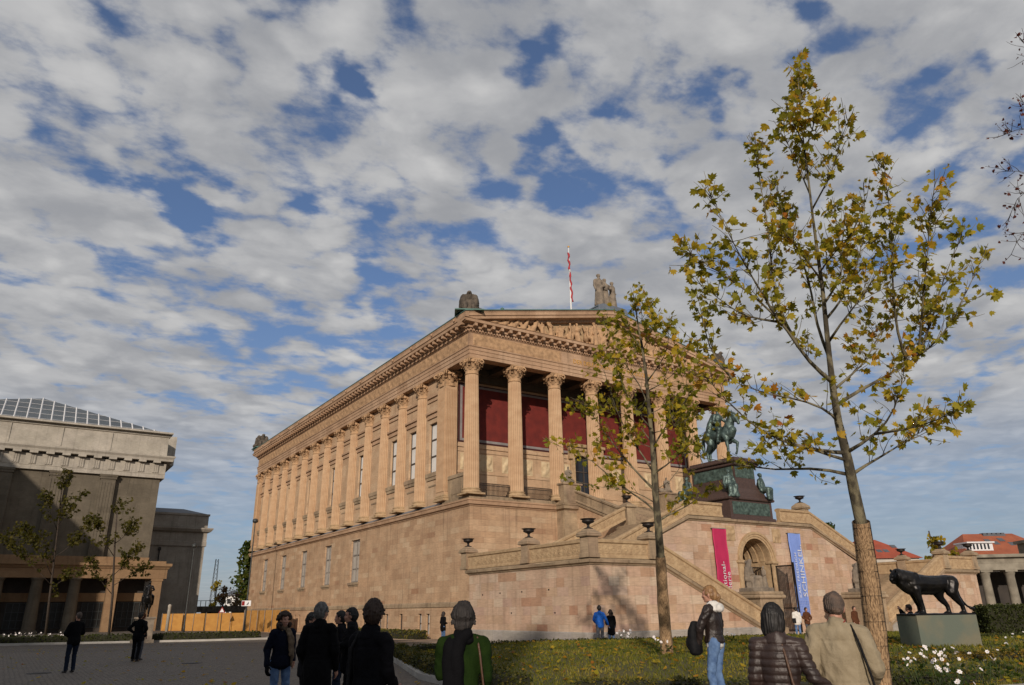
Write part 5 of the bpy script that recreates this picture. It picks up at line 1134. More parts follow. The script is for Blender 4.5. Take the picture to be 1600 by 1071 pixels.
# 10 woman in green
r10, J10, k10 = person('grey haired woman in a bright green coat with a black shawl, seen from behind', at_head(724,941,6.8,1.75), CF-.12, 1.75, joints(elL=(-.20,.04,1.14), wrL=(-.13,.22,1.12), elR=(.215,-.02,1.12), wrR=(.20,.1,.9)), top='coat', topmat='green', girth=.88, toplen=.66, legs='black2', hair='tousled', hairmat='hairdgrey', vox=.012, female=True, collar=('shawl_collar','black'))
s = OB(); s.chain([(.03,-.07,1.47),(-.03,-.085,1.40),(-.06,-.10,1.28),(-.05,-.10,1.1),(-.03,-.115,.9),(-.01,-.12,.68)], [.055,.06,.065,.065,.065,.065]); s.chain([(-.12,-.04,1.40),(-.13,-.07,1.28),(-.12,-.09,1.05),(-.10,-.10,.72)], [.055,.06,.065,.065]); s.fuse('shawl', C['black'], r10, .012, 3, .012, 9, Matrix.Scale(k10,4))
s = OB(); s.chain([(.11,.05,1.45),(.125,-.05,1.435),(.145,-.105,1.3),(.175,-.10,1.05),(.20,-.07,.95)], [.012]*5, 7); s.fuse('bag_strap', C['strap'], r10, .008, 1, xf=Matrix.Scale(k10,4))
bag = empty('handbag', local(r10, (.25,-.09,.78)), -(CF-.12), 'black slouchy handbag under the arm of the woman in green', 'bag'); s = OB(); s.loft([(Vector((0,0,-.18)),.17,.08),(Vector((0,0,-.05)),.17,.09),(Vector((0,0,.12)),.08,.05)]); s.fuse('pouch', C['bagblack'], bag, .014, 3, .014, 9)
# 11 dark person by the podium
person('distant person in a black coat and jeans by the podium corner', standing(692,1006,28), CF+.9, 1.72, joints(wrL=(-.1,.22,1.1), wrR=(.05,.22,1.1)), top='coat', topmat='black', toplen=.72, legs='jeans', hair='long', hairmat='hairdark', vox=.026, female=True)
# 12-13 the pair by the stair wall
J = joints(elL=(-.28,-.06,1.14), wrL=(-.17,.12,1.02), elR=(.29,-.02,1.14), wrR=(.38,.05,.92), anL=(-.13,0,.085), anR=(.13,0,.085))
person('man in a bright blue jacket standing by the stair wall', standing(939,1011,35), CF-.1, 1.78, J, top='jacket', topmat='bluej', toplen=.84, legs='grey', hair='short', hairmat='hairblack', vox=.02, girth=1.0)
person('woman with long brown hair in a dark coat beside the man in the blue jacket', standing(958,1011,35)+FWH*.3, CF-.4, 1.60, joints(elL=(-.27,.02,1.14), wrL=(-.18,.16,1.05)), top='coat', topmat='black', toplen=.6, legs='jeans', hair='long', hairmat='hairbrown', vox=.02, female=True, girth=.95)
# 14 girl with jeans
gp = at_head(1108,915,11.6,1.76)
J = joints(elL=(-.22,.12,1.12), wrL=(-.15,.20,.90), elR=(.24,-.02,1.13), wrR=(.22,.02,.86), anL=(-.09,.02,.085), anR=(.10,-.04,.085), knL=(-.095,.06,.5), knR=(.095,.03,.5))
r14, J14, k14 = person('blonde woman with a tied back ponytail in a brown leather jacket and blue jeans', gp, CF-.95, 1.76, J, top='jacket', topmat='leather', toplen=.93, legs='jeans', hair='tail', hairmat='hairblond', vox=.012, female=True, look=-.25, girth=.95)
s = OB(); nk = J14['neck']; s.loft([(nk+Vector((0,-.03,-.085)), .15, .115), (nk+Vector((0,-.03,-.03)), .125, .115), (nk+Vector((0,-.015,.015)), .09, .095)]); s.ell(nk+Vector((0,-.12,-.06)), (.12,.06,.07)); s.fuse('hood', C['white'], r14, .012, 2, .012, 14, Matrix.Scale(k14,4))
s = OB(); s.loft([(Vector((0,0,.86)), .172, .125), (Vector((0,0,.94)), .165, .12)]); s.fuse('shirt_hem', C['white'], r14, .012, 2, .008, 14, Matrix.Scale(k14,4))
bag = empty('backpack', local(r14, (-.12,.26,1.02)), -(CF-.95), 'black rucksack carried in front of the blonde woman', 'backpack')
s = OB(); s.loft([(Vector((0,0,-.24)),.14,.09),(Vector((0,.01,-.1)),.15,.105),(Vector((0,.0,.1)),.135,.09),(Vector((0,-.01,.2)),.09,.06)]); s.ell((0,.09,-.1), (.1,.05,.11)); s.fuse('pouch', C['bagblack'], bag, .014, 2, .010, 9)
# a low stone block under her feet
sb = MB(); sb.box(gp.x-.45, gp.x+.45, gp.y-.3, gp.y+.3, -.1, gp.z, 0, .03); o = sb.build('stone_block', MAT['kerb'], None, (gp.x, gp.y, 0)); tag(o, 'low pale stone edging block under the feet of the blonde woman', 'kerb stone')
# 16 woman in quilted jacket, 17 man in beige, arm in arm
J = joints(elR=(.27,-.05,1.13), wrR=(.40,.03,1.03), elL=(-.215,-.02,1.12), wrL=(-.21,.1,.9))
r16, J16, k16 = person('black haired woman in a quilted brown jacket linking arms with the man in beige', at_head(1206,944,6.45,1.68), CF+.32, 1.69, J, top='jacket', topmat='quilt', toplen=.70, legs='black2', hair='bob', hairmat='hairblack', vox=.011, female=True, girth=1.04, look=.35, collar=('collar','quilt'))
s = OB(); s.chain([(-.02,.05,1.46),(.03,-.075,1.44),(.06,-.133,1.3),(.09,-.143,1.1),(.14,-.15,.9)], [.013]*5, 8); s.fuse('bag_strap', C['strap'], r16, .008, 1, xf=Matrix.Scale(k16,4))
bag = empty('handbag', local(r16, (.15,-.23,.80)), -(CF+.32), 'white patterned handbag on a tan strap behind the woman in the quilted jacket', 'bag'); s = OB(); s.loft([(Vector((0,0,-.16)),.12,.06),(Vector((0,0,-.02)),.12,.065),(Vector((0,0,.09)),.07,.04)]); s.fuse('pouch', C['bagwhite'], bag, .012, 2, .010, 10)
J = joints(head=(0,.035,1.585), elL=(-.255,-.05,1.13), wrL=(-.17,.16,1.0), elR=(.25,-.05,1.13), wrR=(.18,.16,.98))
r17, J17, k17 = person('balding man in a beige field jacket with a black shoulder bag, seen from behind', at_head(1299,921,6.55,1.81), CF+.36, 1.81, J, top='jacket', topmat='beige', toplen=.68, legs='grey', hair='cropped', hairmat='hairshort', vox=.011, girth=1.06, look=-.1)
s = OB(); nk = J17['neck']; s.loft([(nk+Vector((0,-.01,-.035)), .082, .084), (nk+Vector((0,-.005,.0)), .074, .076)]); s.fuse('collar', C['beige'], r17, .010, 2, .006, 14, Matrix.Scale(k17,4))
m = MB(); m.tube([(.066*math.cos(a), -.014+.066*math.sin(a), 1.487+.018*math.sin(a)) for a in [2*math.pi*i/24 for i in range(25)]], .008, 8); o = m.build('camera_strap', C['straprd'], r17); o.data.transform(Matrix.Scale(k17,4))
s = OB(); s.chain([(.09,.07,1.45),(.105,-.05,1.45),(.14,-.128,1.33),(.19,-.142,1.1),(.235,-.14,.84)], [.012]*5, 8); s.fuse('shoulder_strap', C['bagblack'], r17, .009, 1, xf=Matrix.Scale(k17,4))
bag = empty('shoulder_bag', local(r17, (.265,-.15,.78)), -(CF+.36), 'black camera bag at the hip of the man in the beige jacket', 'bag'); s = OB(); s.box(-.10,.10,-.06,.06,-.15,.11); s.fuse('pouch', C['bagblack'], bag, .012, 4, .006, 9)
# 18-21 further off
r18, J18, k18 = person('person in a white jacket and jeans looking at the blue banner', standing(1249,997,27), CF+.1, 1.72, joints(anL=(-.1,.05,.085)), top='coat', topmat='white', toplen=.78, legs='jeans', hair='short', hairmat='hairblack', vox=.024)
bag = empty('shoulder_bag', local(r18, (-.2,-.16,.98)), -CF, 'small black bag on the back of the person in the white jacket', 'bag'); s = OB(); s.box(-.10,.10,-.05,.05,-.13,.13); s.fuse('pouch', C['bagblack'], bag, .016, 3)
person('person in a rust brown jacket right of the blue banner', standing(1273,997,27)+FWH*.8, CF+math.pi-.4, 1.70, joints(elL=(-.33,.02,1.14), wrL=(-.15,.15,1.02), elR=(.33,.02,1.14), wrR=(.15,.15,1.02)), top='jacket', topmat='brownj', toplen=.8, legs='grey', hair='short', hairmat='hairbrown', vox=.024)
person('person in a dark red top by the right flight, half hidden by the wrapped trunk', standing(1341,996,28), CF+math.pi-.5, 1.70, joints(), top='jacket', topmat='brownj', toplen=.75, legs='black2', hair='short', hairmat='hairbrown', vox=.026)
J = joints(elL=(-.30,.16,1.30), wrL=(-.10,.28,1.56), elR=(.30,.16,1.30), wrR=(.06,.28,1.56))
person('person in black raising a camera behind the lion plinth', at_head(1419,944.5,24.5,1.66), CF-.9, 1.66, J, top='jacket', topmat='black', toplen=.7, legs='black2', hair='short', hairmat='hairbrown', vox=.02)
person('tiny person in brown by the colonnade at the far right', standing(1597,958,16), CF+2, 1.72, joints(), top='jacket', topmat='brownj', toplen=.8, legs='black2', hair='short', hairmat='hairbrown', vox=.03)
# ================================================================ trees
def leafmat(name, cols, rough=.6, trans=.5):
    m, t, b = nodes_of(name); n, l = t.nodes, t.links
    at = n.new('ShaderNodeAttribute'); at.attribute_name = 'tone'; rp = n.new('ShaderNodeValToRGB'); l.new(at.outputs['Fac'], rp.inputs[0]); e = rp.color_ramp.elements
    while len(e) < len(cols): e.new(.5)
    for i, (p, c) in enumerate(cols): e[i].position = p; e[i].color = lin(c)
    l.new(rp.outputs[0], b.inputs['Base Color']); b.inputs['Roughness'].default_value = rough; b.inputs['Specular IOR Level'].default_value = .3
    tr = n.new('ShaderNodeBsdfTranslucent'); l.new(rp.outputs[0], tr.inputs[0]); ms = n.new('ShaderNodeMixShader'); ms.inputs[0].default_value = trans
    l.new(b.outputs[0], ms.inputs[1]); l.new(tr.outputs[0], ms.inputs[2]); l.new(ms.outputs[0], n['Material Output'].inputs[0]); return m
MAT['planeleaf'] = leafmat('autumn_plane_leaf', [(0,(.125,.145,.012)),(.35,(.25,.235,.018)),(.6,(.38,.31,.022)),(.8,(.50,.34,.024)),(.93,(.52,.26,.025)),(1,(.36,.11,.015))])
MAT['shadeleaf'] = leafmat('shade_darkened_leaf', [(0,(.05,.055,.006)),(.5,(.105,.085,.008)),(1,(.17,.12,.012))])  # leaf tones darkened to stand in for the shade on the left trees
MAT['greenleaf'] = leafmat('green_leaf', [(0,(.03,.05,.008)),(.5,(.06,.095,.012)),(1,(.14,.14,.02))])
MAT['yellowleaf'] = leafmat('yellow_leaf', [(0,(.12,.13,.012)),(.5,(.40,.30,.02)),(1,(.5,.34,.03))])
MAT['rustleaf'] = leafmat('rust_leaf', [(0,(.07,.06,.02)),(.5,(.16,.09,.03)),(1,(.22,.10,.04))])
MAT['redleaf'] = leafmat('dead_red_leaf', [(0,(.10,.02,.012)),(1,(.16,.04,.02))])
MAT['bark'] = M('plane_bark', (.19,.165,.10), (.055,.046,.03), .9, scale=7, bump=.6, bscale=25, stretch=(1,1,.5), contrast=(.42,.58))
MAT['darkbark'] = M('dark_twig_bark', (.075,.055,.04), (.04,.03,.024), .9, scale=8, bump=.3)
def reed():
    m, t, b = nodes_of('reed_mat'); n, l = t.nodes, t.links; b.inputs['Roughness'].default_value = .85
    tc = n.new('ShaderNodeTexCoord'); mp = n.new('ShaderNodeMapping'); mp.inputs['Scale'].default_value = (60,60,1.2); l.new(tc.outputs['Object'], mp.inputs[0])
    nz = n.new('ShaderNodeTexNoise'); nz.inputs['Scale'].default_value = 1; nz.inputs['Detail'].default_value = 4; l.new(mp.outputs[0], nz.inputs['Vector'])
    rp = n.new('ShaderNodeValToRGB'); l.new(nz.outputs[0], rp.inputs[0]); e = rp.color_ramp.elements; e[0].position = .3; e[0].color = (.10,.055,.025,1); e[1].position = .68; e[1].color = (.50,.33,.18,1)
    l.new(rp.outputs[0], b.inputs['Base Color']); bp = n.new('ShaderNodeBump'); bp.inputs['Strength'].default_value = .8; bp.inputs['Distance'].default_value = .015; l.new(nz.outputs[0], bp.inputs['Height']); l.new(bp.outputs[0], b.inputs['Normal']); return m
MAT['reed'] = reed()
LOBES = [(0,1.0),(18,.62),(35,.86),(58,.5),(80,.78),(118,.42),(150,.30),(180,.22),(-150,.30),(-118,.42),(-80,.78),(-58,.5),(-35,.86),(-18,.62)]
def leaf(vs, fs, tones, p, d, nrm, size, tone, simple=False):
    """one lobed leaf: p stalk point, d the way it hangs, nrm its face"""
    d = d.normalized(); s = d.cross(nrm)
    if s.length < 1e-4: return
    s.normalize(); nn = s.cross(d); n0 = len(vs); c = p+d*size*.35; L = LOBES if not simple else LOBES[::2]
    vs.append(tuple(c-nn*size*.04))
    cur = rnd.uniform(.05, .28)
    for a, r in L:
        a = R(a); q = c+d*math.cos(a)*r*size*.62+s*math.sin(a)*r*size*.66+nn*size*cur*(r*math.sin(a))**2; vs.append(tuple(q))
    k = len(L)
    for i in range(k): fs.append((n0, n0+1+i, n0+1+(i+1) % k)); tones.append(tone)
def leaves_object(name, vs, fs, tones, mat, parent, origin):
    me = bpy.data.meshes.new(name); o = Vector(origin); me.from_pydata([(v[0]-o.x, v[1]-o.y, v[2]-o.z) for v in vs], [], fs); me.materials.append(mat)
    at = me.attributes.new('tone', 'FLOAT', 'FACE'); at.data.foreach_set('value', tones)
    ob = bpy.data.objects.new(name, me); col.objects.link(ob); ob.parent = parent; return ob
def resample(pts, step):
    out = [pts[0]]
    for a, b in zip(pts, pts[1:]):
        n = max(1, int((b-a).length/step))
        for i in range(1, n+1): out.append(a.lerp(b, i/n))
    return out
def z_of(p): return (p-CAM).dot(FW)
def plane_tree(label, trunk_px, trunk_r, limbs, depth, spread, leaf_size, per_m, base_z, mat_top, bark, tones=(.0,1.0), tone_pow=1.0, leafmat_=None, twig_len=.55, seed=1, group=None, low_r=.045):
    rg = random.Random(seed); org = atD(*trunk_px[0], depth); org.z = base_z
    root = empty('plane_tree', org, 0, label, 'tree', group); wood = MB(); vs, fs, tn = [], [], []
    tp = [atD(x, y, depth+.05*i*(-1)**i*.2) for i, (x, y) in enumerate(trunk_px)]; tp[0] = org.copy(); wood.tube(tp, trunk_r, 10)
    toff = {}
    def twig(p, d, L, depth_):
        pts = [p]; q = p.copy(); dd = d.normalized()
        for i in range(4):
            dd = (dd+Vector((rg.uniform(-.25,.25), rg.uniform(-.25,.25), rg.uniform(-.08,.26)))).normalized(); q = q+dd*L/4; pts.append(q.copy())
        wood.tube(pts, [.0065,.006,.005,.004,.003], 4)
        n = max(2, int(per_m*L*rg.uniform(.6,1.25)))
        for i in range(n):
            t = rg.uniform(.25, 1.05); k = min(3, int(t*4)); b = pts[k].lerp(pts[k+1], min(1, t*4-k)); 
            dr = Vector((rg.gauss(0,1), rg.gauss(0,1), rg.gauss(-.25,.7))).normalized(); nr = Vector((rg.gauss(0,1), rg.gauss(0,1), rg.gauss(.5,1))).normalized()
            st = b+dr*leaf_size*.3; tone = min(1, max(0, tones[0]+(tones[1]-tones[0])*(rg.random()**tone_pow*.75+.25*(.5+.9*noise.noise(b*.9)))))
            leaf(vs, fs, tn, st, dr+Vector((.25,.1,-.15)), nr, leaf_size*rg.uniform(.5,1.35), tone)
        return pts
    known = []                                        # every wood point built so far: picture place and true place
    def proj2(p): q = p-CAM; z = q.dot(FW); return (800+FOC*q.dot(RT)/z, 535.5-FOC*q.dot(UP)/z)
    for p in resample(tp, .12): known.append((proj2(p), p, z_of(p)))
    for li, (r0, dens, pts2) in enumerate(limbs):
        side = rg.choice((-1,1))*rg.uniform(.25,1.0)*spread; P = []
        n = len(pts2); (q0, root_p, d0) = min(known, key=lambda k_: (k_[0][0]-pts2[0][0])**2+(k_[0][1]-pts2[0][1])**2)   # grow out of the nearest wood
        P.append(root_p.copy())
        for i, (x, y) in enumerate(pts2):
            if i == 0: continue
            t = i/(n-1); P.append(atD(x, y, d0+side*t**.8))
        P = resample(P, .22*max(1, depth/14)); m = len(P)
        P = [p+Vector((rg.gauss(0,.014), rg.gauss(0,.014), rg.gauss(0,.014)))*(depth/12 if 0 < i < m-1 else 0) for i, p in enumerate(P)]
        for _ in range(2): P = [P[0]]+[(P[i-1]+P[i]*2+P[i+1])/4 for i in range(1, m-1)]+[P[-1]]
        for p in P: known.append((proj2(p), p, z_of(p)))
        wood.tube(P, [max(.005, r0*.85*(1-.90*(i/(m-1))**.7)) for i in range(m)], 6)
        Lm = sum((b-a).length for a, b in zip(P, P[1:])); nt = int(Lm*dens)
        for j in range(nt):
            t = rg.uniform(.12, 1.0)**.8; i = min(m-2, int(t*(m-1))); p = P[i].lerp(P[i+1], t*(m-1)-i); ax = (P[i+1]-P[i]).normalized()
            d = ax*rg.uniform(.4,1.0)+Vector((rg.gauss(0,.6), rg.gauss(0,.6), rg.gauss(.35,.5)))
            L = twig_len*rg.uniform(.5,1.25)*(1.15-.5*t); tw = twig(p, d, L, 1)
        twig(P[-1], P[-1]-P[-2], twig_len*.4, 1); twig(P[-1], P[-1]-P[-2]+Vector((rg.gauss(0,.2),rg.gauss(0,.2),.05)), twig_len*.5, 1)
    wood.build('trunk', bark, root, org); leaves_object('crown', vs, fs, tn, leafmat_ or MAT['planeleaf'], root, org)
    return root, org, tp
T1 = [(1376,1095),(1368,985),(1358,905),(1345,815),(1334,765),(1325,720),(1310,660),(1302,610),(1296,560),(1290,500),(1285,450),(1278,400),(1270,340),(1263,280),(1256,226),(1250,172),(1247,122)]
R1 = [.13,.12,.112,.104,.098,.084,.070,.060,.050,.042,.036,.029,.023,.018,.014,.010,.006]
L1 = [(.04,3.0,[(1322,740),(1300,733),(1260,730),(1215,738),(1185,735),(1150,725),(1115,718),(1092,715)]),
 (.035,3.2,[(1320,725),(1290,715),(1262,698),(1240,692),(1215,700),(1185,702)]),
 (.045,4.2,[(1312,715),(1280,705),(1255,695),(1220,690),(1190,683),(1165,655),(1140,628),(1122,612),(1105,592)]),
 (.035,3.6,[(1310,665),(1290,635),(1262,628),(1235,620),(1200,617),(1175,610),(1150,598)]),
 (.05,5.0,[(1293,600),(1265,570),(1248,545),(1230,510),(1215,490),(1190,470),(1160,450),(1130,430),(1100,405),(1072,397)]),
 (.035,5.0,[(1250,545),(1225,505),(1207,470),(1204,430),(1203,380),(1195,320),(1183,270),(1180,232)]),
 (.03,5.0,[(1213,485),(1185,450),(1170,420),(1150,390),(1130,350),(1112,310)]),
 (.03,3.5,[(1230,510),(1190,500),(1150,490),(1120,465),(1095,445)]),
 (.03,4.0,[(1150,600),(1120,575),(1105,545),(1098,510),(1092,470)]),
 (.04,5.0,[(1290,560),(1275,505),(1268,460),(1260,420),(1235,370),(1222,330),(1212,290)]),
 (.025,5.0,[(1283,440),(1272,420),(1255,400),(1240,375),(1225,360)]), (.02,6.0,[(1262,300),(1245,260),(1232,235),(1222,200)]),
 (.04,5.0,[(1333,738),(1350,725),(1380,715),(1400,700),(1420,685),(1445,672)]),
 (.04,4.5,[(1328,712),(1345,695),(1370,680),(1400,640),(1408,612),(1412,585)]), (.03,5.5,[(1370,682),(1400,672),(1440,670),(1470,655),(1500,640)]),
 (.045,4.0,[(1313,630),(1340,610),(1385,590),(1420,570),(1450,548),(1475,525),(1492,490),(1505,460),(1520,430),(1537,398)]),
 (.03,5.0,[(1305,610),(1330,585),(1360,560),(1368,530),(1395,490),(1420,470)]), (.035,6.0,[(1412,572),(1400,520),(1395,460),(1395,400),(1392,340),(1388,300),(1382,262)]),
 (.03,5.0,[(1440,553),(1455,500),(1470,450),(1482,410),(1502,372)]), (.03,5.0,[(1290,540),(1310,510),(1335,480),(1355,455),(1372,425)]),
 (.03,6.0,[(1430,562),(1440,490),(1443,430),(1452,370),(1455,310),(1460,292)]), (.02,6.5,[(1280,420),(1300,395),(1322,380),(1338,360)]),
 (.02,6.5,[(1268,330),(1290,290),(1310,240),(1318,200),(1325,190)]), (.015,7.0,[(1258,240),(1268,208),(1276,178)]), (.015,7.0,[(1254,225),(1240,200),(1232,176)]), (.012,7.0,[(1250,170),(1250,140),(1247,116)]),
 (.03,6.0,[(1300,500),(1330,450),(1345,400),(1352,345),(1350,300)]), (.03,5.0,[(1290,470),(1320,430),(1310,380),(1305,330)])]
tree1, org1, tp1 = plane_tree('tall young plane tree with yellowing leaves, its trunk wrapped in reed matting, right foreground', T1, [r*.9 for r in R1], [(r, d*2.2, q) for r, d, q in L1], 12.0, 1.1, .138, 15, .1, 0, MAT['bark'], (.1,1.0), 1.1, twig_len=.58, seed=5)
wr = MB(); pts = resample(tp1[:4], .12); n = len(pts)
wr.tube(pts, [.185-.058*(i/n)+.006*math.sin(i*2.1) for i in range(n)], 20, 0, True, False); wr.build('reed_wrap', MAT['reed'], tree1, org1)
wi = MB()
for i in range(1, n-1, 1): wi.lathe([(.188-.056*(i/n),-.004),(.1925-.056*(i/n),0),(.188-.056*(i/n),.004)], pts[i], 20)
for k in range(14):
    a = 2*math.pi*k/14; wi.tube([p+Vector((math.cos(a), math.sin(a), 0))*(.190-.057*i/n) for i, p in enumerate(pts)], .003, 4)
wi.build('binding_wire', MAT['iron'], tree1, org1)
T2 = [(1042,1018),(1036,940),(1032,870),(1028,815),(1023,760),(1020,700),(1014,640),(1010,590),(1003,540),(997,508),(991,468)]
R2 = [.20,.175,.155,.135,.115,.095,.075,.058,.045,.03,.012]
L2 = [(.06,3.0,[(1025,800),(1018,785),(985,770),(960,755),(940,735),(925,715),(890,705),(862,692)]), (.06,3.0,[(1027,815),(1040,805),(1070,795),(1095,780),(1108,762)]),
 (.06,3.6,[(1023,765),(1000,745),(975,715),(955,690),(935,660),(912,628)]), (.05,3.6,[(1022,740),(1005,710),(985,690),(965,650),(950,600),(938,555)]), (.05,3.6,[(1020,700),(1035,670),(1060,640),(1085,610),(1092,580)]),
 (.05,3.2,[(1021,740),(1045,735),(1060,705),(1085,690),(1105,672)]), (.04,4.0,[(1015,640),(1000,600),(975,570),(952,520),(948,505)]), (.04,4.0,[(1012,600),(1030,570),(1052,540),(1045,512)]), (.04,4.0,[(1018,670),(990,640),(970,600),(962,560)]),
 (.03,1.6,[(1027,790),(990,765),(940,765),(898,752)]), (.03,3.6,[(1018,690),(1000,670),(985,640),(935,640),(900,640)]), (.03,4.2,[(1012,610),(1040,600),(1065,570),(1078,545)]), (.03,4.2,[(1005,550),(985,530),(975,500)]), (.02,4.5,[(998,510),(1010,490),(1015,475)]), (.02,4.5,[(1024,770),(1050,760),(1065,730),(1072,640)]), (.02,4.0,[(1008,580),(990,560),(980,520)]), (.02,5.5,[(998,505),(992,475),(990,464)]), (.02,5,[(1004,545),(1020,520),(1022,500)]), (.025,4,[(1016,650),(1040,640),(1070,610)]), (.025,4,[(1020,700),(990,690),(940,690)]), (.025,4,[(1019,680),(1050,670),(1085,650)])]
tree2, org2, tp2 = plane_tree('slender young plane tree with olive and yellow leaves standing in front of the stairs', T2, [r*.74 for r in R2], [(r*.74, d*2.0, q) for r, d, q in L2], 20.5, 1.2, .18, 13, gz(-13,-33)+.40, 0, MAT['bark'], (.1,.95), 1.2, twig_len=.68, seed=9)
wr = MB(); pts = resample(tp2[:3], .3); n = len(pts); wr.tube(pts, [.175-.04*(i/n)+.006*math.sin(i*2.1) for i in range(n)], 16, 0, True, False); wr.build('reed_wrap', MAT['reed'], tree2, org2)
# shaded small trees on the left
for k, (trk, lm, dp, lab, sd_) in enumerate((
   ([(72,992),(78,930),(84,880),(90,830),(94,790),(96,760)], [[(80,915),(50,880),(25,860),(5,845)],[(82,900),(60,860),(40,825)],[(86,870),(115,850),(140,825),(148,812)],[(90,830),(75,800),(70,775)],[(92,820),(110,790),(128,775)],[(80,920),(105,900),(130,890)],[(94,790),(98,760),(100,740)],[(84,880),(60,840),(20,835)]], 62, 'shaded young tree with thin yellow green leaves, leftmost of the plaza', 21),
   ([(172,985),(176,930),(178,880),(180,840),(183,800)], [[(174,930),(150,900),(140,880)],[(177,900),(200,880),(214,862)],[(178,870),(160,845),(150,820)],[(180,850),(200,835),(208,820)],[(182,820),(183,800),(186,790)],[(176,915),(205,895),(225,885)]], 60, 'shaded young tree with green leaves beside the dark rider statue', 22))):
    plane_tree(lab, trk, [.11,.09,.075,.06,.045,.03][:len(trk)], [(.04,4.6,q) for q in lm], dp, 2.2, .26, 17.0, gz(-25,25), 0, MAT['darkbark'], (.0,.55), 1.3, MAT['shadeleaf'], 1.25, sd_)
# bare twigs of the tree at the right edge
BT = [(1690,1080),(1680,900),(1665,700),(1650,500),(1640,350),(1632,200),(1630,60)]
bl = []
for (y0, pts) in ((0,[(1634,215),(1610,195),(1590,200),(1566,212)]),(0,[(1638,300),(1615,270),(1595,262),(1572,268)]),(0,[(1640,340),(1615,300),(1598,290),(1580,330),(1574,350)]),(0,[(1645,420),(1612,350),(1598,360),(1585,380),(1580,398)]),(0,[(1634,190),(1610,170),(1598,160)]),(0,[(1632,120),(1612,82),(1600,68)])): bl.append((.014,11.0,pts))
plane_tree('bare dark tree at the right edge with a few dead red leaves', BT, [.18,.16,.13,.10,.07,.05,.03], bl, 15, .6, .08, .35, 0, 0, MAT['darkbark'], (0,1), 1, MAT['redleaf'], .55, 31)
# fuller trees further off
def far_tree(label, px, ybase, ytop, wpx, depth, mat, seed, n=900, ls=.45, group='trees in the distance', blobs=9, trunk=True, name='tree'):
    rg = random.Random(seed); b = atD(px, ybase, depth); t = atD(px, ytop, depth); W = wpx*depth/FOC; h = t.z-b.z; b.z = gz(b.x, b.y) if trunk else b.z; h = t.z-b.z
    root = empty(name, b, 0, label, 'tree', group); w_ = MB(); w_.tube([b, b+Vector((.1,0,h*.4)), b+Vector((-.1,.1,h*.9))], [.03*h,.022*h,.006*h], 8)
    cl = []
    for i in range(blobs):
        z = rg.uniform(.30,.93); rr = W*.5*math.sin(min(1, z*1.05)*math.pi)**.6; a = rg.uniform(0,6.28); c = b+Vector((math.cos(a)*rr*rg.uniform(.2,.8), math.sin(a)*rr*rg.uniform(.2,.8), h*z)); cl.append((c, W*rg.uniform(.16,.30))); w_.tube([b+Vector((0,0,h*z*.6)), c], [.008*h,.003*h], 5)
    w_.build('trunk', MAT['darkbark'], root, b); vs, fs, tn = [], [], []
    for i in range(n):
        c, r = rg.choice(cl); d = Vector((rg.gauss(0,1), rg.gauss(0,1), rg.gauss(0,1))).normalized(); p = c+d*r*rg.uniform(.5,1.15); leaf(vs, fs, tn, p, Vector((rg.gauss(0,1), rg.gauss(0,1), rg.gauss(-.3,.8))), (d+Vector((rg.gauss(0,.7), rg.gauss(0,.7), rg.gauss(0,.7)))).normalized(), ls*rg.uniform(.6,1.3), rg.random(), True)
    leaves_object('crown', vs, fs, tn, mat, root, b); return root
far_tree('leafy green tree behind the far corner of the museum', 383, 985, 828, 62, 104, MAT['greenleaf'], 41, 1500, .55, blobs=14)
far_tree('yellow leaved tree top above the right landing', 1476, 940, 808, 34, 62, MAT['yellowleaf'], 42, 260, .36, blobs=8)
far_tree('bushy yellow tree behind the right corner pier', 1508, 945, 842, 40, 66, MAT['yellowleaf'], 43, 300, .36)
far_tree('pointed green tree rising behind the sloping right balustrade', 1313, 945, 806, 28, 85, MAT['greenleaf'], 44, 700, .34, blobs=10)
for i, (px, yt, wd, dp, mt) in enumerate(((346,915,22,175,'rustleaf'),(366,922,30,180,'rustleaf'),(334,905,16,190,'yellowleaf'),(380,920,24,185,'rustleaf'))):
    far_tree(('rust coloured bare tree left of the white gabled house','broad rust brown tree in front of the white gabled house','yellowish tree beside the lattice mast','brown tree nearest the far corner of the museum')[i], px, 958, yt, wd, dp, MAT[mt], 50+i, 420, .5)
for i, (px, yt, wd) in enumerate(((1566,885,22),(1592,895,16),(1546,900,14))):
    far_tree(('rust coloured bush between the columns of the right colonnade','brown shrub by the right edge behind the colonnade','dark bush beside the first colonnade column')[i], px, 955, yt, wd, 90, MAT['rustleaf'], 60+i, 420, .4)

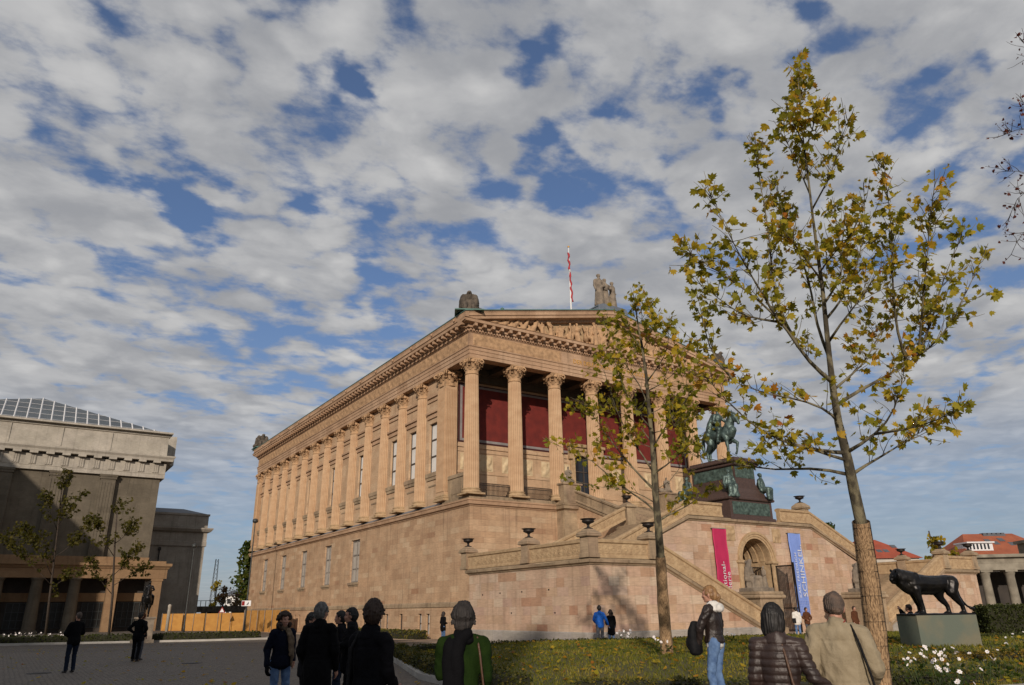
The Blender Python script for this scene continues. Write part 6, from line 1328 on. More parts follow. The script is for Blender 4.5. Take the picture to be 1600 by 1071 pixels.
# ================================================================ hedges, grass, flowers
MAT['hedgeleaf'] = leafmat('hedge_leaf', [(0,(.025,.035,.006)),(.45,(.06,.065,.010)),(.75,(.13,.105,.014)),(1,(.24,.15,.018))], .6, .25)
MAT['hedgecore'] = M('hedge_twigs', (.025,.026,.010), (.015,.014,.007), 1, scale=8)
def hedge(label, path, wd, h, dz=0, dens=220, ls=.055, seed=1, tones=(0,1), mat=None, group='clipped hedges'):
    rg = random.Random(seed); p0 = path[0]; base = (p0[0], p0[1], gz(*p0)+dz); root = empty('hedge', base, 0, label, 'hedge', group)
    core = MB(); core.sweep([(p[0], p[1], gz(*p)+dz) for p in path], [(-wd*.44,0),(wd*.44,0),(wd*.43,h*.88),(wd*.3,h*.94),(-wd*.3,h*.94),(-wd*.43,h*.88)]); core.build('core', MAT['hedgecore'], root, base)
    vs, fs, tn = [], [], []
    for a, b in zip(path, path[1:]):
        a, b = Vector((a[0],a[1],0)), Vector((b[0],b[1],0)); L = (b-a).length; u = (b-a).normalized(); nn = Vector((u.y,-u.x,0)); area = L*(wd+2*h)
        for i in range(int(area*dens)):
            t = rg.uniform(0, L); w_ = rg.uniform(0, wd+2*h); p = a+u*t
            if w_ < h: q = p+nn*wd*.46; z = w_; no = nn
            elif w_ < h+wd: q = p+nn*(w_-h-wd/2)*.94; z = h*.95; no = Vector((0,0,1))
            else: q = p-nn*wd*.46; z = w_-h-wd; no = -nn
            q = q+no*rg.gauss(0,.022); z += gz(q.x, q.y)+dz+rg.gauss(.0,.02)+(.05*noise.noise(Vector((q.x*1.1,q.y*1.1,2))) if no.z > .5 else 0)
            tone = tones[0]+(tones[1]-tones[0])*min(1, max(0, rg.random()**1.3*.7+.3+.5*noise.noise(Vector((q.x*.6,q.y*.6,seed)))))
            leaf(vs, fs, tn, Vector((q.x,q.y,z)), Vector((rg.gauss(0,1),rg.gauss(0,1),rg.gauss(.2,.8))), (no+Vector((rg.gauss(0,.6),rg.gauss(0,.6),rg.gauss(0,.6)))).normalized(), ls*rg.uniform(.7,1.4), tone, True)
    for e, e2 in ((path[0], path[1]), (path[-1], path[-2])):
        e, e2 = Vector((e[0],e[1],0)), Vector((e2[0],e2[1],0)); u = (e-e2).normalized(); nn = Vector((u.y,-u.x,0))
        for i in range(int(wd*h*dens*1.6)):
            q = e+nn*rg.uniform(-.48,.48)*wd+u*rg.uniform(.0,.05); z = gz(q.x,q.y)+dz+rg.uniform(0,h*.97); leaf(vs, fs, tn, Vector((q.x,q.y,z)), Vector((rg.gauss(0,1),rg.gauss(0,1),rg.gauss(.2,.8))), (u+Vector((rg.gauss(0,.6),rg.gauss(0,.6),rg.gauss(0,.6)))).normalized(), ls*rg.uniform(.7,1.4), tones[0]+(tones[1]-tones[0])*rg.random(), True)
    leaves_object('foliage', vs, fs, tn, mat or MAT['hedgeleaf'], root, base); return root
hedge('low clipped hedge along the near left edge of the lawn, in shadow', [(-19.8,-36.2),(-18.9,-31.2),(-15.6,-21.1)], .7, .34, .08, 300, .06, 71, (0,.8))
hedge('low clipped hedge along the far edge of the lawn below the stairs', [(-14.6,-20.9),(-9.6,-20.75),(-6.1,-22.3),(4.2,-24.7),(13.4,-26.5)], .55, .26, .08, 200, .075, 72, (0,.75))
hedge('low clipped hedge at the front of the lawn, behind the couple', [(-18.9,-37.1),(-16.0,-40.0),(-11.6,-40.9)], .6, .26, .08, 420, .05, 73, (.05,.8))
hedge('yellowing low hedge in front of the lion plinth', [(-10.6,-38.4),(-5.2,-38.9),(3.0,-39.5)], .9, .34, .06, 330, .06, 74, (.35,1))
hedge('dark low hedge behind the lion plinth', [(-4.6,-33.0),(3.5,-34.8),(12,-36.5)], .7, .45, .05, 320, .08, 75, (0,.35))
hedge('tall dark clipped hedge at the far right', [(4.9,-33.2),(9.2,-36.2)], 1.1, 1.62, -.05, 330, .085, 76, (0,.25))
hedge('strip of low dark hedge along the far plaza kerb, left', [(-45,21.6),(-23,20.9),(-15,18.5),(-10.2,17.9)], .9, .55, .05, 60, .14, 77, (0,.35))
hedge('short clipped hedge at the foot of the podium windows', [(-1.6,18.5),(-1.6,4.6)], .8, .62, 0, 70, .14, 78, (.1,.85))
MAT['grass'] = leafmat('grass_blade', [(0,(.055,.075,.008)),(.5,(.115,.125,.012)),(.8,(.19,.17,.02)),(1,(.27,.22,.04))], .7, .3)
def inpoly(x, y, P):
    c = False; j = len(P)-1
    for i in range(len(P)):
        if (P[i][1] > y) != (P[j][1] > y) and x < (P[j][0]-P[i][0])*(y-P[i][1])/(P[j][1]-P[i][1])+P[i][0]: c = not c
        j = i
    return c
rg = random.Random(3); vs, fs, tn = [], [], []
cnt = 0
while cnt < 42000:
    d = 9+36*rg.random()**1.25; a = YAW+rg.uniform(-.35,.66); x, y = CAM.x+math.sin(a)*d, CAM.y+math.cos(a)*d
    if not inpoly(x, y, LAWN): continue
    cnt += 1; h = rg.uniform(.045,.10)*(.75+.012*d); z = gz(x, y)+.10+lawn_rise(x, y); a2 = rg.uniform(0,6.28); wd = .006+.0006*d; lx, ly = math.cos(a2), math.sin(a2); n0 = len(vs)
    bx, by = rg.gauss(0,.03), rg.gauss(0,.03)
    vs += [(x-lx*wd, y-ly*wd, z), (x+lx*wd, y+ly*wd, z), (x+bx, y+by, z+h)]; fs.append((n0, n0+1, n0+2)); tn.append(min(1, max(0, rg.random()*.6+.3+.6*noise.noise(Vector((x*.5,y*.5,0))))))
tag(leaves_object('grass', vs, fs, tn, MAT['grass'], None, (0,0,0)), kind='stuff')
vs, fs, tn = [], [], []
for _ in range(900):                                                 # leaf litter blown over the plaza
    d = 9+50*rg.random()**1.3; a = YAW+rg.uniform(-.62,.05); x, y = CAM.x+math.sin(a)*d, CAM.y+math.cos(a)*d
    if inpoly(x, y, LAWN) or inpoly(x, y, BED) or x > -4.6 and y > -20: continue
    leaf(vs, fs, tn, Vector((x, y, gz(x, y)+.012)), Vector((rg.gauss(0,1), rg.gauss(0,1), .05)), Vector((rg.gauss(0,.25), rg.gauss(0,.25), 1)).normalized(), rg.uniform(.07,.15), rg.uniform(.3,1), True)
tag(leaves_object('leaf_litter', vs, fs, tn, MAT['planeleaf'], None, (0,0,0)), kind='stuff')
for i, (px, py) in enumerate(((300,1040),(60,1056))):
    q = onZ(px, py, -.03); mb = MB(); mb.lathe([(.34,-.02),(.34,.012),(.30,.016)], (0,0,0), 24); mb.box(-.2,.2,-.02,.02,.0155,.02); mb.box(-.02,.02,-.2,.2,.0155,.0195); o = mb.build('drain_cover', MAT['iron']); o.location = (q.x, q.y, gz(q.x, q.y)); tag(o, ('round iron drain cover in the cobbles left of the laughing woman','round iron drain cover in the cobbles at the lower left')[i], 'drain cover', 'drain covers in the plaza')
vs, fs, tn = [], [], []; cnt = 0                                     # fallen leaves, scattered past counting
while cnt < 1500:
    d = 9+26*rg.random(); a = YAW+rg.uniform(-.3,.62); x, y = CAM.x+math.sin(a)*d, CAM.y+math.cos(a)*d
    if not inpoly(x, y, LAWN): continue
    cnt += 1; leaf(vs, fs, tn, Vector((x, y, gz(x, y)+.135+lawn_rise(x, y)+rg.uniform(0,.03))), Vector((rg.gauss(0,1), rg.gauss(0,1), .1)), Vector((rg.gauss(0,.35), rg.gauss(0,.35), 1)).normalized(), rg.uniform(.09,.17), rg.uniform(.55,1), True)
tag(leaves_object('fallen_leaves', vs, fs, tn, MAT['planeleaf'], None, (0,0,0)), kind='stuff')
# white anemones
MAT['petal'] = M('white_petal', (.78,.76,.74), (.68,.64,.66), .6, scale=30); MAT['stem'] = M('flower_stem', (.05,.085,.02), (.03,.05,.012), .7, scale=10); MAT['floret'] = M('yellow_floret', (.5,.3,.03), None, .7)
def flower_clump(label, c, n, rad, h, seed, fsz=.045, leaves=70):
    rg = random.Random(seed); root = empty('flower_clump', c, 0, label, 'flowers', 'clumps of white flowers'); st, pe, ce = MB(), MB(), MB(); vs, fs, tn = [], [], []
    for i in range(n):
        a = rg.uniform(0,6.28); r = rad*rg.random()**.6; b = Vector((math.cos(a)*r*.8, math.sin(a)*r*.8, 0)); t = Vector((math.cos(a)*r, math.sin(a)*r, h*rg.uniform(.55,1.1))); st.tube([b, b.lerp(t,.5)+Vector((.01,.01,.02)), t], [.006,.005,.004], 4)
        nz = (Vector((-FWH.x,-FWH.y,.3))*rg.uniform(.2,1)+Vector((rg.gauss(0,.6), rg.gauss(0,.6), rg.uniform(.2,1)))).normalized(); u = nz.orthogonal().normalized(); v = nz.cross(u); s_ = fsz*rg.uniform(.7,1.25)
        for k in range(6):
            a0 = 2*math.pi*k/6; d = u*math.cos(a0)+v*math.sin(a0); e = nz.cross(d); pe.face([t+d*s_*.1, t+d*s_*.6+e*s_*.42+nz*s_*.12, t+d*s_*1.05+e*s_*.18+nz*s_*.2, t+d*s_*1.05-e*s_*.18+nz*s_*.2, t+d*s_*.6-e*s_*.42+nz*s_*.12])
        ce.ball(t+nz*s_*.06, s_*.2, 6)
    for i in range(leaves):
        a = rg.uniform(0,6.28); r = rad*1.05*rg.random()**.5; leaf(vs, fs, tn, Vector((math.cos(a)*r, math.sin(a)*r, h*rg.uniform(.05,.6))), Vector((rg.gauss(0,1), rg.gauss(0,1), rg.uniform(-.2,.8))), Vector((rg.gauss(0,.6), rg.gauss(0,.6), 1)).normalized(), rg.uniform(.06,.13), rg.random()*.6, False)
    st.build('stem', MAT['stem'], root); pe.build('petals', MAT['petal'], root); ce.build('floret', MAT['floret'], root); leaves_object('foliage', vs, fs, tn, MAT['greenleaf'], root, (0,0,0)); return root
def g3(px, py, d): p = atD(px, py, d); return (p.x, p.y, gz(p.x, p.y)+.08)
for i, (px, py, d, n, rad, h, lv, lab) in enumerate((
   (1478,1024,13.5,30,.75,.74,200,'large clump of white flowers in front of the lion plinth, tallest'), (1450,1028,15.5,16,.6,.66,140,'clump of white flowers at the left foot of the lion plinth'), (1512,1060,11.0,9,.5,.50,240,'loose white flowers low at the bottom right, in green foliage'),
   (1545,1020,16,8,.5,.62,120,'sparse white flowers right of the lion plinth'), (1588,1000,20,7,.5,.6,80,'small group of white flowers at the far right edge'), (1252,1055,8.9,16,.32,.62,80,'white flowers between the couple linking arms'),
   (972,1010,31,16,.6,.55,30,'white flowers at the lawn edge right of the dark coated woman'), (1036,1020,20.3,9,.45,.42,40,'white flowers round the foot of the slender tree'), (1140,1010,27,5,.3,.3,20,'tiny white flowers by the lawn hedge beside the blonde woman'),
   (20,995,66,12,1.5,.6,60,'pale flowers in the shaded strip at the far left'), (90,990,66,14,1.6,.6,60,'pale flowers in the shaded strip behind the man looking up'), (50,992,66,12,1.5,.6,60,'pale flowers in the shaded strip under the leftmost tree'))):
    g_ = g3(px, py, d); g_ = (g_[0], g_[1], g_[2]+(lawn_rise(g_[0], g_[1]) if inpoly(g_[0], g_[1], LAWN) else 0))
    flower_clump(lab, g_, n, rad, h, 100+i, .034 if d < 30 else (.05 if d < 40 else .07), lv)
# ================================================================ museum wing at the far left (in part shade)
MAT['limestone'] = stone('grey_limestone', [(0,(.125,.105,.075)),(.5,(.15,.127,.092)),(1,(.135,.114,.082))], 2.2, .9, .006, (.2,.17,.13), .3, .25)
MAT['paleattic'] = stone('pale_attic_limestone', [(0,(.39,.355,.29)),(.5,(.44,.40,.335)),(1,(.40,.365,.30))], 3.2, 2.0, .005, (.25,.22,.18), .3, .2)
MAT['warmstone'] = stone('warm_limestone', [(0,(.25,.15,.075)),(.5,(.28,.175,.09)),(1,(.235,.14,.07))], 2.0, .8, .005, (.25,.18,.1), .2, .2)
MAT['lamppost'] = M('grey_green_lamp_metal', (.055,.06,.06), (.035,.04,.04), .5, .3, scale=3)
MAT['dullglass'] = M('dusty_dark_glass', (.018,.017,.016), (.03,.028,.025), .4, scale=1.2, spec=.2)
MAT['darkhall'] = M('dark_interior_wall', (.06,.05,.042), (.035,.03,.026), .9, scale=.8)
MAT['skylight'] = M('grey_roof_glass', (.07,.085,.095), (.05,.06,.068), .25, scale=.6)
MAT['slate'] = M('grey_lead_roof', (.10,.11,.125), (.075,.08,.09), .6, scale=.6)
WL, WRt, WYF, WYM = -62.0, -12.3, 68.2, 71.6
wing = empty('museum_wing', (-30, 72, -.4), 0, 'grey stone museum wing at far left with pale attic, glass roof and low colonnade', 'museum'); WO = (-30, 72, -.4)
def wp(mb, name, mat, parent=wing): return mb.build(name, mat, parent, WO)
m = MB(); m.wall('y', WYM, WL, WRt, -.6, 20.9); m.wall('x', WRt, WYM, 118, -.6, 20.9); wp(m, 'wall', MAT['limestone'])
m = MB()
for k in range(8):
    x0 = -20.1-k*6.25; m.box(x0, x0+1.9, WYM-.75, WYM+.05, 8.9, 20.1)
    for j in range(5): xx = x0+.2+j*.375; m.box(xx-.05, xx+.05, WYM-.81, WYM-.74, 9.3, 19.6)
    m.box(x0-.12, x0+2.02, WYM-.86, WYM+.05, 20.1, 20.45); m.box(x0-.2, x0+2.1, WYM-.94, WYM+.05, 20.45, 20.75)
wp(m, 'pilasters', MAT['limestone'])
wl_path = [(WL, WYM, 0), (WRt, WYM, 0), (WRt, 118, 0)]
m = MB(); m.sweep(wl_path, [(-.5,20.76),(.5,20.76),(.5,21.3),(.55,21.35),(.5,21.4),(.5,22.9),(-.5,22.9)]); wp(m, 'frieze', MAT['paleattic'])
m = MB()
for k in range(26): x = -13.2-k*1.95; m.box(x-.42, x+.42, WYM-.60, WYM-.49, 21.5, 22.85); [m.box(x+q-.08, x+q+.08, WYM-.66, WYM-.59, 21.55, 22.8) for q in (-.26,0,.26)]; m.box(x-.5, x+.5, WYM-1.25, WYM-.5, 22.905, 23.2)
wp(m, 'triglyphs', MAT['paleattic'])
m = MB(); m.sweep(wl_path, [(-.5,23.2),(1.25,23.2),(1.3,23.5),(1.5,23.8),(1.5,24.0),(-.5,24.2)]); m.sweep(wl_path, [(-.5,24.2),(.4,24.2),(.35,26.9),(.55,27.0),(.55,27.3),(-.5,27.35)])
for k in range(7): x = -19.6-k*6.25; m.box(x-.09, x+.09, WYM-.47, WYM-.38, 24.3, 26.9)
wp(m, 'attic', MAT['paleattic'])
m = MB(); m.box(WL, -11.5, WYM-1.2, WYM+40, 27.35, 27.6); m.box(-22, -9.8, 78, 112, 24, 28.6); wp(m, 'rear_block', MAT['paleattic'])
pk = (-29.0, WYM+8, 32.6); m = MB(); e0, e1 = (-60, WYM-.2, 28.4), (-14.5, WYM-.2, 28.3)
pkx = onY(68, 623, WYM+9); rx = [(-50,WYM-.2,27.5),(-12.0,WYM-.2,27.5),tuple(pkx),(-12.0,WYM+30,27.5),(-50,WYM+30,27.5)]
m.face([rx[0],rx[1],rx[2]]); m.face([rx[1],rx[3],rx[2]]); m.face([rx[0],rx[4],rx[2]]); gr = wp(m, 'glass_roof', MAT['skylight'])
m = MB()
for k in range(26):
    x = -50+k*1.5; a = Vector((x, WYM-.2, 27.55)); zt = max(0, (x+12.0)/(pkx.x+12.0)) if x > pkx.x else max(0, (x+50)/(pkx.x+50)); b_ = Vector((x, WYM-.2+9.2*zt, 27.5+(pkx.z-27.5)*zt+.06)); m.tube([a, b_], .11, 4, 0, False)
for k in range(5): t = .2*k+.1; m.tube([(-50+(pkx.x+50)*t, WYM-.2+9.2*t, 27.56+(pkx.z-27.5)*t), (-12.0+(pkx.x+12)*t, WYM-.2+9.2*t, 27.56+(pkx.z-27.5)*t)], .025, 4, 0, False)
wp(m, 'glazing_bars', MAT['white'], gr)
# low colonnade
m = MB(); m.sweep([(WL, WYF-.6, 0), (-10.2, WYF-.6, 0), (-10.2, WYM+6, 0)], [(-2.5,6.4),(.05,6.4),(.05,7.6),(.15,7.65),(.3,7.9),(.5,8.05),(.5,8.4),(-2.5,8.55)]); m.box(WL, -10.4, WYF-.3, WYM+.2, 8.45, 8.75); m.box(WL, -12.5, WYF+1.2, WYM-.3, 8.75, 9.3); wp(m, 'portico_beam', MAT['warmstone'])
for (x, w_) in ((-11.3,.65),(-16.7,.65)):
    m = MB(); m.box(x-w_, x+w_, WYF-.5, WYF+.9, -.6, 6.4); m.box(x-w_-.1, x+w_+.1, WYF-.6, WYF+1, 6.1, 6.402); wp(m, 'portico_pier', MAT['warmstone'])
for k in range(9):
    x = -21.2-k*4.3; m = MB(); m.lathe([(.82,0),(.8,.1),(.78,.3),(.66,6.0),(.72,6.1),(.85,6.3),(.9,6.42)], (x, WYF, -.5+.48), 20); m.box(x-.9, x+.9, WYF-.9, WYF+.9, -.6, 0); wp(m, 'portico_column', MAT['limestone'])
m = MB(); m.wall('y', WYM-.35, WL, -12.35, -.6, 8.4); wp(m, 'inner_wall', MAT['darkhall'])
m = MB(); m.box(WL, -12.4, WYM-.55, WYM-.36, 3.5, 4.6); wp(m, 'transom_band', MAT['warmstone'])
for k in range(9):
    x = -14-k*4.3; f = MB(); [f.box(x-1.4+i*.7-.04, x-1.4+i*.7+.04, WYM-.5, WYM-.4, .2, 3.3) for i in range(5)]; [f.box(x-1.44, x+1.44, WYM-.503, WYM-.397, z-.04, z+.04) for z in (.2,1.2,2.2,3.3)]; fo = wp(f, 'window', MAT['lamppost']); g = MB(); g.box(x-1.4, x+1.4, WYM-.395, WYM-.38, .2, 3.3); wp(g, 'pane', MAT['dullglass'], fo)
# dark block behind it
BX, BY = -2.4, 84.0
blk = empty('rear_museum_wing', (-8, 95, -.5), 0, 'dark brown stone block with lead roof seen in the gap behind the grey museum wing', 'museum'); BO = (-8, 95, -.5)
MAT['brownstone'] = stone('dark_brown_stone', [(0,(.31,.275,.23)),(.5,(.36,.32,.265)),(1,(.33,.29,.24))], 2.0, .8, .006, (.08,.06,.05), .3, .2)
m = MB(); m.wall('y', BY, -20, BX, -.8, 12.2); m.wall('x', BX, BY, 130, -.8, 12.2); m.box(BX-1.6, BX-1.2, BY-.25, BY, -.8, 12.2); m.build('wall', MAT['brownstone'], blk, BO)
m = MB(); pth = [(-20,BY,0),(BX,BY,0),(BX,130,0)]; m.sweep(pth, [(-.5,12.2),(.2,12.2),(.2,12.9),(.15,12.95),(.15,14.3),(.6,14.5),(.9,14.9),(.9,15.1),(-.5,15.2)]); m.sweep(pth, [(-.5,15.2),(.1,15.2),(.1,17.0),(.25,17.1),(.25,17.4),(-.5,17.45)]); m.build('cornice', MAT['brownstone'], blk, BO)
m = MB(); m.face([(-20,BY,17.4),(BX,BY,17.4),(BX-3,BY+6,18.8),(-20,BY+6,18.8)]); m.face([(BX,BY,17.4),(BX,130,17.4),(BX-3,124,18.8),(BX-3,BY+6,18.8)]); m.build('roof', MAT['slate'], blk, BO)
m = MB(); m.tube([(-9.2,BY-.15,-.5),(-9.2,BY-.15,11.5)], .09, 8); m.box(-9.4,-9.0,BY-.3,BY,11.4,11.9); m.build('downpipe', MAT['iron'], blk, BO)

# construction fence between the buildings
MAT['ply'] = M('orange_plywood', (.50,.255,.06), (.42,.20,.045), .75, scale=.9, stretch=(1,1,2.5), bump=.1)
def fence(label, pts, h):
    o = (pts[0][0], pts[0][1], gz(*pts[0])); r = empty('site_fence', o, 0, label, 'fence', 'orange boarded site fence runs')
    for a, b in zip(pts, pts[1:]):
        L = math.dist(a, b); n = max(1, round(L/2.6)); d = Vector((b[0]-a[0], b[1]-a[1], 0)).normalized()
        for k in range(n):
            p0 = Vector((a[0], a[1], 0))+d*(L*k/n+.03); p1 = Vector((a[0], a[1], 0))+d*(L*(k+1)/n-.03); z = gz(p0.x, p0.y); m = MB(); m.obox((p0+p1)/2, d, (p1-p0).length/2, .03, z-.05, z+h+rnd.uniform(-.02,.03)); m.build('board', MAT['ply'], r, o)
            m = MB(); q = p0+Vector((d.y,-d.x,0))*(.10 if (Vector((d.y,-d.x,0)).dot(CAM-p0) > 0) else -.10); m.tube([(q.x,q.y,z-.05),(q.x,q.y,z+h+.1)], .035, 6); m.build('post', MAT['paleframe'], r, o)
fence('orange boarded site fence across the gap between the museum and the grey wing', [(-10.0,67.3),(-7.0,61.5),(-2.8,52.5)], 2.15)
fence('orange boarded site fence running in front of the museum flank', [(-2.8,52.2),(-2.05,36.5)], 2.4)
# lamp posts, mast, viaduct, signs
MAT['lamppost'] = M('grey_green_lamp_metal', (.055,.06,.06), (.035,.04,.04), .5, .3, scale=3)
def lamp(label, px, yb, yt, dp):
    b = atD(px, yb, dp); t = atD(px+ (754-px)*(yb-yt)/(yb+2655), yt, dp); z0 = gz(b.x, b.y); h = t.z-z0
    r = empty('street_lamp', (b.x, b.y, z0), 0, label, 'street lamp', 'street lamps'); m = MB(); m.lathe([(.14,-.05),(.14,.5),(.10,1.0),(.085,h*.5),(.06,h-.5),(.06,h-.1)], n=10); m.build('post', MAT['lamppost'], r)
    m = MB(); m.lathe([(.06,h-.2),(.30,h-.1),(.34,h+.05),(.30,h+.25),(.16,h+.32),(.02,h+.36)], n=10); m.build('lantern', MAT['lamppost'], r)
lamp('tall thin street lamp in front of the far corner of the museum', 381, 990, 808, 85); lamp('dark street lamp in front of the brown block', 287, 985, 850, 92)
mp_ = atD(330, 955, 210); mast = MB(); hh = atD(336, 872, 210).z
for s1, s2 in ((-1,-1),(1,-1),(1,1),(-1,1)): mast.tube([(mp_.x+s1*.8, mp_.y+s2*.8, -.6), (mp_.x+s1*.35, mp_.y+s2*.35, hh)], .06, 4)
for k in range(14):
    z = k*hh/14; w0 = .8-.45*k/14; mast.tube([(mp_.x-w0, mp_.y-w0, z), (mp_.x+w0, mp_.y-w0, z+hh/14)], .03, 4); mast.tube([(mp_.x+w0, mp_.y-w0, z), (mp_.x-w0, mp_.y-w0, z+hh/14)], .03, 4); mast.tube([(mp_.x-w0, mp_.y+w0, z), (mp_.x-w0, mp_.y-w0, z+hh/14)], .03, 4)
tag(mast.build('lattice_mast', MAT['lamppost'], None, (mp_.x, mp_.y, -.5)), 'thin steel lattice mast far off in the gap between the museums', 'mast')
va, vb = atD(255, 948, 150), atD(420, 945, 150); m = MB(); d = (vb-va); d.z = 0; d.normalize(); c = (va+vb)/2; m.obox(c, d, 16, 3, va.z-1.2, va.z-.1); [m.obox(c+d*q, d, .9, 2.5, -1, va.z-1.2) for q in (-13,-7,-1,5,11)]
for q in range(-15, 16, 1): m.obox(c+d*q+Vector((d.y,-d.x,0))*2.9, d, .05, .05, va.z-.1, va.z+.9)
m.obox(c+Vector((d.y,-d.x,0))*2.9, d, 16, .05, va.z+.9, va.z+1.0); tag(m.build('railway_viaduct', MAT['darkstone'], None, (c.x, c.y, -.5)), 'low dark railway viaduct with a railing behind the orange fence', 'viaduct')
def house(name, label, px0, px1, ybase, yeave, yridge, depth, wmat, rmat, deep=12, hip=2.5, group=None, dorm=(), sky=()):
    a, b = atD(px0, yeave, depth), atD(px1, yeave, depth); b.z = a.z; d = (b-a); L = d.length; d.normalize(); nn = Vector((-d.y, d.x, 0)); nn = nn if nn.dot(FWH) > 0 else -nn
    zr_ = atD((px0+px1)/2, yridge, depth+deep/2).z; base = (a+b)/2; base.z = gz(base.x, base.y); r = empty(name, base, 0, label, 'house', group); o = tuple(base); ze = a.z
    m = MB(); A, B_, C_, D_ = a, b, b+nn*deep, a+nn*deep
    for p, q in ((A,B_),(B_,C_),(C_,D_),(D_,A)): m.face([(p.x,p.y,-1),(q.x,q.y,-1),(q.x,q.y,ze),(p.x,p.y,ze)])
    m.build('wall', wmat, r, o)
    m = MB(); e = .6; A2, B2, C2, D2 = A-d*e-nn*e, B_+d*e-nn*e, C_+d*e+nn*e, D_-d*e+nn*e; r0 = (A+D_)/2+d*hip; r1 = (B_+C_)/2-d*hip
    z = lambda p, h: (p.x, p.y, h)
    m.face([z(A2,ze-.2),z(B2,ze-.2),z(r1,zr_),z(r0,zr_)]); m.face([z(C2,ze-.2),z(D2,ze-.2),z(r0,zr_),z(r1,zr_)]); m.face([z(B2,ze-.2),z(C2,ze-.2),z(r1,zr_)]); m.face([z(D2,ze-.2),z(A2,ze-.2),z(r0,zr_)]); ro = m.build('roof', rmat, r, o)
    sl = (zr_-ze)/(deep/2)
    for (t, v, w_, h_) in dorm:
        p = a+d*L*t+nn*(deep/2*v); zz_ = ze+sl*deep/2*v; m = MB(); m.obox(p+nn*1.5, d, w_, 2.0, zz_-.1, zz_+h_); m.obox(p+nn*1.4, d, w_+.25, 2.3, zz_+h_, zz_+h_+.25); dm = m.build('dormer', MAT['white'], ro, o)
        for k in range(int(w_*2/.7)): q = p-nn*.52+d*(-w_+.45+k*.7); m = MB(); m.obox(q, d, .17, .03, zz_+.15, zz_+h_-.15); m.build('dormer_window', MAT['glass'], ro, o)
    for (t, v) in sky:
        p = a+d*L*t+nn*(deep/2*v); zz_ = ze+sl*deep/2*v; m = MB(); q = p+nn*1.1; m.face([(p.x-d.x*.55,p.y-d.y*.55,zz_+.12),(p.x+d.x*.55,p.y+d.y*.55,zz_+.12),(q.x+d.x*.55,q.y+d.y*.55,zz_+.12+sl*1.1),(q.x-d.x*.55,q.y-d.y*.55,zz_+.12+sl*1.1)]); m.build('skylight', MAT['slate'], ro, o)
    for k in range(int(L/2.6)):
        for row in range(3):
            p = a+d*(1.3+k*2.6)-nn*.03; zz_ = ze-1.9-row*3.2; f = MB(); f.obox(p, d, .6, .04, zz_-.8, zz_+.8); fo = f.build('window', MAT['white'], r, o); g = MB(); g.obox(p-nn*.045, d, .5, .01, zz_-.7, zz_+.7); g.build('pane', MAT['glass'], fo, o)
    return r
def tiles(name, c, c2):
    m = M(name, c, c2, .85, scale=.5, bump=.3, bscale=14); return m
MAT['redtile'] = tiles('red_roof_tiles', (.36,.075,.035), (.28,.06,.03)); MAT['orangetile'] = tiles('orange_roof_tiles', (.34,.10,.045), (.27,.075,.035)); MAT['render'] = M('pale_render', (.5,.46,.4), (.42,.39,.34), .9, scale=.7); MAT['whiterender'] = M('white_render', (.7,.69,.66), (.6,.59,.56), .9, scale=.7)
house('city_house', 'house with a bright red tiled roof above the right landing', 1328, 1436, 950, 872, 843, 150, MAT['render'], MAT['redtile'], 14, 5, 'red roofed houses beyond the square', (), [(t, v) for t in (.18,.28,.40,.52,.62) for v in (.25,)]+[(.8,.5)])
house('city_house', 'house with an orange tiled roof, white dormer band and skylights at far right', 1512, 1660, 950, 868, 833, 140, MAT['render'], MAT['orangetile'], 14, 4, 'red roofed houses beyond the square', [(.19,.22,2.4,1.3)], [(.40,.55),(.46,.45),(.56,.6),(.62,.4)])
house('city_house', 'distant white gabled house in the gap behind the museums', 352, 384, 950, 930, 923, 230, MAT['whiterender'], MAT['slate'], 10, 0, 'houses seen in the gap')
m = MB(); p = atD(1550, 837, 148); m.obox(p, RTH, 2.2, .8, p.z-.8, p.z+.15); [m.obox(p+RTH*q, RTH, .3, .7, p.z+.15, p.z+.45) for q in (-1.8,-.9,0,.9,1.8)]; tag(m.build('roof_plant', MAT['slate'], None, tuple(p)), 'grey machinery boxes on the orange roof at far right', 'roof unit')
# colonnade at the right edge
cdir = Vector((.76,-.65,0)).normalized(); cA = atD(1533, 940, 62); cA.z = gz(cA.x, cA.y); col_ = empty('colonnade', cA, 0, 'weathered grey stone colonnade at the right edge behind the dark hedge', 'colonnade'); CO_ = tuple(cA)
zb = atD(1545, 891, 62).z; zt = atD(1545, 866, 62).z; dd = cdir; bk = Vector((.65,.76,0))
MAT['greycol'] = M('grey_weathered_column', (.30,.27,.21), (.17,.15,.115), .9, scale=1.2, bump=.3)
for k in range(6):
    c = cA+dd*(.75+k*1.95); m = MB(); h = zb+.0-cA.z; m.lathe([(.42,-.3),(.41,.1),(.40,.4),(.34,h-.5),(.36,h-.4),(.44,h-.2),(.46,h-.15)], (c.x, c.y, cA.z), 18); m.obox(c, dd, .48, .48, cA.z+h-.15, cA.z+h); m.build('column', MAT['greycol'], col_, CO_)
m = MB(); c = cA+dd*6; m.obox(c+bk*1.2, dd, 6.6, 1.7, zb, zb+.55); m.obox(c+bk*1.2, dd, 6.62, 1.72, zb+.553, zt-.25); m.obox(c+bk*1.2, dd, 7.0, 2.1, zt-.25, zt); m.obox(cA+dd*7.6+bk*1.2, dd, 2.4, 1.6, zt, zt+1.0); m.obox(cA+dd*7.6+bk*1.2, dd, 2.6, 1.8, zt+1.0, zt+1.25); m.build('beam', MAT['greycol'], col_, CO_)
m = MB(); m.obox(c+bk*3.2, dd, 6.5, .15, -.5, zb); m.build('back_wall', MAT['darkhall'], col_, CO_)
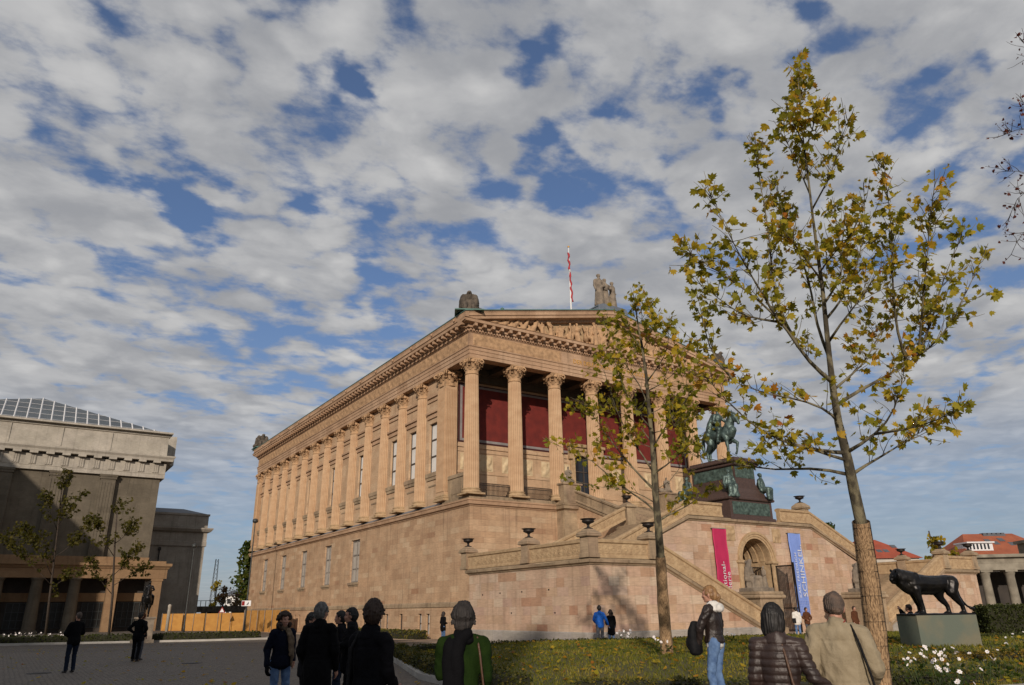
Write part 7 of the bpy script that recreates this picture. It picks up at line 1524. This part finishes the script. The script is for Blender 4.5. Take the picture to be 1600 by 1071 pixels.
# signs at the fence
sp = atD(385, 943, 80); r = empty('sign_board', (sp.x, sp.y, gz(sp.x, sp.y)), 0, 'small white sign with a red edge and a black mark beside the street lamp', 'sign'); o = tuple(r.location)
m = MB(); m.obox(sp, RTH, .5, .04, sp.z-.28, sp.z+.28); m.build('board', MAT['white'], r, o); m = MB(); m.obox(sp-FWH*.045-RTH*.32, RTH, .15, .01, sp.z-.22, sp.z+.22); m.build('red_field', C['redshirt'], r, o); m = MB(); q = sp-FWH*.05; m.face([(q+RTH*.0).to_tuple()[:2]+(sp.z-.2,), (q+RTH*.25).to_tuple()[:2]+(sp.z-.1,), (q+RTH*.28).to_tuple()[:2]+(sp.z+.18,), (q+RTH*.15).to_tuple()[:2]+(sp.z-.0,)]); m.build('black_mark', MAT['iron'], r, o); m = MB(); m.tube([(sp.x+FWH.x*.1, sp.y+FWH.y*.1, gz(sp.x,sp.y)-.1), (sp.x+FWH.x*.1, sp.y+FWH.y*.1, sp.z+.4)], .05, 6); m.build('post', MAT['lamppost'], r, o)
sp = atD(347, 955, 92); r = empty('warning_sign', (sp.x, sp.y, gz(sp.x, sp.y)), 0, 'white triangular road sign with a red rim just above the orange fence', 'sign'); o = tuple(r.location)
def tri(k, off): q = sp-FWH*off; return [(q-RTH*k).to_tuple()[:2]+(sp.z-.5*k,), (q+RTH*k).to_tuple()[:2]+(sp.z-.5*k,), q.to_tuple()[:2]+(sp.z+1.2*k,)]
m = MB(); m.rings([tri(.42,0), tri(.42,.05)], True, True); m.build('rim', C['redshirt'], r, o); m = MB(); m.rings([tri(.27,.052), tri(.27,.06)], True, True); m.build('face', MAT['white'], r, o); m = MB(); m.tube([(sp.x+FWH.x*.06, sp.y+FWH.y*.06, gz(sp.x,sp.y)-.1), (sp.x+FWH.x*.06, sp.y+FWH.y*.06, sp.z)], .05, 6); m.build('post', MAT['lamppost'], r, o)
bp_ = MB(); p = atD(265, 950, 96); bp_.lathe([(.2,0),(.2,3.0),(.24,3.1),(.15,3.3),(.0,3.35)], (p.x, p.y, gz(p.x, p.y)), 12); tag(bp_.build('stone_pillar', MAT['paleattic'], None, (p.x, p.y, -.4)), 'pale stone gate pillar behind the orange fence, beside the dark block', 'pillar')

# ================================================================ neighbouring buildings behind and beside the viewer (they throw the shade on the plaza)
U = Vector((math.sin(SUN_AZ-math.pi), math.cos(SUN_AZ-math.pi), 0)); Q = Vector((U.y, -U.x, 0))
def qp(q, p, z): v = Q*q+U*p; return (v.x, v.y, z)
def block(name, label, q0, q1, p0, p1, h, roof=None, hl=None):
    c = qp((q0+q1)/2, (p0+p1)/2, -.5); r = empty(name, c, 0, label, 'building', 'neighbouring buildings out of view'); hl = h if hl is None else hl; m = MB()
    P = [qp(q0,p0,0), qp(q1,p0,0), qp(q1,p1,0), qp(q0,p1,0)]; H_ = [hl,h,h,hl]
    for i in range(4): a, b = P[i], P[(i+1) % 4]; m.face([(a[0],a[1],-1),(b[0],b[1],-1),(b[0],b[1],H_[(i+1) % 4]),(a[0],a[1],H_[i])])
    m.build('wall', MAT['limestone'], r, c); m = MB(); m.face([(a[0],a[1],z+.02) for a, z in zip(P, H_)]); m.build('roof', MAT['slate'], r, c)
    m = MB()
    for k in range(int((q1-q0)/4)):
        for z in range(3, int(min(h,hl))-3, 5): a = Vector(qp(q0+2+k*4, p1+.03, z)); m.obox(a, Q, .7, .06, z, z+2.4)
    m.build('windows', MAT['glass'], r, c); return r
block('neighbouring_building', 'long grey stone building across the street behind the viewer', -62, -1.5, -118, -92, 30.2)
block('neighbouring_building', 'lower end pavilion of the grey building behind the viewer', -1.45, 6.2, -118, -92, 26.0)
block('side_museum', 'tall grey museum on the left side of the plaza, out of view', -80, -57.6, -14, 0, 24.6, None, 44)
